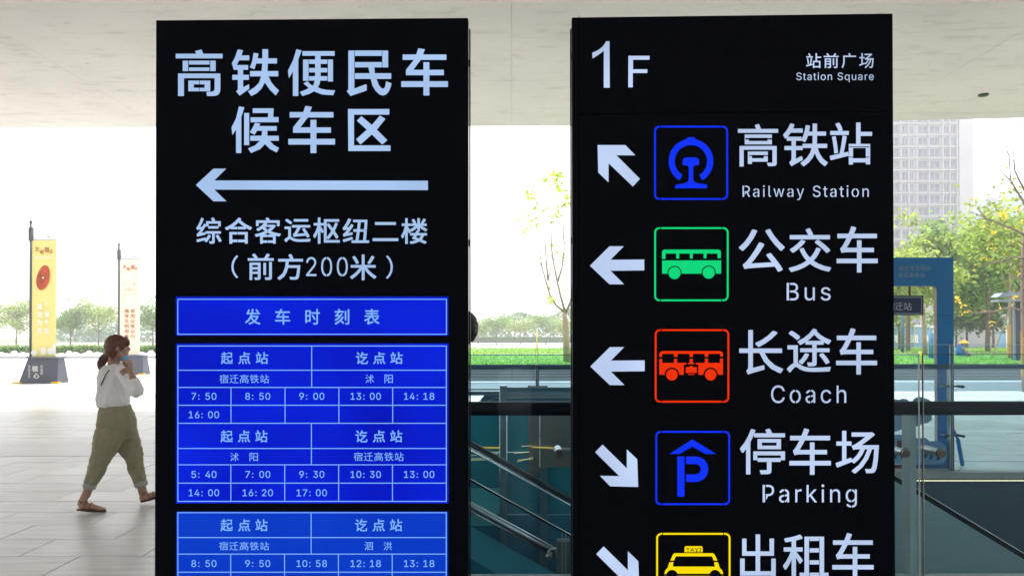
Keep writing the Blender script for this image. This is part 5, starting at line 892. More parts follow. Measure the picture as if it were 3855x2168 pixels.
# teal glazed enclosure behind the escalator
enc = thing('stair_enclosure', 'teal glazed stair enclosure with steel posts and rails seen between the totems', 'stair enclosure', (0.5, 7.4, PITZ)); no = Vector(enc.location)
D = 7.4
def bx(pxa, pxb, pya, pyb, d0=0.0, d1=0.05, nm='rail', m=M_DSTEEL):
    a, b = P(pxa, pya, D + d0), P(pxb, pyb, D + d0)
    return MB().box(a.x, b.x, D + d0, D + d1, min(a.z, b.z), max(a.z, b.z)).obj(nm, m, enc, no)
xr_ = 2700
bx(1905, xr_, 1459, 1472, 0, 0.06, 'rail', mat('blue_steel', (0.05, 0.15, 0.21), 0.35, var=0.06, scale=2))
bx(1905, xr_, 1472.5, 1494, 0.01, 0.05, 'fascia', mat('grey_steel', (0.20, 0.27, 0.32), 0.4, metal=0.3, var=0.15, scale=2))
bx(1905, xr_, 1457.5, 1460, -0.012, 0.0, 'trim', M_STEEL)
bx(1905, xr_, 1494, 1498, -0.012, 0.05, 'trim', M_STEEL)
bx(1905, xr_, 1498, 1512, 0, 0.05, 'fascia', MATS['blue_steel'])
bx(1882, 1908, 1454, 2500, -0.04, 0.08, 'post', mat('post_teal', (0.11, 0.19, 0.21), 0.4, metal=0.3, var=0.08, scale=3))
bx(1880, 1910, 1452, 1456, -0.05, 0.09, 'cap', M_STEEL)
bx(2033, 2062, 1762, 2500, -0.03, 0.05, 'post', MATS['post_teal'])
bx(2030, 2065, 1759, 1764, -0.035, 0.055, 'cap', M_STEEL)
bx(1500, 1881, 1463, 1468, -0.01, 0.05, 'trim', M_STEEL)
bx(1500, 1881, 1474, 1480, 0.0, 0.05, 'fascia', MATS['blue_steel'])
bx(1500, 1881, 1480, 1488, 0.01, 0.05, 'trim', MATS['grey_steel'])
# swept dark wing and bright arc of the landing handrail
f_ = [P(x, y, D) for x, y in ((1822, 1488), (1881, 1486), (1881, 1530), (1795, 1530))]
MB().hexa(f_, None, (0, 0.04, 0)).obj('wing', MATS['blue_steel'], enc, no)
MB().tube([P(1832, 1514, D - 0.03), P(1846, 1505, D - 0.03), P(1862, 1500, D - 0.03), P(1882, 1496, D - 0.03)], 0.005, 8).obj('handrail', M_STEEL, enc, no)
MB().tube([P(1802, 1512, D - 0.03), P(1823, 1490, D - 0.03)], 0.004, 8).obj('trim', M_STEEL, enc, no)
# glazing bays below
m_t = MATS['teal_cladding']
for k, (a, b) in enumerate(((1500, 1881), (1909, 2032), (2033, 2380), (2384, xr_))):
    bx(a, b, 1514, 1700, 0.02, 0.05, 'teal_pane', m_t)
    bx(a, b, 1702, 1935, 0.02, 0.05, 'teal_pane', mat('teal_pane_mid', (0.035, 0.22, 0.27), 0.2, spec=0.6, var=0.12, scale=0.8))
    bx(a, b, 1937, 2480, 0.02, 0.05, 'teal_pane', mat('teal_pane_low', (0.03, 0.17, 0.24), 0.25, spec=0.6, var=0.15, scale=0.7))
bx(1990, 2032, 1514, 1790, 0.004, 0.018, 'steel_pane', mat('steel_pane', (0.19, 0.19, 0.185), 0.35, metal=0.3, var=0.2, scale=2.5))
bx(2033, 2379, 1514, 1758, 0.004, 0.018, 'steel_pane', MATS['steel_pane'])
bx(1700, 1881, 1838, 1934, 0.004, 0.018, 'green_pane', mat('green_pane', (0.12, 0.42, 0.40), 0.3, var=0.2, scale=3))
bx(1700, 1865, 1940, 1978, 0.004, 0.018, 'green_pane', MATS['green_pane'])
# warm hall lamps and an LED reflection, both made to glow on the enclosure
def lamps(pts, w, n, m=M_LEDS):
    for i in range(n):
        tt = i / max(1, n - 1)
        x = pts[0][0] + (pts[1][0] - pts[0][0]) * tt; y = pts[0][1] + (pts[1][1] - pts[0][1]) * tt
        a = P(x, y, D - 0.045)
        yield a
glow = thing('lamp_row', 'warm rows of tiny lower hall lamps and a reflected glow line in the teal enclosure', 'light strip', P(1950, 1700, D - 0.05))
M_DIM = mat('dim_led_glow', (0.4, 0.3, 0.1), 0.5, emit=(0.75, 0.62, 0.30), estr=1.0)
proto = None
for seg in (((1774, 1714), (1813, 1709), 8), ((1776, 1726), (1842, 1724), 13), ((1776, 1731), (1842, 1729), 13), ((1864, 1706), (1874, 1706), 3), ((1936, 1706), (1990, 1700), 11), ((1966, 1679), (2000, 1677), 8), ((1950, 1736), (2004, 1722), 11), ((1952, 1731), (2004, 1726), 10)):
    for a in lamps(seg[:2], 0, seg[2]):
        if proto is None: proto = MB().box(-0.0045, 0.0045, -0.003, 0.003, -0.0025, 0.0025).obj('lamp', M_DIM, glow); proto.location = a - glow.location
        else: c = proto.copy(); COL.objects.link(c); c.location = a - glow.location
M_WARM = mat('warm_glow_line', (0.3, 0.2, 0.05), 0.5, emit=(0.42, 0.30, 0.05), estr=1.0)
for (xa, ya, xb, yb) in ((1815, 1684, 1881, 1685), (2003, 1682, 2085, 1686)):
    a, b = P(xa, ya, D - 0.05), P(xb, yb, D - 0.05)
    MB().tube([a, b], 0.008, 8).obj('glow_line', M_WARM, glow, glow.location)  # glowing tubes; the right one stands in for LED light reflected on steel

# concrete-sided stair seen past the right totem
st = thing('stair_flank', 'grey green stair flank under a black sloping rail, right of the totems', 'stair', (5.0, 6.2, PITZ)); so = Vector(st.location)
D2 = 6.2
a, b = line_at(3372, 1812, 3855, 2104, D2, 0.9, 0.8)
low = [a, b, Vector((b.x, D2, PITZ)), Vector((a.x, D2, PITZ))]
MB().hexa(low, None, (0, 0.12, 0)).obj('flank', mat('grey_green_panel', (0.34, 0.42, 0.40), 0.45, spec=0.4, var=0.08, scale=1.1, bump=0.05), st, so)
MB().hexa([a + Vector((0, 0, 0.0)), b, b + Vector((0, 0, 0.045)), a + Vector((0, 0, 0.045))], None, (0, 0.06, 0)).obj('rail', M_RAIL, st, so)
MB().tube([a + Vector((0, -0.015, 0.047)), b + Vector((0, -0.015, 0.047))], 0.004, 8).obj('rail_edge', M_STEEL, st, so)

# ------------------------------------------------------------------ blue photo frame beyond the pit
D3 = 9.0
pf = thing('photo_frame', 'tall blue portal frame with small wording and cut-out boards at its foot', 'photo frame', (4.6, D3, 0)); fo = Vector(pf.location)
M_FBLUE = mat('frame_blue', (0.012, 0.20, 0.47), 0.45, spec=0.4, var=0.05, scale=1.5)
M_FIN = mat('frame_inner', (0.42, 0.28, 0.25), 0.6)
xo = P(3589, 1000, D3).x; xi = P(3527, 1200, D3).x; zt = P(0, 973, D3).z; zi = P(0, 1080, D3).z
xo2 = xo - 2.35; xi2 = xo2 + (xo - xi)
r = 0.05
loop_o = [(xo2, 0), (xo2, zt), (xo, zt), (xo, 0)]
arc = [(xi - r + r * math.sin(math.radians(t)), zi - r + r * math.cos(math.radians(t))) for t in (0, 22, 45, 67, 90)]
arc2 = [(xi2 + r - r * math.sin(math.radians(t)), zi - r + r * math.cos(math.radians(t))) for t in (90, 67, 45, 22, 0)]
pts = [(xo2, 0.0), (xo2, zt), (xo, zt), (xo, 0.0), (xi, 0.0)] + arc[::-1] + arc2[::-1] + [(xi2, 0.0)]
vs, fs = fill([pts])
b = MB(); n = len(pts)
b.add([(x, D3, z) for x, z in vs], fs); b.add([(x, D3 + 0.06, z) for x, z in vs], [tuple(reversed(q)) for q in fs])
b.obj('face', M_FBLUE, pf, fo)
b = MB(); b.add([(x, D3 + 0.0005, z) for x, z in pts] + [(x, D3 + 0.0595, z) for x, z in pts], [(i, (i + 1) % n, (i + 1) % n + n, i + n) for i in range(n)])
b.obj('edge_band', M_FIN, pf, fo)
MB().box(xi, xo, D3 - 0.004, D3 - 0.001, P(0, 1192, D3).z - 0.004, P(0, 1192, D3).z).obj('panel_joint', M_DSTEEL, pf, fo)
f = Flat(Vector((0, D3, 0)), Vector((0, 1, 0)), 0.003)
for word, x0, y0, step, hh in (('宿迁市文明办', 3383, 1001, 20.7, 19), ('宿迁高铁站', 3381, 1026, 20.7, 18)):
    for i, ch in enumerate(word): f.han(ch, x0 + i * step, y0, x0 + i * step + 18, y0 + hh, 0.0)
f.obj('lettering', mat('pale_print', (0.30, 0.40, 0.46), 0.6), pf, fo)
# brace and cut-out boards at the foot
MB().tube([P(3575, 1590, D3 + 0.05), P(3610, 1660, D3 + 0.1)], 0.018, 8).obj('brace', M_FBLUE, pf, fo)
MB().tube([P(3606, 1654, D3 + 0.12), Vector((P(3650, 1765, D3).x, D3 + 0.14, 0.0))], 0.024, 8).obj('brace', M_FBLUE, pf, fo)
def board(pts, y, m, name):
    w = [P(x, yy, D3 + y) for x, yy in pts]
    w = [Vector((p.x, D3 + y, p.z)) for p in w]
    bb = MB(); vs_, fs_ = fill([[(p.x, p.z) for p in w]]); k = len(vs_)
    bb.add([(x, D3 + y, z) for x, z in vs_], fs_); bb.add([(x, D3 + y + 0.015, z) for x, z in vs_], [tuple(reversed(q)) for q in fs_])
    k = len(w); bb.add([tuple(p) for p in w] + [(p.x, p.y + 0.015, p.z) for p in w], [(i, (i + 1) % k, (i + 1) % k + k, i + k) for i in range(k)])
    return bb.obj(name, m, pf, fo)
def pz(pts): return [(3370 + x / 5.0, 1500 + y / 5.0) for x, y in pts]
M_CL1 = mat('cloud_board_grey', (0.26, 0.34, 0.42), 0.6); M_CL2 = mat('cloud_board_blue', (0.28, 0.44, 0.60), 0.6)
board(pz([(-300,60),(-200,20),(-100,30),(20,10),(80,25),(140,0),(220,10),(270,50),(330,50),(350,20),(380,-10),(460,-40),(560,-10),(640,20),(690,60),(800,40),(690,130),(690,400),(620,450),(500,480),(430,520),(330,520),(240,530),(180,550),(120,580),(20,620),(-100,600),(-300,640)]), -0.05, M_CL1, 'cloud_board')
board(pz([(-300,700),(-60,690),(20,675),(160,680),(230,710),(360,740),(500,745),(560,735),(610,760),(640,800),(830,800),(960,900),(975,1100),(920,1210),(700,1235),(500,1240),(20,1225),(-300,1220)]), -0.10, M_CL2, 'cloud_board')
q = pz([(-300,1240),(60,1238),(640,1238),(975,1238),(975,1310),(-300,1320)]); board(q, -0.12, mat('plinth_blue', (0.10, 0.17, 0.30), 0.6), 'plinth_board')
q = pz([(-300,1248),(235,1245),(570,1300),(560,1303),(-300,1303)]); board(q, -0.137, mat('red_stripe', (0.30, 0.03, 0.05), 0.6), 'stripe')
q = pz([(-300,1318),(975,1312),(975,1352),(-300,1360)]); board(q, -0.14, mat('cream_foot', (0.55, 0.54, 0.48), 0.7), 'foot_board')
M_RD = mat('brush_red', (0.20, 0.03, 0.06), 0.6); M_NV = mat('brush_navy', (0.03, 0.07, 0.14), 0.6)
for pts_, mm in (([(40,790),(230,785),(210,960),(40,950)], M_RD), ([(95,1130),(150,960),(200,960),(150,1135)], M_RD), ([(160,1130),(190,1010),(235,1005),(215,1130)], M_NV), ([(540,1110),(560,990),(620,985),(600,1115)], M_NV), ([(640,1145),(665,1030),(735,1020),(690,1150)], M_NV), ([(770,1145),(800,1095),(860,1090),(850,1150),(790,1158)], M_NV), ([(-60,1130),(-40,980),(20,975),(30,1130)], M_NV)):
    board(pz(pts_), -0.104, mm, 'brush_letter')
# hanging station name board
hs = thing('hanging_sign', 'small navy station name board hanging by rods inside the blue frame', 'hanging sign', (0, 0, 0)); 
hx1 = P(3471, 1150, D3 - 0.03).x; hx0 = hx1 - 0.92; hz1, hz0 = P(0, 1120, D3 - 0.03).z, P(0, 1186, D3 - 0.03).z
hs.location = ((hx0 + hx1) / 2, D3 - 0.03, hz0); ho = Vector(hs.location)
MB().box(hx0, hx1, D3 - 0.03, D3 + 0.02, hz0, hz1).obj('board', mat('navy_border', (0.25, 0.32, 0.42), 0.5), hs, ho)
MB().box(hx0 + 0.015, hx1 - 0.015, D3 - 0.034, D3 - 0.0305, hz0 + 0.015, hz1 - 0.015).obj('face', mat('navy_face', (0.008, 0.028, 0.085), 0.4), hs, ho)
b = MB()
for (xa, xb, za, zb) in ((hx0 - 0.012, hx1 + 0.012, hz1, hz1 + 0.012), (hx0 - 0.012, hx1 + 0.012, hz0 - 0.012, hz0), (hx0 - 0.012, hx0, hz0, hz1), (hx1, hx1 + 0.012, hz0, hz1)): b.box(xa, xb, D3 - 0.036, D3 + 0.022, za, zb)
b.obj('rim', M_DSTEEL, hs, ho)
f = Flat(Vector((0, D3 - 0.034, 0)), Vector((0, 1, 0)), 0.001)
for ch, x0 in (('迁', 3371), ('站', 3402), ('宿', 3340)): f.han(ch, x0, 1138, x0 + (30 if ch == '站' else 28), 1168, 0.0)
f.obj('lettering', mat('white_print', (0.55, 0.60, 0.66), 0.6), hs, ho)
for px_ in (3424, 3270): MB().tube([P(px_, 1078, D3), P(px_, 1121, D3)], 0.014, 8).obj('rod', mat('brown_rod', (0.10, 0.06, 0.05), 0.5), hs, ho)

# ------------------------------------------------------------------ raised lawn beyond
LX0, LX1, LY0, LY1, LZ = -5.0, 45.0, 27.0, 62.0, 0.56
lawnbed = thing('planter_wall', 'low grey planter wall of stacked horizontal slats holding the lawn', 'planter wall', (10, LY0, 0))
M_SL = mat('slat_stone', (0.27, 0.27, 0.28), 0.7, var=0.08, scale=1.5)
MB().box(LX0, LX1, LY0 + 0.05, LY0 + 0.3, 0, LZ - 0.02).obj('core', M_DSTEEL, lawnbed, lawnbed.location)
sm = None
for r_ in range(5):
    for k in range(10):
        z0 = 0.01 + r_ * 0.108; x0 = LX0 + k * 5.0
        if sm is None: sm = MB().box(0.01, 4.99, 0, 0.06, 0, 0.085).obj('slat', M_SL, lawnbed); sm.location = Vector((x0, LY0 - 0.01, z0)) - lawnbed.location
        else: c = sm.copy(); COL.objects.link(c); c.location = Vector((x0, LY0 - 0.01 - 0.0 * r_, z0)) - lawnbed.location
def grass(name, x0, x1, y0, y1, z, n, h, color, label):
    m = mat(name + '_blades', color, 0.7, island=0.35, trans=0.35)
    b = MB(); b.add([(x0, y0, z), (x1, y0, z), (x1, y1, z), (x0, y1, z)], [(0, 1, 2, 3)])
    vs, fs = list(b.v), list(b.f)
    for i in range(n):
        x = rnd.uniform(x0, x1); y = y0 + (y1 - y0) * rnd.random() ** 1.6; a = rnd.uniform(0, math.pi); hh = h * rnd.uniform(0.5, 1.3)
        w = h * 0.5 * rnd.uniform(0.6, 1.2) * (1 + (y - y0) / 30); dx, dy = math.cos(a) * w, math.sin(a) * w; k = len(vs)
        lx, ly = rnd.uniform(-.5, .5) * hh, rnd.uniform(-.5, .5) * hh
        vs += [(x - dx, y - dy, z), (x + dx, y + dy, z), (x + lx + dx * .3, y + ly, z + hh), (x + lx - dx * .5, y + ly, z + hh * .8)]
        fs.append((k, k + 1, k + 2, k + 3))
    o = mesh_obj(name, vs, fs, m); stuff(o, label, 'grass'); return o
grass('lawn', LX0, LX1, LY0 + 0.1, 40.0, LZ, 24000, 0.07, (0.22, 0.40, 0.10), 'bright green ground cover growing in the raised bed')
structure(MB().box(LX0, LX1, 40.6, 42.0, LZ - 0.2, LZ + 0.012).obj('lawn_path', mat('lawn_path', (0.25, 0.26, 0.28), 0.8, var=0.1)))
grass('far_lawn', LX0, LX1, 42.4, LY1, LZ, 15000, 0.09, (0.27, 0.42, 0.10), 'bright green ground cover beyond the narrow path')
structure(MB().box(LX0, LX1, LY0 + 0.31, LY1, -0.01, LZ - 0.01).obj('raised_bed', M_EARTH))
# hedges along the road
def hedge(x0, x1, y, d, h, n, label, color=(0.20, 0.34, 0.09)):
    t = thing('hedge', label, 'hedge', ((x0 + x1) / 2, y, 0), 'clipped hedges along the road')
    m = mat('hedge_leaf', color, 0.7, island=0.4, trans=0.3)
    vs, fs = [], []
    for i in range(n):
        x = rnd.uniform(x0, x1); f_ = rnd.random()
        if f_ < 0.6: p = (x, y + rnd.uniform(-.05, .1), rnd.uniform(0, h))
        else: p = (x, y + rnd.uniform(0, d), h + rnd.uniform(-.08, .05))
        s_ = rnd.uniform(.06, .16); k = len(vs)
        a = Vector((rnd.gauss(0, 1), rnd.gauss(0, 1), rnd.gauss(0, 1))).normalized() * s_; c = Vector((rnd.gauss(0, 1), rnd.gauss(0, 1), rnd.gauss(0, 1))).normalized() * s_
        P_ = Vector(p); vs += [P_ - a, P_ + c, P_ + a, P_ - c]; fs.append((k, k + 1, k + 2, k + 3))
    mesh_obj('foliage', vs, fs, m, t, False, t.location)
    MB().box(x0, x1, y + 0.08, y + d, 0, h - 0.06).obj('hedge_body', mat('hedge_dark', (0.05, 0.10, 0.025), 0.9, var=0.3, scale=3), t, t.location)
hedge(-60, -5.5, 64, 2.0, 0.75, 7000, 'long low clipped hedge behind the white stones on the plaza side')
hedge(-60, 40, 178, 2.5, 1.4, 3000, 'distant hedge line on the far side of the pale road')

# row of white stones along the kerb
M_WHITE = mat('white_stone', (0.78, 0.78, 0.76), 0.6, var=0.05, scale=3)
sx = [(x / 4.293) for x in (-90, 10, 120, 235, 375, 455, 600, 760, 955, 1115, 1200, 1350, 1440, 1590, 1680, 1800, 2070, 2140, 2200, 2300, 2370, 2440, 2560)]
shapes = []
for v in range(3):
    b = MB(); h_ = (0.50, 0.40, 0.36)[v]; w_ = (0.30, 0.42, 0.48)[v]
    b.ball((0, 0, h_ * 0.35), w_, w_ * 0.8, h_ * 0.65, None, 10, 7)
    b.v = [(x * (1 + 0.1 * math.sin(7 * y + v)), y, max(0, z) * (1 + 0.12 * math.cos(5 * x + v))) for x, y, z in b.v]
    shapes.append(b)
protos = [None] * 3
for i, s_ in enumerate(sx):
    v = i * 7 % 3; p = G(s_, 1348, 0.0); p = Vector(((s_ - CX) / F_PX * 55.0, 55.0, 0))
    if protos[v] is None:
        o = shapes[v].obj('white_stone', M_WHITE, None, None, True); protos[v] = o
    else: o = protos[v].copy(); COL.objects.link(o)
    o.location = p; o.rotation_euler = (0, 0, rnd.uniform(0, 6)); o['category'] = 'stone'; o['group'] = 'white stones along the plaza kerb'
    o['label'] = ('tall pointed white stone in the row along the far plaza kerb', 'rounded white stone in the row along the far plaza kerb', 'low flat white stone in the row along the far plaza kerb')[v]

# banners
def banner(x_pole, y_top, D, bx0, bx1, by0, by1, base_y0, base_y1, bw, label, first):
    """x_pole.. in picture measure at distance D"""
    base = P((bw[0] + bw[1]) / 2, 1264, D); base.z = 0
    t = thing('banner_stand', label, 'banner', base, 'tall street banners on grey plinths'); o = base.copy()
    k = D / F_PX
    X = lambda px: P(px, 1264, D).x
    Z = lambda py: P(1000, py, D).z
    mg = mat('plinth_grey', (0.085, 0.095, 0.125), 0.55, var=0.08, scale=1.2)
    zb = Z(base_y0)
    w0, w1, wt0, wt1 = X(bw[0]), X(bw[1]), X(bw[2]), X(bw[3])
    dp = 0.33
    b = MB(); ins = 0.16
    vs = [(w0, D, 0), (w1, D, 0), (w1, D + dp * 2, 0), (w0, D + dp * 2, 0), (wt0, D + ins, zb), (wt1, D + ins, zb), (wt1, D + dp * 2 - ins, zb), (wt0, D + dp * 2 - ins, zb)]
    b.add(vs, [(0, 1, 5, 4), (1, 2, 6, 5), (2, 3, 7, 6), (3, 0, 4, 7), (4, 5, 6, 7)]); b.obj('plinth', mg, t, o)
    MB().box(wt0 - 0.04, wt1 + 0.04, D + ins - 0.04, D + dp * 2 - ins + 0.04, zb + 0.001, zb + 0.05).obj('plinth_cap', mat('plinth_cap', (0.14, 0.15, 0.19), 0.5), t, o)
    for px_ in (w0, w1): MB().box(px_ - 0.16, px_ + 0.10, D - 0.10, D + 0.06, 0.002, 0.06).obj('corner_foot', mat('amber_foot', (0.75, 0.45, 0.03), 0.5), t, o)
    yb = D + dp
    kk = yb / F_PX
    X2 = lambda px: P(px, 1264, yb).x
    Z2 = lambda py: P(1000, py, yb).z
    mp_ = mat('pole_grey', (0.10, 0.105, 0.13), 0.45, metal=0.3)
    MB().tube([(X2(x_pole), yb, zb + 0.05), (X2(x_pole), yb, Z2(y_top))], 0.032 * 1.3, 10).obj('pole', mp_, t, o, True)
    MB().ball((X2(x_pole), yb, Z2(y_top) + 0.03), 0.055).obj('pole_cap', mp_, t, o, True)
    MB().box(X2(x_pole) - 0.05, X2(x_pole) + 0.06, yb - 0.06, yb + 0.06, Z2(by0 + 3), Z2(y_top + 18)).obj('sleeve', mp_, t, o)
    xl, xr2 = X2(bx0), X2(bx1); zt_, zb_ = Z2(by0), Z2(by1)
    for z_ in (zt_ + 0.02, zt_ + 0.095): MB().tube([(X2(x_pole), yb, z_), (xr2 + 0.05, yb, z_)], 0.014, 6).obj('arm', mp_, t, o)
    for q_ in (0.15, 0.5, 0.9):
        xx = xl + (xr2 - xl) * q_; MB().tube([(xx, yb, zt_ + 0.02), (xx, yb, zt_ + 0.095)], 0.010, 6).obj('arm_tie', mp_, t, o)
        MB().tube([(xx, yb, zb + 0.05), (xx, yb, zb_ - 0.01)], 0.012, 6).obj('foot_tie', mp_, t, o)
    MB().tube([(xl, yb, zb_ - 0.015), (xr2, yb, zb_ - 0.015)], 0.014, 6).obj('arm', mp_, t, o)
    MB().tube([(X2(x_pole), yb, Z2(y_top + 8)), (xl + (xr2 - xl) * 0.72, yb, zt_ + 0.1)], 0.015, 6).obj('stay', mp_, t, o)
    # cloth with a slight belly
    NX, NZ = 8, 30; vs, fs = [], []
    for j in range(NZ + 1):
        for i in range(NX + 1):
            vs.append((xl + (xr2 - xl) * i / NX, yb + 0.012 * math.sin(j * 0.7) * math.sin(math.pi * i / NX), zb_ + (zt_ - zb_) * j / NZ))
    for j in range(NZ):
        for i in range(NX): a_ = j * (NX + 1) + i; fs.append((a_, a_ + 1, a_ + NX + 2, a_ + NX + 1))
    cm = mat('yellow_cloth' if first else 'cream_cloth', (0.72, 0.655, 0.27) if first else (0.74, 0.64, 0.56), 0.8, trans=0.08, var=0.03, scale=1)
    cl = mesh_obj('cloth', vs, fs, cm, t, True, o)
    fpl = lambda l=0.03: Flat(Vector((0, yb, 0)), Vector((0, 1, 0)), l)
    W = bx1 - bx0; Hh = by1 - by0
    R = lambda u, v: (bx0 + W * u, by0 + Hh * v)
    red = mat('red_print', (0.42, 0.09, 0.05), 0.8); wht = mat('white_cloth_print', (0.85, 0.85, 0.82), 0.8)
    f = fpl()
    for ch, u, v, s_ in (('文', .17, .060, .17), ('明', .37, .090, .15), ('宿', .55, .062, .20), ('迁', .76, .085, .13)):
        x, y = R(u, v); f.han(ch, x, y, x + W * s_, y + W * s_ * 1.1, 0.02)
    for k_ in range(14): x, y = R(.20 + .045 * k_, .148); f2 = None
    f.obj('lettering', red, cl, o)
    f = fpl(); a1, b1 = R(.20, .148); a2, b2 = R(.82, .156); f.rect(a1, b1, a2, b2); f.obj('small_print', wht, cl, o)
    if first:
        f = fpl(); cx_, cy_ = R(.50, .325)
        el = []
        for k_ in range(36):
            th = 2 * math.pi * k_ / 36; rx, ry = W * .255 * (1 + .05 * math.sin(3 * th)), Hh * .108
            x, y = rx * math.cos(th), ry * math.sin(th); ct, s2 = math.cos(0.22), math.sin(0.22)
            el.append((cx_ + x * ct - y * s2, cy_ + x * s2 + y * ct))
        f.poly(el); thumb = f.obj('thumb_print', mat('red_thumb', (0.48, 0.09, 0.045), 0.8, var=0.35, scale=4), cl, o)
        f = fpl(0.034); f.poly(circ(cx_, cy_, W * .04, n=12)); f.obj('print_centre', wht, thumb, o)
        f = fpl()
        for word, u in (('一诺千金', .55), ('诚信为本', .27)):
            for i, ch in enumerate(word): x, y = R(u, .545 + .068 * i); f.han(ch, x, y, x + W * .20, y + Hh * (.052 if ch != '一' else .008), 0.03)
        f.obj('lettering', wht, cl, o)
        f = fpl()
        for u0, u1, v0, v1 in ((.42, .62, .925, .985), (.88, 1.0, .895, .985)): x0_, y0_ = R(u0, v0); x1_, y1_ = R(u1, v1); f.rect(x0_, y0_, x1_, y1_)
        for u, v, rr in ((.14, .968, .13), (.80, .955, .14)): x, y = R(u, v); f.poly(circ(x, y, W * rr, n=14))
        f.obj('skyline_print', wht, cl, o)
    else:
        f = fpl()
        for word, u in (('使用公筷公勺', .54), ('倡导文明用餐', .24)):
            for i, ch in enumerate(word): x, y = R(u, .525 + .0535 * i); f.han(ch, x, y, x + W * .22, y + Hh * .038, 0.02)
        f.obj('lettering', mat('red_print_soft', (0.42, 0.15, 0.10), 0.8), cl, o)
        f = fpl()
        for ch, u, v in (('公', .17, .245), ('公', .17, .355), ('筷', .66, .245), ('勺', .66, .355)):
            x, y = R(u, v); f.han(ch, x, y, x + W * .15, y + Hh * .032, 0.0)
        x0_, y0_ = R(.47, .25); x1_, y1_ = R(.49, .375); f.rect(x0_, y0_, x1_, y1_)
        x0_, y0_ = R(.22, .318); x1_, y1_ = R(.80, .324); f.rect(x0_, y0_, x1_, y1_)
        f.obj('chopstick_print', mat('tan_print', (0.42, 0.27, 0.18), 0.8), cl, o)
    # calligraphy on the plinth front
    nrm = Vector((0, zb, -ins)).normalized(); pl0 = Vector((w0, D, 0))
    f = Flat(pl0, nrm, 0.008)
    wpx = bw[1] - bw[0]
    U = lambda u, v: (bw[0] + wpx * u, base_y0 + (base_y1 - base_y0) * v)
    for ch, u, v, s_ in (('核', .345, .30, .165), ('心', .385, .60, .15)):
        x, y = U(u, v); f.han(ch, x, y, x + wpx * s_, y + wpx * s_ * .95, 0.035)
    for word, u in (('社会主义', .245), ('价值观', .565)):
        for i, ch in enumerate(word): x, y = U(u, .28 + .135 * i); f.han(ch, x, y, x + wpx * .065, y + wpx * .075, 0.02)
    f.obj('lettering', mat('silver_print', (0.62, 0.62, 0.60), 0.5), t, o)
    return t
banner(115, 838, 25.2, 117.5, 211, 903, 1342, 1348, 1441, (70, 216, 94, 209), 'yellow banner with red thumb print on grey plinth, the nearer one', True)
banner(447, 922, 30.8, 451, 527, 975, 1334, 1340, 1410, (424, 538, 441, 532), 'cream banner with red wording on grey plinth, the farther one', False)

# ------------------------------------------------------------------ trees
M_BARK = mat('bark', (0.16, 0.12, 0.09), 0.9, var=0.25, scale=6)
M_BARK2 = mat('pale_bark', (0.30, 0.24, 0.18), 0.9, var=0.2, scale=6)
def leafm(name, c): c = tuple(v * 1.25 for v in c); return mat(name, c, 0.65, island=0.45, trans=0.45)
def tree(label, x, y, h, crown_r, crown_z0, leaves, leaf, m, seed, trunk_r=0.12, lean=0.0, limbs=9, group='trees beyond the road', bark=None, clump=0.55, cat='tree', z0=0.0, flat=0.0, up=0.9):
    r = random.Random(seed)
    t = thing('broadleaf_tree', label, cat, (x, y, z0), group); bark = bark or M_BARK
    top = Vector((x + lean * h, y, z0 + h))
    base = Vector((x, y, z0)); tips = []; leaves = int(leaves * 0.8)
    tb = MB(); zt = crown_z0 + (h - crown_z0) * 0.55
    fork = base.lerp(top, crown_z0 / h * 0.85)
    tp = [base, base.lerp(fork, 0.5) + Vector((r.uniform(-.05, .05), 0, 0)), fork, base.lerp(top, zt / h)]
    tb.tube(tp, [trunk_r, trunk_r * .85, trunk_r * .7, trunk_r * .3], 8); tb.obj('trunk', bark, t, Vector(t.location), True)
    lb_ = MB()
    for i in range(limbs):
        a = 2 * math.pi * i / limbs + r.uniform(-.4, .4); s_ = fork.lerp(tp[3], r.random() * 0.8)
        R_l = crown_r * r.uniform(.55, 1.0); zz = z0 + crown_z0 + (h - crown_z0) * r.uniform(.25, up)
        e = Vector((s_.x + math.cos(a) * R_l, s_.y + math.sin(a) * R_l, max(zz, s_.z + 0.1)))
        mdl = s_.lerp(e, .5) + Vector((r.uniform(-.1, .1), r.uniform(-.1, .1), -0.1 * R_l + r.uniform(-.1, .2)))
        lb_.tube([s_, mdl, e], [trunk_r * .35, trunk_r * .2, trunk_r * .06], 5)
        tips += [e, mdl.lerp(e, .5), mdl]
        for k in range(3):
            q = mdl.lerp(e, r.uniform(.1, .9)); w = q + Vector((r.gauss(0, .3), r.gauss(0, .3), r.uniform(.05, .45))) * crown_r * .7
            lb_.tube([q, w], [trunk_r * .12, trunk_r * .03], 4); tips += [w, q.lerp(w, .5)]
    tips.append(tp[3]); tips.append(top - Vector((0, 0, .3)))
    lb_.obj('limbs', bark, t, Vector(t.location), True)
    vs, fs = [], []
    for i in range(leaves):
        c = tips[r.randrange(len(tips))]
        p = c + Vector((r.gauss(0, clump), r.gauss(0, clump), r.gauss(0, clump * .7))) * crown_r * .38
        if p.z < z0 + crown_z0 * 0.8: p.z = z0 + crown_z0 * .8 + r.random() * .3
        s_ = leaf * r.uniform(.6, 1.3)
        a = Vector((r.gauss(0, 1), r.gauss(0, 1), r.gauss(0, .7))).normalized() * s_; b = a.cross(Vector((r.gauss(0, 1), r.gauss(0, 1), r.gauss(0, 1)))).normalized() * s_ * .6
        k = len(vs); vs += [p - a, p + b, p + a, p - b]; fs.append((k, k + 1, k + 2, k + 3))
    mesh_obj('crown', vs, fs, m, t, False, Vector(t.location))
    return t
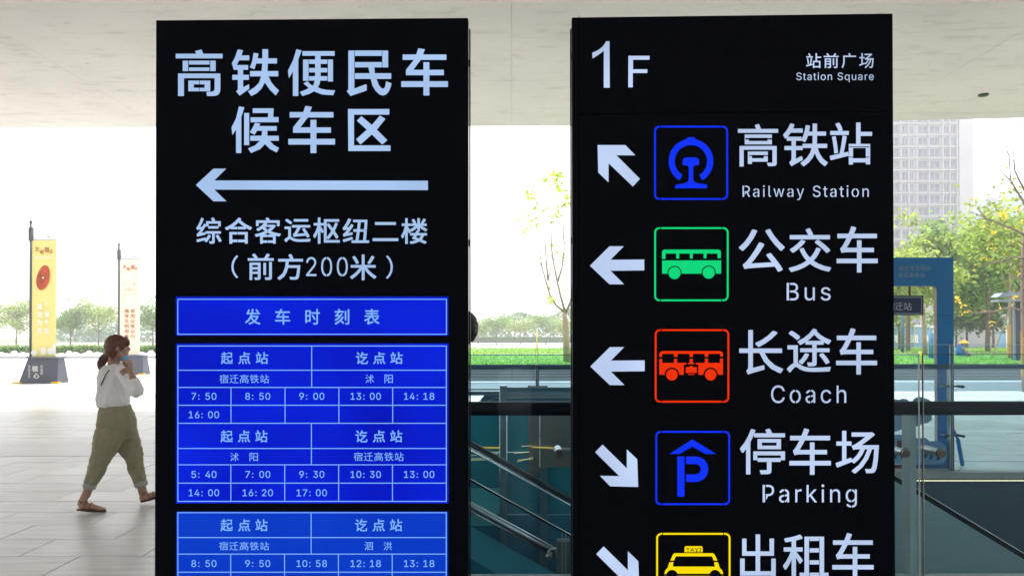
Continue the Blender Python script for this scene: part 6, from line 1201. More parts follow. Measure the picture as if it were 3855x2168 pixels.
LG = leafm('leaf_green', (0.14, 0.23, 0.075)); LG2 = leafm('leaf_yellow_green', (0.21, 0.28, 0.085)); LG3 = leafm('leaf_dark', (0.07, 0.14, 0.055))
def X_(px, D): return (px - CX) / F_PX * D
# row along the far side of the road, in order from the left
rowL = [(62, 108, 7.2, 2.7, 'rounded street tree left of the yellow banner'), (265, 108, 7.4, 2.5, 'street tree rising between the two banners, touching the yellow one'),
        (372, 112, 8.0, 2.9, 'taller street tree with visible fork just left of the cream banner'), (575, 110, 7.0, 2.6, 'street tree partly hidden by the edge of the timetable totem'),
        (-60, 112, 6.8, 2.6, 'street tree cut by the picture edge beyond the yellow banner'), (700, 112, 7.0, 2.5, 'street tree hidden behind the timetable totem')]
for i, (px, D, h, cr, lab) in enumerate(rowL):
    tree(lab, X_(px, D), D, h, cr, 1.9, 3200, 0.17, LG if i % 2 else LG2, 100 + i, 0.13)
for i, (px, D, h, cr) in enumerate(((1800, 150, 5.0, 2.6), (1868, 140, 6.2, 3.0), (1960, 150, 5.4, 2.8), (2055, 145, 6.0, 3.2), (2125, 150, 5.6, 2.6))):
    tree(('small pale tree just right of the timetable totem edge', 'pale round tree in the gap between the totems, second from its left edge', 'pale low tree in the middle of the gap between the totems', 'pale wide tree under the leaning bare tree', 'pale tree at the right end of the gap between the totems')[i], X_(px, D), D, h, cr, 1.7, 2200, 0.2, LG if i % 2 else LG2, 130 + i, 0.13, group='small trees far between the totems')
# soft far wood behind the road
r = random.Random(5); vs, fs = [], []
for i in range(26000):
    x = r.uniform(-140, 160); D = 215 + r.uniform(0, 16); hh = 6.5 + 2.2 * math.sin(x * .11) + 1.5 * math.sin(x * .37 + 1)
    z = hh * (1 - r.random() ** 1.8); s_ = r.uniform(.25, .6); k = len(vs); p = Vector((x, D, z))
    a = Vector((r.gauss(0, 1), r.gauss(0, 1), r.gauss(0, 1))).normalized() * s_; b = Vector((r.gauss(0, 1), r.gauss(0, 1), r.gauss(0, 1))).normalized() * s_
    vs += [p - a, p + b, p + a, p - b]; fs.append((k, k + 1, k + 2, k + 3))
stuff(mesh_obj('far_wood', vs, fs, LG3), 'soft far belt of trees closing the view behind the road', 'wood')

# right side: leafy trees beyond the lawn
RG = 'trees beyond the lawn'
tree('dense light green tree directly above the blue portal frame', X_(3420, 48), 48, 9.4, 2.3, 3.2, 7500, 0.17, LG2, 201, 0.16, group=RG)
tree('tall plume shaped light green tree right of the blue portal frame top', X_(3570, 50), 50, 9.8, 1.7, 3.0, 4800, 0.16, LG2, 202, 0.15, lean=0.04, group=RG)
tree('broad green tree between the tower block and the pavilion', X_(3720, 46), 46, 8.6, 3.0, 2.6, 8500, 0.17, LG, 203, 0.17, group=RG)
tree('green tree at the far right edge beyond the yellow leafed one', X_(3860, 48), 48, 9.4, 2.6, 2.6, 6500, 0.17, LG2, 204, 0.17, group=RG)
tree('dark rounded tree standing before the blue hoarding', X_(3640, 62), 62, 4.9, 2.1, 1.5, 4200, 0.17, LG3, 205, 0.14, group=RG)
tree('dark green tree before the hoarding beside the pavilion post', X_(3740, 60), 60, 6.3, 2.3, 1.2, 5200, 0.17, LG3, 206, 0.14, group=RG)
tree('slender tree with pale trunk seen through the portal opening', X_(3482, 40), 40, 6.6, 1.7, 2.4, 3000, 0.14, LG2, 207, 0.14, lean=-0.04, group=RG, bark=M_BARK2, z0=LZ)
tree('low green tree behind the crouching figure', X_(3600, 66), 66, 5.4, 2.0, 1.6, 3000, 0.16, LG, 208, 0.12, group=RG)
tree('leafy tree seen through the left half of the portal opening', X_(3385, 55), 55, 6.0, 2.2, 1.9, 4200, 0.16, LG2, 209, 0.13, group=RG)

# bare tree with a few leaves in the gap between the totems
def P2(px, py, D): return P(px, py, D)
def branchy(name, label, D, strokes, leafspots, bark, lm, ls, base, leaf_name='leaf_cluster', nleaf=4, group=None, seed=1):
    r = random.Random(seed); t = thing(name, label, 'tree', base, group); o = Vector(t.location)
    for i, (pts, r0, r1) in enumerate(strokes):
        w = []
        dd = r.uniform(-.5, .5)
        for k, (x, y) in enumerate(pts):
            w.append(P(x, y, D + (dd * k / len(pts) if i else 0)))
        if i == 0: w[0] = Vector(base)
        rr = [r0 + (r1 - r0) * k / (len(w) - 1) for k in range(len(w))]
        MB().tube(w, rr, 7).obj('trunk' if i == 0 else 'branch', bark, t, o, True)
    for (x, y, s_) in leafspots:
        c = P(x, y, D + r.uniform(-.4, .4)); vs, fs = [], []
        for k in range(nleaf):
            dv = Vector((r.gauss(0, 1), r.gauss(0, .6), r.gauss(0, 1) - .2)).normalized(); L_f = ls * s_ * r.uniform(.8, 1.3)
            sd_ = dv.cross(Vector((r.gauss(0, 1), r.gauss(0, 1), r.gauss(0, 1)))).normalized() * L_f * .28
            q = len(vs); p0 = c + dv * .01; up_ = dv.cross(sd_).normalized() * L_f * .08
            vs += [p0, p0 + dv * L_f * .35 + sd_, p0 + dv * L_f * .75 + sd_ * .8, p0 + dv * L_f, p0 + dv * L_f * .75 - sd_ * .8, p0 + dv * L_f * .35 - sd_, p0 + dv * L_f * .5 + up_]
            fs += [(q, q + 1, q + 6), (q + 1, q + 2, q + 6), (q + 2, q + 3, q + 6), (q + 3, q + 4, q + 6), (q + 4, q + 5, q + 6), (q + 5, q, q + 6)]
        mesh_obj(leaf_name, vs, fs, lm, t, False, o)
    return t
def g3(pts): return [(1740 + x / 1.811, 400 + y / 1.811) for x, y in pts]
D4 = 29.0
base = P(2134, 1330, D4); base.z = LZ
TR = [([(2134, 1330), (2130, 1250), (2128, 1200), (2124, 1178)], 0.15, 0.085),
      (g3([(705,1410),(640,1355),(600,1290),(575,1210),(548,1110),(528,1000),(500,920),(470,850)]), 0.05, 0.009),
      (g3([(700,1400),(672,1300),(650,1205),(625,1080),(608,960),(606,800),(608,680),(590,600)]), 0.052, 0.008),
      (g3([(650,1200),(680,1100),(695,980),(690,830),(682,700),(672,620)]), 0.04, 0.008),
      (g3([(585,1185),(572,1050),(566,920),(552,810)]), 0.04, 0.008), (g3([(548,1110),(520,1040),(480,1005)]), 0.025, 0.006),
      (g3([(585,1190),(600,1120),(612,1050),(600,960)]), 0.03, 0.008), (g3([(720,1060),(640,1045),(560,990),(525,960)]), 0.022, 0.006),
      (g3([(720,1010),(650,1000),(600,970)]), 0.018, 0.005), (g3([(525,960),(512,850),(512,720)]), 0.02, 0.005), (g3([(700,940),(680,870),(655,830)]), 0.02, 0.005),
      (g3([(606,800),(640,770),(700,740)]), 0.015, 0.004), (g3([(720,670),(660,660),(640,650)]), 0.014, 0.004), (g3([(720,630),(680,610),(640,590)]), 0.014, 0.004), (g3([(705,1410),(740,1330),(760,1200),(780,1000),(790,800)]), 0.06, 0.012)]
r = random.Random(3)
LS = [(x, y, s_) for (x, y, s_) in [(632,480,1.6),(640,505,1.5),(665,545,1.7),(688,572,1.5),(585,490,1.2),(548,516,1.2),(595,535,.7),(565,553,.6),(620,565,.8),(440,612,1.3),(460,630,1.1),(480,595,1.1),(515,598,1.0),(497,678,1.1),(450,690,.7),(425,694,.6),(565,700,.9),(700,640,1.5),(712,655,1.5),(660,700,1),(630,742,1.3),(655,745,1.1),(438,752,.9),(485,770,1.0),(468,772,.8),(388,768,.8),(408,780,.6),(508,798,1.0),(615,792,.9),(460,828,.9),(430,842,.8),(408,856,.8),(465,858,.7),(598,938,1.0),(690,1022,1.2),(655,1000,.8),(590,1225,1.0),(605,1300,1.2),(620,1320,1.1),(610,1330,1.0),(660,470,1.2),(650,520,1.0),(705,1200,.8),(712,1240,.7),(600,790,.6)]]
LS = [(*g3([(x, y)])[0], s_) for x, y, s_ in LS]
branchy('bare_tree', 'nearly bare pale tree with few lime leaves beside the totem with arrows', D4, TR, LS, mat('paler_bark', (0.38, 0.31, 0.22), 0.9, var=0.15), leafm('leaf_lime', (0.26, 0.34, 0.07)), 0.17, base, seed=4)  # paler bark colour for this tree
# yellow-leafed tree at the right
D5 = 21.0
def g5(pts): return [(3340 + x / 1.811, 400 + y / 1.811) for x, y in pts]
def g6(pts): return [(3640 + x / 2.195, 440 + y / 2.195) for x, y in pts]
base = P(3868, 1352, D5); base.z = 0.0
TR = [([(3866, 1400), (3862, 1250), (3858, 1120), (3856, 1000), (3862, 850)], 0.14, 0.07),
      (g6([(470,975),(400,935),(260,880),(150,835),(95,760),(92,740)]), 0.035, 0.006), (g6([(260,880),(150,845),(10,835)]), 0.012, 0.004), (g6([(150,835),(20,780),(25,705)]), 0.010, 0.004),
      (g6([(480,720),(415,620),(360,525),(290,465),(245,405)]), 0.035, 0.006), (g6([(480,610),(430,520),(395,440),(385,280),(360,205)]), 0.03, 0.005), (g6([(360,520),(350,330),(318,262),(318,150)]), 0.016, 0.005), (g6([(385,370),(320,262)]), 0.010, 0.005),
      (g6([(480,600),(400,560),(415,500)]), 0.014, 0.004), (g6([(395,460),(410,350)]), 0.010, 0.004),
      (g6([(475,1170),(400,1160),(300,1162)]), 0.035, 0.008), (g6([(400,1160),(260,1190),(60,1235)]), 0.014, 0.005),
      ([(3856, 1170), (3800, 1158), (3740, 1172), (3660, 1178), (3620, 1160), (3603, 1130)], 0.030, 0.005), ([(3796, 1184), (3765, 1200), (3745, 1228)], 0.014, 0.005), ([(3760, 1165), (3720, 1190), (3700, 1205)], 0.010, 0.004),
      ([(3858, 1060), (3830, 1040), (3800, 1045)], 0.02, 0.006), (g6([(470,1420),(420,1445)]), .02, .01),
      ([(3858, 1010), (3820, 990), (3760, 985), (3700, 1000)], 0.022, 0.005), ([(3862, 930), (3830, 905), (3790, 915)], 0.02, 0.005)]
LY = [(275,55,.9),(412,72,1.1),(280,100,.6),(298,118,.7),(432,215,.9),(318,312,.8),(325,410,1.1),(295,385,.8),(300,495,.7),(352,578,1.4),(430,600,1.4),(310,648,.9),(270,615,.8),(25,693,1.2),(295,790,1.9),(300,820,1.6),(260,795,1),(435,745,1.1),(425,770,1.4),(155,895,1.1),(215,942,1.6),(178,805,.9),(195,1050,1.2),(220,1088,1.5),(420,920,1),(420,1290,1.3),(440,1040,1.1),(310,1135,.9),(120,1165,1.2),(170,1180,1),(15,1180,.8),(70,1220,.8),(65,1270,.8),(400,680,1.0),(340,930,1.1),(460,860,1.2),(370,1040,1)]
LY = [(*g6([(x, y)])[0], s_ * 1.0) for x, y, s_ in LY] + [(3600, 1128, 1.7), (3623, 1146, 1.7), (3648, 1166, 1.7), (3624, 1176, 1.2), (3765, 1152, 1.5), (3812, 1118, 1.8), (3815, 1145, 1.4), (3735, 1208, 1.3), (3733, 1222, 1.0), (3700, 1166, .8)]
yt = branchy('yellow_leafed_tree', 'sparse tree with yellow leaf clusters and bare twigs beyond the pit at the far right', D5, TR, LY, mat('twig_bark', (0.30, 0.24, 0.20), 0.9, var=0.2), leafm('leaf_yellow', (0.40, 0.32, 0.06)), 0.066, base, seed=9, nleaf=4)
# straw-wrapped trunks with props
M_STRAW = mat('straw_rope', (0.55, 0.33, 0.12), 0.9, var=0.25, scale=20, stretch=(1, 1, 6), bump=0.6, bscale=30)
for k, (px, D, lab) in enumerate(((3808, 34.0, 'straw wrapped trunk of a leafy tree left of the pavilion post'),)):
    b0 = Vector((X_(px, D), D, LZ))
    t = tree(lab, b0.x, D, 8.0, 2.2, 3.2, 3600, 0.13, LG2, 230, 0.16, group=RG, bark=M_BARK2, z0=LZ)
    b = MB(); n = 26
    for j in range(n): z = LZ + 0.1 + j * 0.055; b.tube([(b0.x, D, z), (b0.x, D, z + 0.05)], 0.185, 10)
    b.obj('straw_wrap', M_STRAW, t, Vector(t.location), True)
    for dx in (-1.1, 0.9): MB().tube([(b0.x + dx, D - 0.3, LZ), (b0.x, D, LZ + 2.4)], 0.03, 6).obj('prop_pole', M_BARK2, t, Vector(t.location))
b = MB()
for j in range(30): b.tube([(yt.location.x, D5, 0.4 + j * 0.045), (yt.location.x, D5, 0.44 + j * 0.045)], 0.16, 10)
b.obj('straw_wrap', M_STRAW, yt, Vector(yt.location), True)

# ------------------------------------------------------------------ tower block under construction
DT = 190.0; kT = DT / F_PX
tw = thing('tower_block', 'tall pale unfinished tower block with rows of open balconies', 'building', (X_(3500, DT), DT, 0)); to = Vector(tw.location)
M_TW = mat('tower_wall', (0.34, 0.34, 0.35), 0.85, var=0.05, scale=0.2)
M_TWIN = mat('tower_window', (0.02, 0.045, 0.12), 0.3, var=0.2, scale=0.3)
x0, x1 = X_(3290, DT), X_(3674, DT); pitch = 43.9 * kT
nfl = 24; ztop = nfl * pitch
MB().box(x0, x1, DT + 0.9, DT + 14, 0, ztop).obj('wall', M_TW, tw, to)
MB().box(X_(3588 + 30, DT), X_(3672, DT), DT + 0.3, DT + 0.895, 0, ztop).obj('stair_wall', M_TW, tw, to)
cols = [(3405.2, 3425.6), (3432, 3447.7), (3464.8, 3500), (3508, 3547), (3560.9, 3581), (3586.8, 3607.8), (3330, 3352), (3358, 3392)]
z_ref = 1.6 + (1264.5 - 499.4) * kT
k0 = round(z_ref / pitch); off = z_ref - k0 * pitch
wp = {}; bp_ = None
for fl in range(0, nfl - 1):
    zb = fl * pitch + off
    if zb < 0.3: continue
    for ci, (a, b) in enumerate(cols):
        wx0, wx1 = X_(a, DT), X_(b, DT); w = wx1 - wx0; key = round(w, 2)
        if key not in wp:
            fr = MB(); hh = 27.6 * kT; t_ = 0.07
            for bb in ((0, w, 0, t_), (0, w, hh - t_, hh), (0, t_, t_, hh - t_), (w - t_, w, t_, hh - t_), (w * .5 - .05, w * .5 + .05, t_, hh - t_)): fr.box(bb[0], bb[1], 0.6, 0.89, bb[2], bb[3])
            o = fr.obj('window', M_TW, tw); pn = MB().box(t_, w - t_, 0.84, 0.88, t_, hh - t_).obj('pane', M_TWIN, o); wp[key] = (o, pn)
            o.location = Vector((wx0, DT, zb)) - to
        else:
            o0, p0_ = wp[key]; o = o0.copy(); COL.objects.link(o); o.location = Vector((wx0, DT, zb)) - to
            pn = p0_.copy(); COL.objects.link(pn); pn.parent = o
    # floor band, brackets, balcony rail
    if bp_ is None:
        bp_ = MB().box(0, x1 - x0 - 4.2, 0.0, 0.9, 0, 0.20); bp_.box(0, x1 - x0 - 4.2, 0.02, 0.05, 1.2, 1.25)
        for c in (105, 160, 215, 298, 393, 442, 492): xx = X_(3340 + c / 1.811, DT) - x0; bp_.box(xx - .13, xx + .13, 0.35, 0.895, 0.285, pitch - 0.01)
        bo = bp_.obj('balcony', M_TW, tw); bo.location = Vector((x0, DT, zb - 0.75)) - to
    else: c = bo.copy(); COL.objects.link(c); c.location = Vector((x0, DT, zb - 0.75)) - to
# pale glass building and crane behind
gb = thing('glass_building', 'pale blue stepped building showing faintly behind the yellow leaves', 'building', (X_(3820, 260), 260, 0)); go = Vector(gb.location)
MB().box(X_(3772, 260), X_(3900, 260), 260, 275, 0, 1.6 + (1264 - 735) * 260 / F_PX).obj('tall_wing', mat('pale_blue_wall', (0.25, 0.36, 0.48), 0.5, var=0.1, scale=0.2), gb, go)
MB().box(X_(3682, 260), X_(3735, 260), 260, 275, 0, 1.6 + (1264 - 790) * 260 / F_PX).obj('low_wing', MATS['pale_blue_wall'], gb, go)
cr = thing('tower_crane', 'faint grey tower crane arm beside the tower block', 'crane', (X_(3733, 230), 230, 0)); co = Vector(cr.location)
kc = 230 / F_PX; zc = 1.6 + (1264 - 762) * kc; xc = X_(3733, 230)
b = MB()
for dx in (-.5, .5):
    for dy in (-.5, .5): b.box(xc + dx - .08, xc + dx + .08, 230 + dy - .08, 230 + dy + .08, 0, zc)
for j in range(int(zc)): b.tube([(xc - .5, 229.5, j), (xc + .5, 229.5, j + 1)], 0.05, 4)
b.obj('mast', mat('crane_grey', (0.30, 0.31, 0.35), 0.6), cr, co)
MB().box(xc - .9, xc + .9, 229, 231, zc - 1.2, zc + 1.6).obj('cab', MATS['crane_grey'], cr, co)
MB().box(xc - 5.0, xc + 2.6, 229.8, 230.2, zc + .4, zc + .8).obj('jib', MATS['crane_grey'], cr, co)
# low shed with pale sloping panel roof
sh = thing('low_shed', 'long low building with pale blue ribbed roof among the trees', 'shed', (X_(3690, 85), 85, 0)); ho2 = Vector(sh.location)
zz0, zz1 = 1.6 + (1264 - 1062) * 85 / F_PX, 1.6 + (1264 - 1022) * 85 / F_PX
MB().box(X_(3590, 85), X_(3770, 85), 85.5, 92, 0, zz0 - 0.05).obj('wall', M_TW, sh, ho2)
xa, xb = X_(3585, 85), X_(3775, 85); rib = None
for k in range(22):
    a = xa + (xb - xa) * k / 22; c = xa + (xb - xa) * (k + .9) / 22
    if rib is None: rib = MB().hexa([(a, 85, zz0), (c, 85, zz0), (c, 89, zz1), (a, 89, zz1)], None, (0, 0, -0.12)).obj('roof_panel', mat('shed_roof', (0.32, 0.38, 0.46), 0.5, var=0.1, scale=1), sh, ho2)
    else: c2_ = rib.copy(); COL.objects.link(c2_); c2_.location = (a - xa, 0, 0)
# blue hoarding with white wording
hg = thing('hoarding', 'blue site hoarding with white posts and large white characters', 'hoarding', (X_(3440, 60), 60, 0)); hgo = Vector(hg.location)
M_HB = mat('hoarding_blue', (0.10, 0.30, 0.42), 0.6, var=0.08, scale=0.5); M_HW = mat('hoarding_white', (0.75, 0.74, 0.72), 0.6)
A_, B_ = Vector((X_(3340, 58), 58, 0)), Vector((X_(3585, 98), 98, 0)); hh = 2.55
dirv = (B_ - A_).normalized(); nn = Vector((-dirv.y, dirv.x, 0)); L__ = (B_ - A_).length
npan = 14
for k in range(npan):
    a = A_ + dirv * (L__ * k / npan + .06); c = A_ + dirv * (L__ * (k + 1) / npan - .06)
    MB().hexa([a + Vector((0, 0, .05)), c + Vector((0, 0, .05)), c + Vector((0, 0, hh - .12)), a + Vector((0, 0, hh - .12))], None, nn * .05).obj('panel', M_HB, hg, hgo)
    if k % 2 == 0:
        a = A_ + dirv * (L__ * k / npan); sgn = -nn if nn.y > 0 else nn
        MB().hexa([a - dirv * .12 + sgn * .02, a + dirv * .12 + sgn * .02, a + dirv * .12 + sgn * .02 + Vector((0, 0, hh)), a - dirv * .12 + sgn * .02 + Vector((0, 0, hh))], None, sgn * .1).obj('post', M_HW, hg, hgo)
MB().hexa([A_ + Vector((0, 0, hh - .11)), B_ + Vector((0, 0, hh - .11)), B_ + Vector((0, 0, hh + .06)), A_ + Vector((0, 0, hh + .06))], None, (-nn if nn.y > 0 else nn) * .09).obj('top_rail', M_HW, hg, hgo)
nrm = nn if nn.y > 0 else -nn
f = Flat(A_.copy(), nrm, 0.05)
for ch, x0_, x1_, y0_, y1_ in (('享', 3362, 3391, 1259, 1289), ('通', 3424, 3456, 1260, 1290), ('堵', 3474, 3498, 1261, 1288)): f.han(ch, x0_, y0_, x1_, y1_, 0.025)
f.rect(3403, 1265, 3406, 1269); f.rect(3403, 1283, 3406, 1287)
f.obj('lettering', M_HW, hg, hgo)
hg2 = thing('hoarding', 'blue site hoarding with white posts running right behind the crouching figure', 'hoarding', (X_(3720, 98), 98.5, 0)); h2 = Vector(hg2.location)
xa, xb = X_(3560, 98), X_(3990, 98); pn0 = None; n = 9
for k in range(n):
    a = xa + (xb - xa) * k / n; w = (xb - xa) / n
    if pn0 is None:
        pn0 = MB().box(a + .1, a + w - .1, 98.5, 98.6, 0, 2.2).obj('panel', M_HB, hg2, h2); ps0 = MB().box(a - .15, a + .1, 98.35, 98.48, 0, 2.35).obj('post', M_HW, hg2, h2)
    else:
        for q in (pn0, ps0): c = q.copy(); COL.objects.link(c); c.location = (w * k, 0, 0)
MB().box(xa, xb, 98.38, 98.49, 2.22, 2.34).obj('top_rail', M_HW, hg2, h2)
# pavilion post and roof slabs at the right
pvn = thing('pavilion', 'slim grey pavilion with two flat roof blades and dark posts', 'pavilion', (X_(3835, 30), 30, LZ)); po = Vector(pvn.location)
Zp = lambda y: P(3800, y, 30).z
mg = mat('pavilion_grey', (0.20, 0.23, 0.29), 0.5)
MB().hexa([P(3758, 1118, 30), P(3775, 1102, 30), P(3910, 1094, 30), P(3910, 1116, 30)], None, (0, 0.5, 0.0)).obj('roof', mg, pvn, po)
MB().hexa([P(3758, 1135, 30), P(3762, 1128, 30), P(3910, 1120, 30), P(3910, 1134, 30)], None, (0, 0.5, 0.0)).obj('roof', mg, pvn, po)
MB().box(X_(3826, 30.5), X_(3846, 30.5), 30.5, 30.8, LZ, Zp(1130)).obj('post', mat('pavilion_dark', (0.05, 0.06, 0.10), 0.5), pvn, po)
MB().box(X_(3818, 30.5), X_(3824, 30.5), 30.5, 30.6, LZ, Zp(1130)).obj('post', mg, pvn, po)
# slim poles
def pole(px, D, ztop_, r_, label, m, z0=0.0, name='pole'):
    b0 = Vector((X_(px, D), D, z0)); t = thing(name, label, 'pole', b0)
    MB().tube([b0, (b0.x, D, ztop_)], r_, 8).obj('shaft', m, t, b0, True); MB().tube([b0, (b0.x, D, z0 + .06)], r_ * 2.2, 8).obj('base_plate', m, t, b0)
pole(3397, 44, 3.3, 0.10, 'thick dark post standing on the lawn seen through the portal opening', mat('post_slate', (0.06, 0.14, 0.18), 0.5), LZ)
pole(3505, 33, 1.7, 0.11, 'short blue bollard post with pale top at the portal edge', mat('bollard_blue', (0.05, 0.20, 0.33), 0.5), LZ)
pole(2021, 46, 1.9, 0.035, 'thin yellow marker pole on the lawn between the totems', mat('marker_yellow', (0.62, 0.52, 0.05), 0.6), LZ)
pole(3464, 28, 1.0, 0.055, 'short lime marker seen in the slot between glass panels', mat('marker_lime', (0.50, 0.60, 0.05), 0.6), LZ)

# ------------------------------------------------------------------ people
SKIN = mat('skin', (0.42, 0.24, 0.17), 0.55, var=0.06, scale=8)
def D_(px, py, D): return P(px, py, D)
w = thing('person', 'woman walking in white blouse and olive cropped trousers, blue mask at her chin', 'person', (-3.7, 6.93, 0))
wo_ = Vector(w.location)
FW = Vector((0.88, 0.47, 0)).normalized(); RT = Vector((FW.y, -FW.x, 0))
q = lambda px, py, D: P(px, py, D)
# --- body: one skin
b = MB()
hd = q(441, 1306, 6.90)
b.ball(hd + Vector((0, 0, 0.012)), 0.090, 0.074, 0.102, Matrix.Rotation(math.atan2(FW.y, FW.x), 3, 'Z'), 20, 14)                 # skull
b.ball(hd + FW * 0.040 - Vector((0, 0, 0.055)), 0.052, 0.052, 0.058, Matrix.Rotation(math.atan2(FW.y, FW.x), 3, 'Z'), 16, 10)     # jaw
b.ball(hd + FW * 0.070 - Vector((0, 0, 0.010)), 0.024, 0.040, 0.050, None, 12, 8)                                               # cheek plane
b.loft([(hd + FW * 0.088 + Vector((0, 0, 0.005)), 0.006, 0.006), (hd + FW * 0.105 - Vector((0, 0, 0.022)), 0.011, 0.012), (hd + FW * 0.088 - Vector((0, 0, 0.036)), 0.010, 0.012)], RT, 8)  # nose
b.ball(hd + FW * 0.085 - Vector((0, 0, 0.058)), 0.012, 0.022, 0.012, None, 10, 6)                                               # lips
b.ball(hd + RT * 0.076 + FW * 0.002 - Vector((0, 0, 0.012)), 0.018, 0.010, 0.030, None, 10, 8)                                   # ear
b.ball(hd - RT * 0.076 + FW * 0.002 - Vector((0, 0, 0.012)), 0.018, 0.010, 0.030, None, 10, 8)
b.loft([(q(430, 1322, 6.91), .050, .052), (q(428, 1350, 6.92), .046, .048), (q(428, 1378, 6.93), .058, .055), (q(430, 1400, 6.94), .085, .06), (q(431, 1450, 6.94), .085, .07), (q(434, 1520, 6.94), .08, .08), (q(440, 1575, 6.93), .10, .10), (q(440, 1620, 6.93), .09, .09)], RT)
def limb(pts, side=RT): b.loft([(p, r, r * k) for p, r, k in pts], side, 14)
sh_r, el_r, wr_r = q(468, 1396, 6.78), q(516, 1472, 6.70), q(493, 1398, 6.66)
limb([(sh_r, .050, 1), (sh_r.lerp(el_r, .5), .043, 1), (el_r, .036, 1)])
limb([(el_r, .036, 1), (el_r.lerp(wr_r, .35), .038, 1), (wr_r, .024, .8)])
sh_l, el_l, wr_l = q(402, 1398, 7.08), q(470, 1470, 7.22), q(478, 1392, 7.02)
limb([(sh_l, .048, 1), (sh_l.lerp(el_l, .5), .042, 1), (el_l, .036, 1)]); limb([(el_l, .036, 1), (el_l.lerp(wr_l, .35), .036, 1), (wr_l, .024, .8)])
# hands: palm, four fingers, thumb
def hand(wr, direction, palm_n, curl, s=1.0):
    d = Vector(direction).normalized(); n_ = Vector(palm_n).normalized(); n_ = (n_ - d * n_.dot(d)).normalized(); sd_ = d.cross(n_)
    b.loft([(wr, .020 * s, .015 * s), (wr + d * .03 * s, .032 * s, .014 * s), (wr + d * .075 * s, .038 * s, .013 * s), (wr + d * .085 * s, .034 * s, .010 * s)], sd_, 12)
    for i, ln in enumerate((.066, .074, .069, .054)):
        o = wr + d * .078 * s + sd_ * ((i - 1.5) * .019 * s); p1 = o + (d * .45 + n_ * curl * .25) * ln * s; p2 = p1 + (d * (.35 - curl * .3) + n_ * curl * .45) * ln * s; p3 = p2 + (d * (.1 - curl * .35) + n_ * curl * .35) * ln * s
        b.loft([(o, .0092 * s, .009 * s), (p1, .0085 * s, .0085 * s), (p2, .0078 * s, .0075 * s), (p3, .006 * s, .006 * s)], sd_, 8)
    o = wr + d * .028 * s - sd_ * .028 * s; p1 = o + (d * .55 - sd_ * .55 + n_ * .3) * .04 * s; p2 = p1 + (d * .75 + n_ * .45) * .032 * s
    b.loft([(o, .013 * s, .012 * s), (p1, .0105 * s, .010 * s), (p2, .0075 * s, .007 * s)], sd_, 8)
hand(wr_r, (-.22, .12, .9), (-.95, .3, .0), .9)
hand(wr_l, (.05, -.2, .9), (-.2, -.9, .1), .8)
# legs
kn_b, an_b = q(378, 1722, 6.80), q(322, 1868, 6.77)
kn_f, an_f = q(500, 1716, 7.03), q(538, 1858, 7.09)
limb([(q(418, 1618, 6.86), .085, 1), (kn_b, .056, 1), (kn_b.lerp(an_b, .35), .052, 1.05), (q(334, 1835, 6.78), .040, 1), (an_b, .033, 1.15)])
limb([(q(462, 1618, 7.00), .085, 1), (kn_f, .056, 1), (kn_f.lerp(an_f, .35), .052, 1.05), (q(533, 1830, 7.08), .040, 1), (an_f, .033, 1.15)])
def foot(an, heel, toe):
    d = (toe - heel); u = Vector((0, 0, 1)); L_ = d.length; dn = d.normalized(); sd_ = dn.cross(u).normalized()
    b.loft([(an + Vector((0, 0, .02)), .034, .036, dn), (an.lerp(heel, .55), .040, .032, dn), (heel + dn * .05 + u * .028, .048, .034, dn)], dn, 12)
    b.loft([(heel + u * .026, .022, .020, sd_), (heel + dn * .05 + u * .030, .033, .028, sd_), (heel + dn * L_ * .5 + u * .030, .035, .026, sd_), (heel + dn * L_ * .78 + u * .018, .043, .015, sd_), (toe - dn * .02 + u * .014, .038, .011, sd_), (toe + u * .010, .022, .008, sd_)], sd_, 12)
    for i in range(5):
        s0 = toe - dn * (.018 + .006 * abs(i - 1)) + sd_ * ((i - 2) * .016) + u * .012
        b.ball(s0, .012 if i else .015, .009, .009, None, 8, 6)
heel_b, toe_b = q(297, 1913, 6.72), q(356, 1920, 6.80)
toe_b = heel_b + (FW * .8 + RT * .3).normalized() * 0.225; heel_b.z = 0.035; toe_b.z = 0.018
heel_f = q(536, 1884, 7.08); heel_f.z = max(heel_f.z, .022); toe_f = heel_f + (FW + Vector((0, 0, .20))).normalized() * .225
foot(an_b, heel_b, toe_b); foot(an_f, heel_f, toe_f)
fused(b, 'body', SKIN, w, wo_, 0.006, 3)
# --- trousers
TRO = mat('olive_twill', (0.31, 0.28, 0.175), 0.85, var=0.10, scale=6, bump=0.5, bscale=14, stretch=(1, 1, .35))
b = MB()
b.loft([(q(433, 1522, 6.94), .125, .100), (q(434, 1545, 6.94), .140, .118), (q(438, 1590, 6.93), .178, .140), (q(440, 1630, 6.93), .182, .140), (q(440, 1655, 6.93), .160, .125)], (1, 0.1, 0), 20)
b.loft([(q(417, 1620, 6.87), .122, .120), (q(402, 1668, 6.83), .118, .115), (q(380, 1722, 6.80), .088, .092), (q(360, 1775, 6.78), .069, .075), (q(342, 1818, 6.77), .054, .060)], (1, .1, 0), 18)
b.loft([(q(463, 1620, 7.0), .122, .120), (q(482, 1668, 7.02), .108, .112), (q(500, 1716, 7.04), .084, .090), (q(517, 1770, 7.06), .070, .076), (q(528, 1812, 7.07), .057, .063)], (1, .1, 0), 18)
tr_ = fused(b, 'trousers', TRO, w, wo_, 0.007, 4)
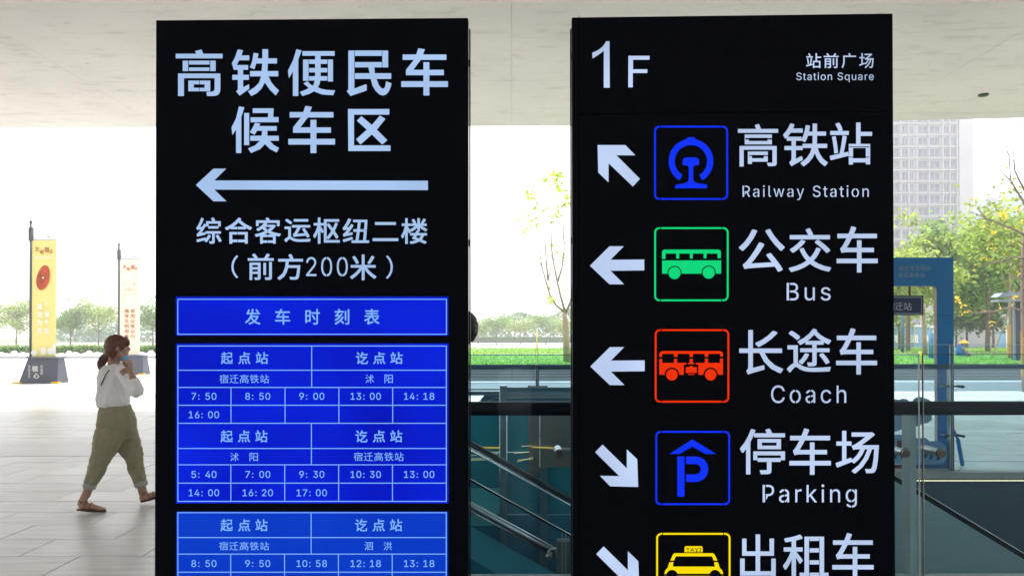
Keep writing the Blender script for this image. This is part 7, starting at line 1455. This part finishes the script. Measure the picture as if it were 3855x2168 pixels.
def folds(o, amp, fr, seed=0):
    """soft creases pressed into the cloth"""
    from mathutils import noise
    me = o.data; nr = [v.normal.copy() for v in me.vertices]
    for v, n_ in zip(me.vertices, nr):
        c = v.co; k = noise.noise(Vector((c.x * fr[0] + seed, c.y * fr[1], c.z * fr[2]))) + .5 * noise.noise(Vector((c.x * fr[0] * 2.3, c.y * fr[1] * 2.3 + seed, c.z * fr[2] * 2.3)))
        v.co = c + n_ * k * amp
    me.update()
folds(tr_, 0.015, (14, 14, 5), 3); folds(tr_, 0.006, (26, 26, 30), 9)
for ring in (((341, 1816, 6.77), (336, 1836, 6.772), .055, .061), ((528, 1810, 7.07), (533, 1829, 7.075), .058, .064)):
    a_, c_ = q(*ring[0]), q(*ring[1]); b = MB()
    b.loft([(a_, ring[2], ring[3]), (a_.lerp(c_, .5), ring[2] + .004, ring[3] + .004), (c_, ring[2] - .002, ring[3] - .002)], (1, .1, 0), 18)
    b.obj('rolled_cuff', mat('cuff_cloth', (0.42, 0.40, 0.37), 0.85, var=0.05), w, wo_, True)
b = MB()   # piping along the outer seam
b.tube([q(478, 1540, 6.84), q(490, 1590, 6.80), q(497, 1640, 6.86), q(508, 1700, 6.94), q(522, 1760, 6.98), q(534, 1805, 7.01)], 0.004, 6)
b.obj('side_seam', mat('seam_cloth', (0.30, 0.28, 0.17), 0.8), w, wo_, True)
# --- blouse
BL = mat('white_cotton', (0.86, 0.83, 0.82), 0.85, var=0.05, scale=5, bump=0.4, bscale=10)
b = MB()
b.loft([(q(426, 1528, 6.94), .138, .122), (q(425, 1512, 6.94), .150, .132), (q(424, 1470, 6.94), .146, .125), (q(425, 1430, 6.94), .142, .118), (q(428, 1402, 6.93), .138, .108), (q(430, 1385, 6.93), .112, .088), (q(429, 1371, 6.925), .066, .062)], (1, -.1, 0), 22)
b.ball(q(462, 1402, 6.82), .062, .066, .060); b.ball(q(398, 1404, 7.04), .060, .064, .058)
b.loft([(q(462, 1400, 6.80), .062, .062), (q(490, 1436, 6.75), .066, .064), (q(512, 1472, 6.71), .068, .062), (q(522, 1480, 6.70), .050, .046)], RT, 16)
b.loft([(q(516, 1484, 6.70), .056, .050), (q(516, 1462, 6.69), .062, .056), (q(508, 1436, 6.68), .052, .048), (q(504, 1424, 6.675), .044, .040)], RT, 16)
b.loft([(sh_l, .062, .062), (sh_l.lerp(el_l, .6), .062, .060), (el_l, .052, .050)], RT, 14); b.loft([(el_l, .052, .050), (el_l.lerp(wr_l, .5), .046, .044)], RT, 14)
bl = fused(b, 'blouse', BL, w, wo_, 0.007, 5); folds(bl, 0.017, (12, 12, 7), 8); folds(bl, 0.006, (34, 34, 16), 5)
# --- hair, tail, tie
HR = mat('auburn_hair', (0.13, 0.042, 0.026), 0.42, spec=0.5, var=0.3, scale=14, bump=0.5, bscale=60, stretch=(1, 1, .2))
b = MB()
rz = Matrix.Rotation(math.atan2(FW.y, FW.x), 3, 'Z')
b.ball(hd - FW * .010 + Vector((0, 0, .022)), .099, .086, .098, rz, 22, 14)
b.ball(hd - FW * .040 - Vector((0, 0, .030)), .066, .078, .070, rz, 16, 10)
b.loft([(hd + FW * .055 + RT * .020 + Vector((0, 0, .085)), .05, .03), (hd + FW * .088 + RT * .012 + Vector((0, 0, .045)), .058, .022), (hd + FW * .096 + RT * .008 + Vector((0, 0, .018)), .050, .012)], RT, 12)
b.loft([(hd + FW * .040 + RT * .066 + Vector((0, 0, .06)), .035, .016, FW), (hd + FW * .028 + RT * .078 + Vector((0, 0, .02)), .030, .010, FW), (hd + FW * .018 + RT * .080 + Vector((0, 0, -.01)), .014, .006, FW)], FW, 10)
hr = fused(b, 'hair', HR, w, wo_, 0.006, 4)
b = MB(); t0 = q(404, 1336, 6.92)
b.loft([(q(412, 1334, 6.91), .026, .026), (q(396, 1342, 6.93), .036, .034), (q(388, 1356, 6.94), .046, .040), (q(380, 1372, 6.945), .044, .034), (q(373, 1384, 6.95), .022, .018), (q(369, 1390, 6.95), .006, .006)], RT, 14)
tl = fused(b, 'ponytail', mat('hair_tail', (0.13, 0.055, 0.045), 0.5, var=0.3, scale=18, bump=0.5, bscale=60), w, wo_, 0.006, 3); folds(tl, .008, (40, 40, 12), 2)
b = MB()
for k in range(10):
    th = 2 * math.pi * k / 10; c = q(405, 1333, 6.91); b.ball(c + Vector((.012 * math.sin(th), .030 * math.cos(th), .030 * math.sin(th))), .014, None, None, None, 8, 6)
fused(b, 'hair_tie', mat('lilac_scrunchie', (0.22, 0.17, 0.22), 0.8), w, wo_, 0.005, 2)
b = MB(); rh = random.Random(21)                      # loose strands over the hair mass, at the nape and in the tail
for k in range(90):
    th = rh.uniform(-1.1, 2.6); up0 = rh.uniform(.2, 1.0)
    c0_ = hd - FW * .010 + Vector((0, 0, .022)); side_ = FW * math.cos(th) * .100 + RT * math.sin(th) * .088
    p0_ = c0_ + side_ * math.sqrt(max(0, 1 - (up0 * .95) ** 2)) + Vector((0, 0, .098 * up0 * .98))
    tgt = q(408, 1334, 6.905) if rh.random() < .7 else hd + FW * .085 + RT * .03 + Vector((0, 0, .012))
    m_ = p0_.lerp(tgt, .5); m_ = c0_ + (m_ - c0_).normalized() * .101
    b.tube([p0_ * 1.0, m_, tgt + Vector((rh.uniform(-.01, .01), rh.uniform(-.01, .01), rh.uniform(-.012, .012)))], [.0022, .0026, .0016], 4, False)
for k in range(34):
    s0 = q(400, 1338, 6.91) + Vector((rh.uniform(-.02, .02), rh.uniform(-.03, .02), rh.uniform(-.02, .02)))
    e0 = q(374 + rh.uniform(-9, 14), 1378 + rh.uniform(-8, 12), 6.93); m0 = s0.lerp(e0, .5) + Vector((-.022 + rh.uniform(-.012, .02), rh.uniform(-.03, .01), rh.uniform(-.004, .012)))
    b.tube([s0, m0, e0], [.003, .003, .001], 4, False)
for k in range(14):
    s0 = hd - FW * .03 + RT * rh.uniform(.02, .07) + Vector((0, 0, -.07 + rh.uniform(-.02, .02))); b.tube([s0, s0 + Vector((rh.uniform(-.02, .01), -.005, -.03)), s0 + Vector((rh.uniform(-.03, .02), 0, -.055))], [.002, .0016, .0008], 4, False)
b.obj('hair_strands', mat('auburn_strand', (0.17, 0.06, 0.035), 0.4, var=0.2, scale=30), hr, wo_, True)
# --- mask pulled down to the chin, ear loop
b = MB(); mc = hd + FW * .062 + Vector((0, 0, -.100))
b.ball(mc, .036, .050, .028, rz, 14, 10)
mk = b.obj('face_mask', mat('mask_blue', (0.14, 0.42, 0.68), 0.7), w, wo_, True)
MB().tube([hd + RT * .080 + FW * .0 + Vector((0, 0, .0)), hd + RT * .074 + FW * .03 - Vector((0, 0, .05)), mc + RT * .045], 0.0014, 6).obj('ear_loop', mat('loop_white', (0.7, 0.7, 0.7), 0.7), mk, wo_)
# --- strap of a small bag
MB().tube([q(412, 1392, 6.80), q(398, 1410, 6.80), q(384, 1440, 6.82), q(376, 1470, 6.85), q(368, 1496, 6.88)], 0.006, 6).obj('shoulder_strap', mat('strap_grey', (0.10, 0.09, 0.09), 0.7), w, wo_, True)
# --- sandals
SN = mat('tan_leather', (0.28, 0.14, 0.06), 0.55); SO = mat('dark_sole', (0.05, 0.035, 0.03), 0.6)
for an, he, to_ in ((an_b, heel_b, toe_b), (an_f, heel_f, toe_f)):
    d = (to_ - he).normalized(); sd_ = d.cross(Vector((0, 0, 1))).normalized(); up_ = sd_.cross(d)
    b = MB(); pts = []
    for k in range(18):
        th = 2 * math.pi * k / 18; l_ = .128 * math.cos(th) + .108; w_ = (.034 + .010 * math.cos(th)) * math.sin(th); pts.append(he + d * l_ + sd_ * w_ + up_ * .003)
    b.hexa(pts, None, -up_ * .016); b.obj('sandal_sole', SO, w, wo_)
    b = MB()
    for c_, r_, ht in ((he + d * .165, .043, .030), (he + d * .10, .038, .060), (he + d * .055, .040, .075)):
        b.tube([c_ - sd_ * r_ + up_ * .004, c_ - sd_ * r_ * .8 + up_ * ht * .8, c_ + up_ * ht, c_ + sd_ * r_ * .8 + up_ * ht * .8, c_ + sd_ * r_ + up_ * .004], .0065, 6)
    b.tube([he + d * .03 - sd_ * .036 + up_ * .07, he - d * .012 + up_ * .075, he + d * .03 + sd_ * .036 + up_ * .07], .0065, 6)
    b.obj('sandal_strap', SN, w, wo_, True)

# second person standing behind the timetable totem; only the dark hair shows past its edge
p2 = thing('person', 'person hidden behind the timetable totem, dark bobbed hair showing past its edge', 'person', (-0.42, 4.3, 0)); o2 = Vector(p2.location)
hc = P(1752, 1230, 4.3)
b = MB()
b.ball(hc, .068, .070, .088); b.ball(hc + Vector((.0, 0, -.06)), .045, .05, .05)
ctr = Vector((hc.x - .13, 4.3, 0))
b.loft([(hc + Vector((-.02, 0, -.06)), .05, .05), (Vector((ctr.x + .05, 4.3, hc.z - .17)), .05, .055), (Vector((ctr.x, 4.3, hc.z - .25)), .11, .17), (Vector((ctr.x - .04, 4.3, 1.15)), .11, .17), (Vector((ctr.x - .05, 4.3, .9)), .12, .17)], (1, 0, 0))
for sy in (-1, 1):
    b.loft([(Vector((ctr.x - .05, 4.3 + sy * .09, .92)), .10, .09), (Vector((ctr.x - .03, 4.3 + sy * .09, .48)), .06, .06), (Vector((ctr.x - .05, 4.3 + sy * .09, .09)), .04, .04)], (1, 0, 0))
    b.loft([(Vector((ctr.x - .08, 4.3 + sy * .09, .05)), .04, .035), (Vector((ctr.x + .11, 4.3 + sy * .09, .035)), .04, .025)], (0, 1, 0))
    b.loft([(Vector((ctr.x, 4.3 + sy * .19, hc.z - .27)), .045, .045), (Vector((ctr.x - .02, 4.3 + sy * .22, 1.08)), .036, .036), (Vector((ctr.x + .04, 4.3 + sy * .2, .84)), .024, .024)], (1, 0, 0))
fused(b, 'body', SKIN, p2, o2, 0.01, 3)
b = MB(); b.ball(hc + Vector((-.002, 0, .002)), .080, .084, .094); b.loft([(hc + Vector((.040, -.02, .02)), .040, .05), (hc + Vector((.040, -.03, -.04)), .034, .040), (hc + Vector((.030, -.03, -.085)), .018, .022)], (1, 0, 0))
fused(b, 'hair', mat('black_hair', (0.018, 0.012, 0.012), 0.4, var=0.3, scale=14), p2, o2, 0.008, 3)
b = MB(); b.loft([(Vector((ctr.x + .02, 4.3, hc.z - .21)), .075, .09), (Vector((ctr.x, 4.3, hc.z - .27)), .125, .20), (Vector((ctr.x - .04, 4.3, 1.1)), .125, .20), (Vector((ctr.x - .05, 4.3, .85)), .13, .19)], (1, 0, 0))
fused(b, 'shirt', mat('dark_shirt', (0.05, 0.05, 0.07), 0.8), p2, o2, 0.012, 3)

# crouching figure on the lawn
D6 = 37.0
p3 = thing('person', 'figure in blue crouching on the lawn under a yellow and purple sun hat', 'person', (X_(3625, D6), D6, LZ)); o3 = Vector(p3.location)
b = MB(); c = lambda px, py, d=0: P(px, py, D6 + d)
b.loft([(c(3622, 1335), .17, .15), (c(3616, 1318), .20, .16), (c(3620, 1300), .17, .13), (c(3626, 1294), .07, .07)], (1, 0, 0)); b.ball(c(3632, 1290), .10, .09, .12)
b.loft([(c(3618, 1340), .11, .11), (c(3640, 1325, -.1), .09, .09), (c(3652, 1338, -.1), .07, .07), (c(3668, 1343, -.1), .05, .04)], (0, 1, 0))
b.loft([(c(3622, 1305, -.2), .06, .06), (c(3634, 1322, -.25), .05, .05), (c(3646, 1320, -.25), .04, .04)], (0, 1, 0))
b.loft([(c(3622, 1305, .2), .06, .06), (c(3634, 1322, .25), .05, .05), (c(3646, 1320, .25), .04, .04)], (0, 1, 0))
fused(b, 'body', SKIN, p3, o3, 0.02, 2)
b = MB(); b.loft([(c(3621, 1340), .21, .19), (c(3615, 1322), .24, .20), (c(3619, 1303), .20, .16), (c(3625, 1297), .10, .10)], (1, 0, 0)); fused(b, 'jacket', mat('jacket_blue', (0.02, 0.15, 0.42), 0.8), p3, o3, 0.02, 2)
b = MB(); b.loft([(c(3622, 1342), .15, .15), (c(3642, 1328, -.1), .12, .12), (c(3655, 1341, -.1), .09, .09)], (0, 1, 0)); fused(b, 'trousers', mat('grey_trousers', (0.28, 0.30, 0.34), 0.8), p3, o3, 0.02, 2)
hp = [c(3610, 1296), c(3614, 1286), c(3622, 1281), c(3631, 1281)]
def hatseg(a0, a1, m):
    bb = MB(); top = c(3631, 1280) + Vector((0, 0, .03)); cen = c(3631, 1290)
    vs = [top]; n_ = 10
    for k in range(n_ + 1):
        th = math.radians(a0 + (a1 - a0) * k / n_); vs.append(cen + Vector((.27 * math.cos(th), .27 * math.sin(th), -.01)))
    vs.append(cen + Vector((0, 0, -.02))); e = len(vs) - 1
    bb.add(vs, [(0, k + 1, k + 2) for k in range(n_)] + [(e, k + 2, k + 1) for k in range(n_)]); return bb.obj('hat', m, p3, o3)
hatseg(115, 300, mat('hat_yellow', (0.75, 0.45, 0.02), 0.7)); hatseg(-60, 115, mat('hat_purple', (0.10, 0.05, 0.45), 0.7))

# ------------------------------------------------------------------ hazy air
hz = MB().box(-260, 260, -60, 330, -6.5, 92)
ho_ = hz.obj('haze', None)
hm = bpy.data.materials.new('haze'); hm.use_nodes = True
N, L = hm.node_tree.nodes, hm.node_tree.links; N.clear()
out = N.new('ShaderNodeOutputMaterial'); v = N.new('ShaderNodeVolumePrincipled')
v.inputs['Color'].default_value = (0.93, 0.95, 0.98, 1); v.inputs['Density'].default_value = 0.0018; v.inputs['Anisotropy'].default_value = 0.35
L.new(v.outputs[0], out.inputs['Volume'])
ho_.data.materials.clear(); ho_.data.materials.append(hm); ho_['kind'] = 'stuff'; ho_['label'] = 'pale summer haze in the air over the square'
ho_.visible_shadow = True
SC.cycles.volume_max_steps = 64
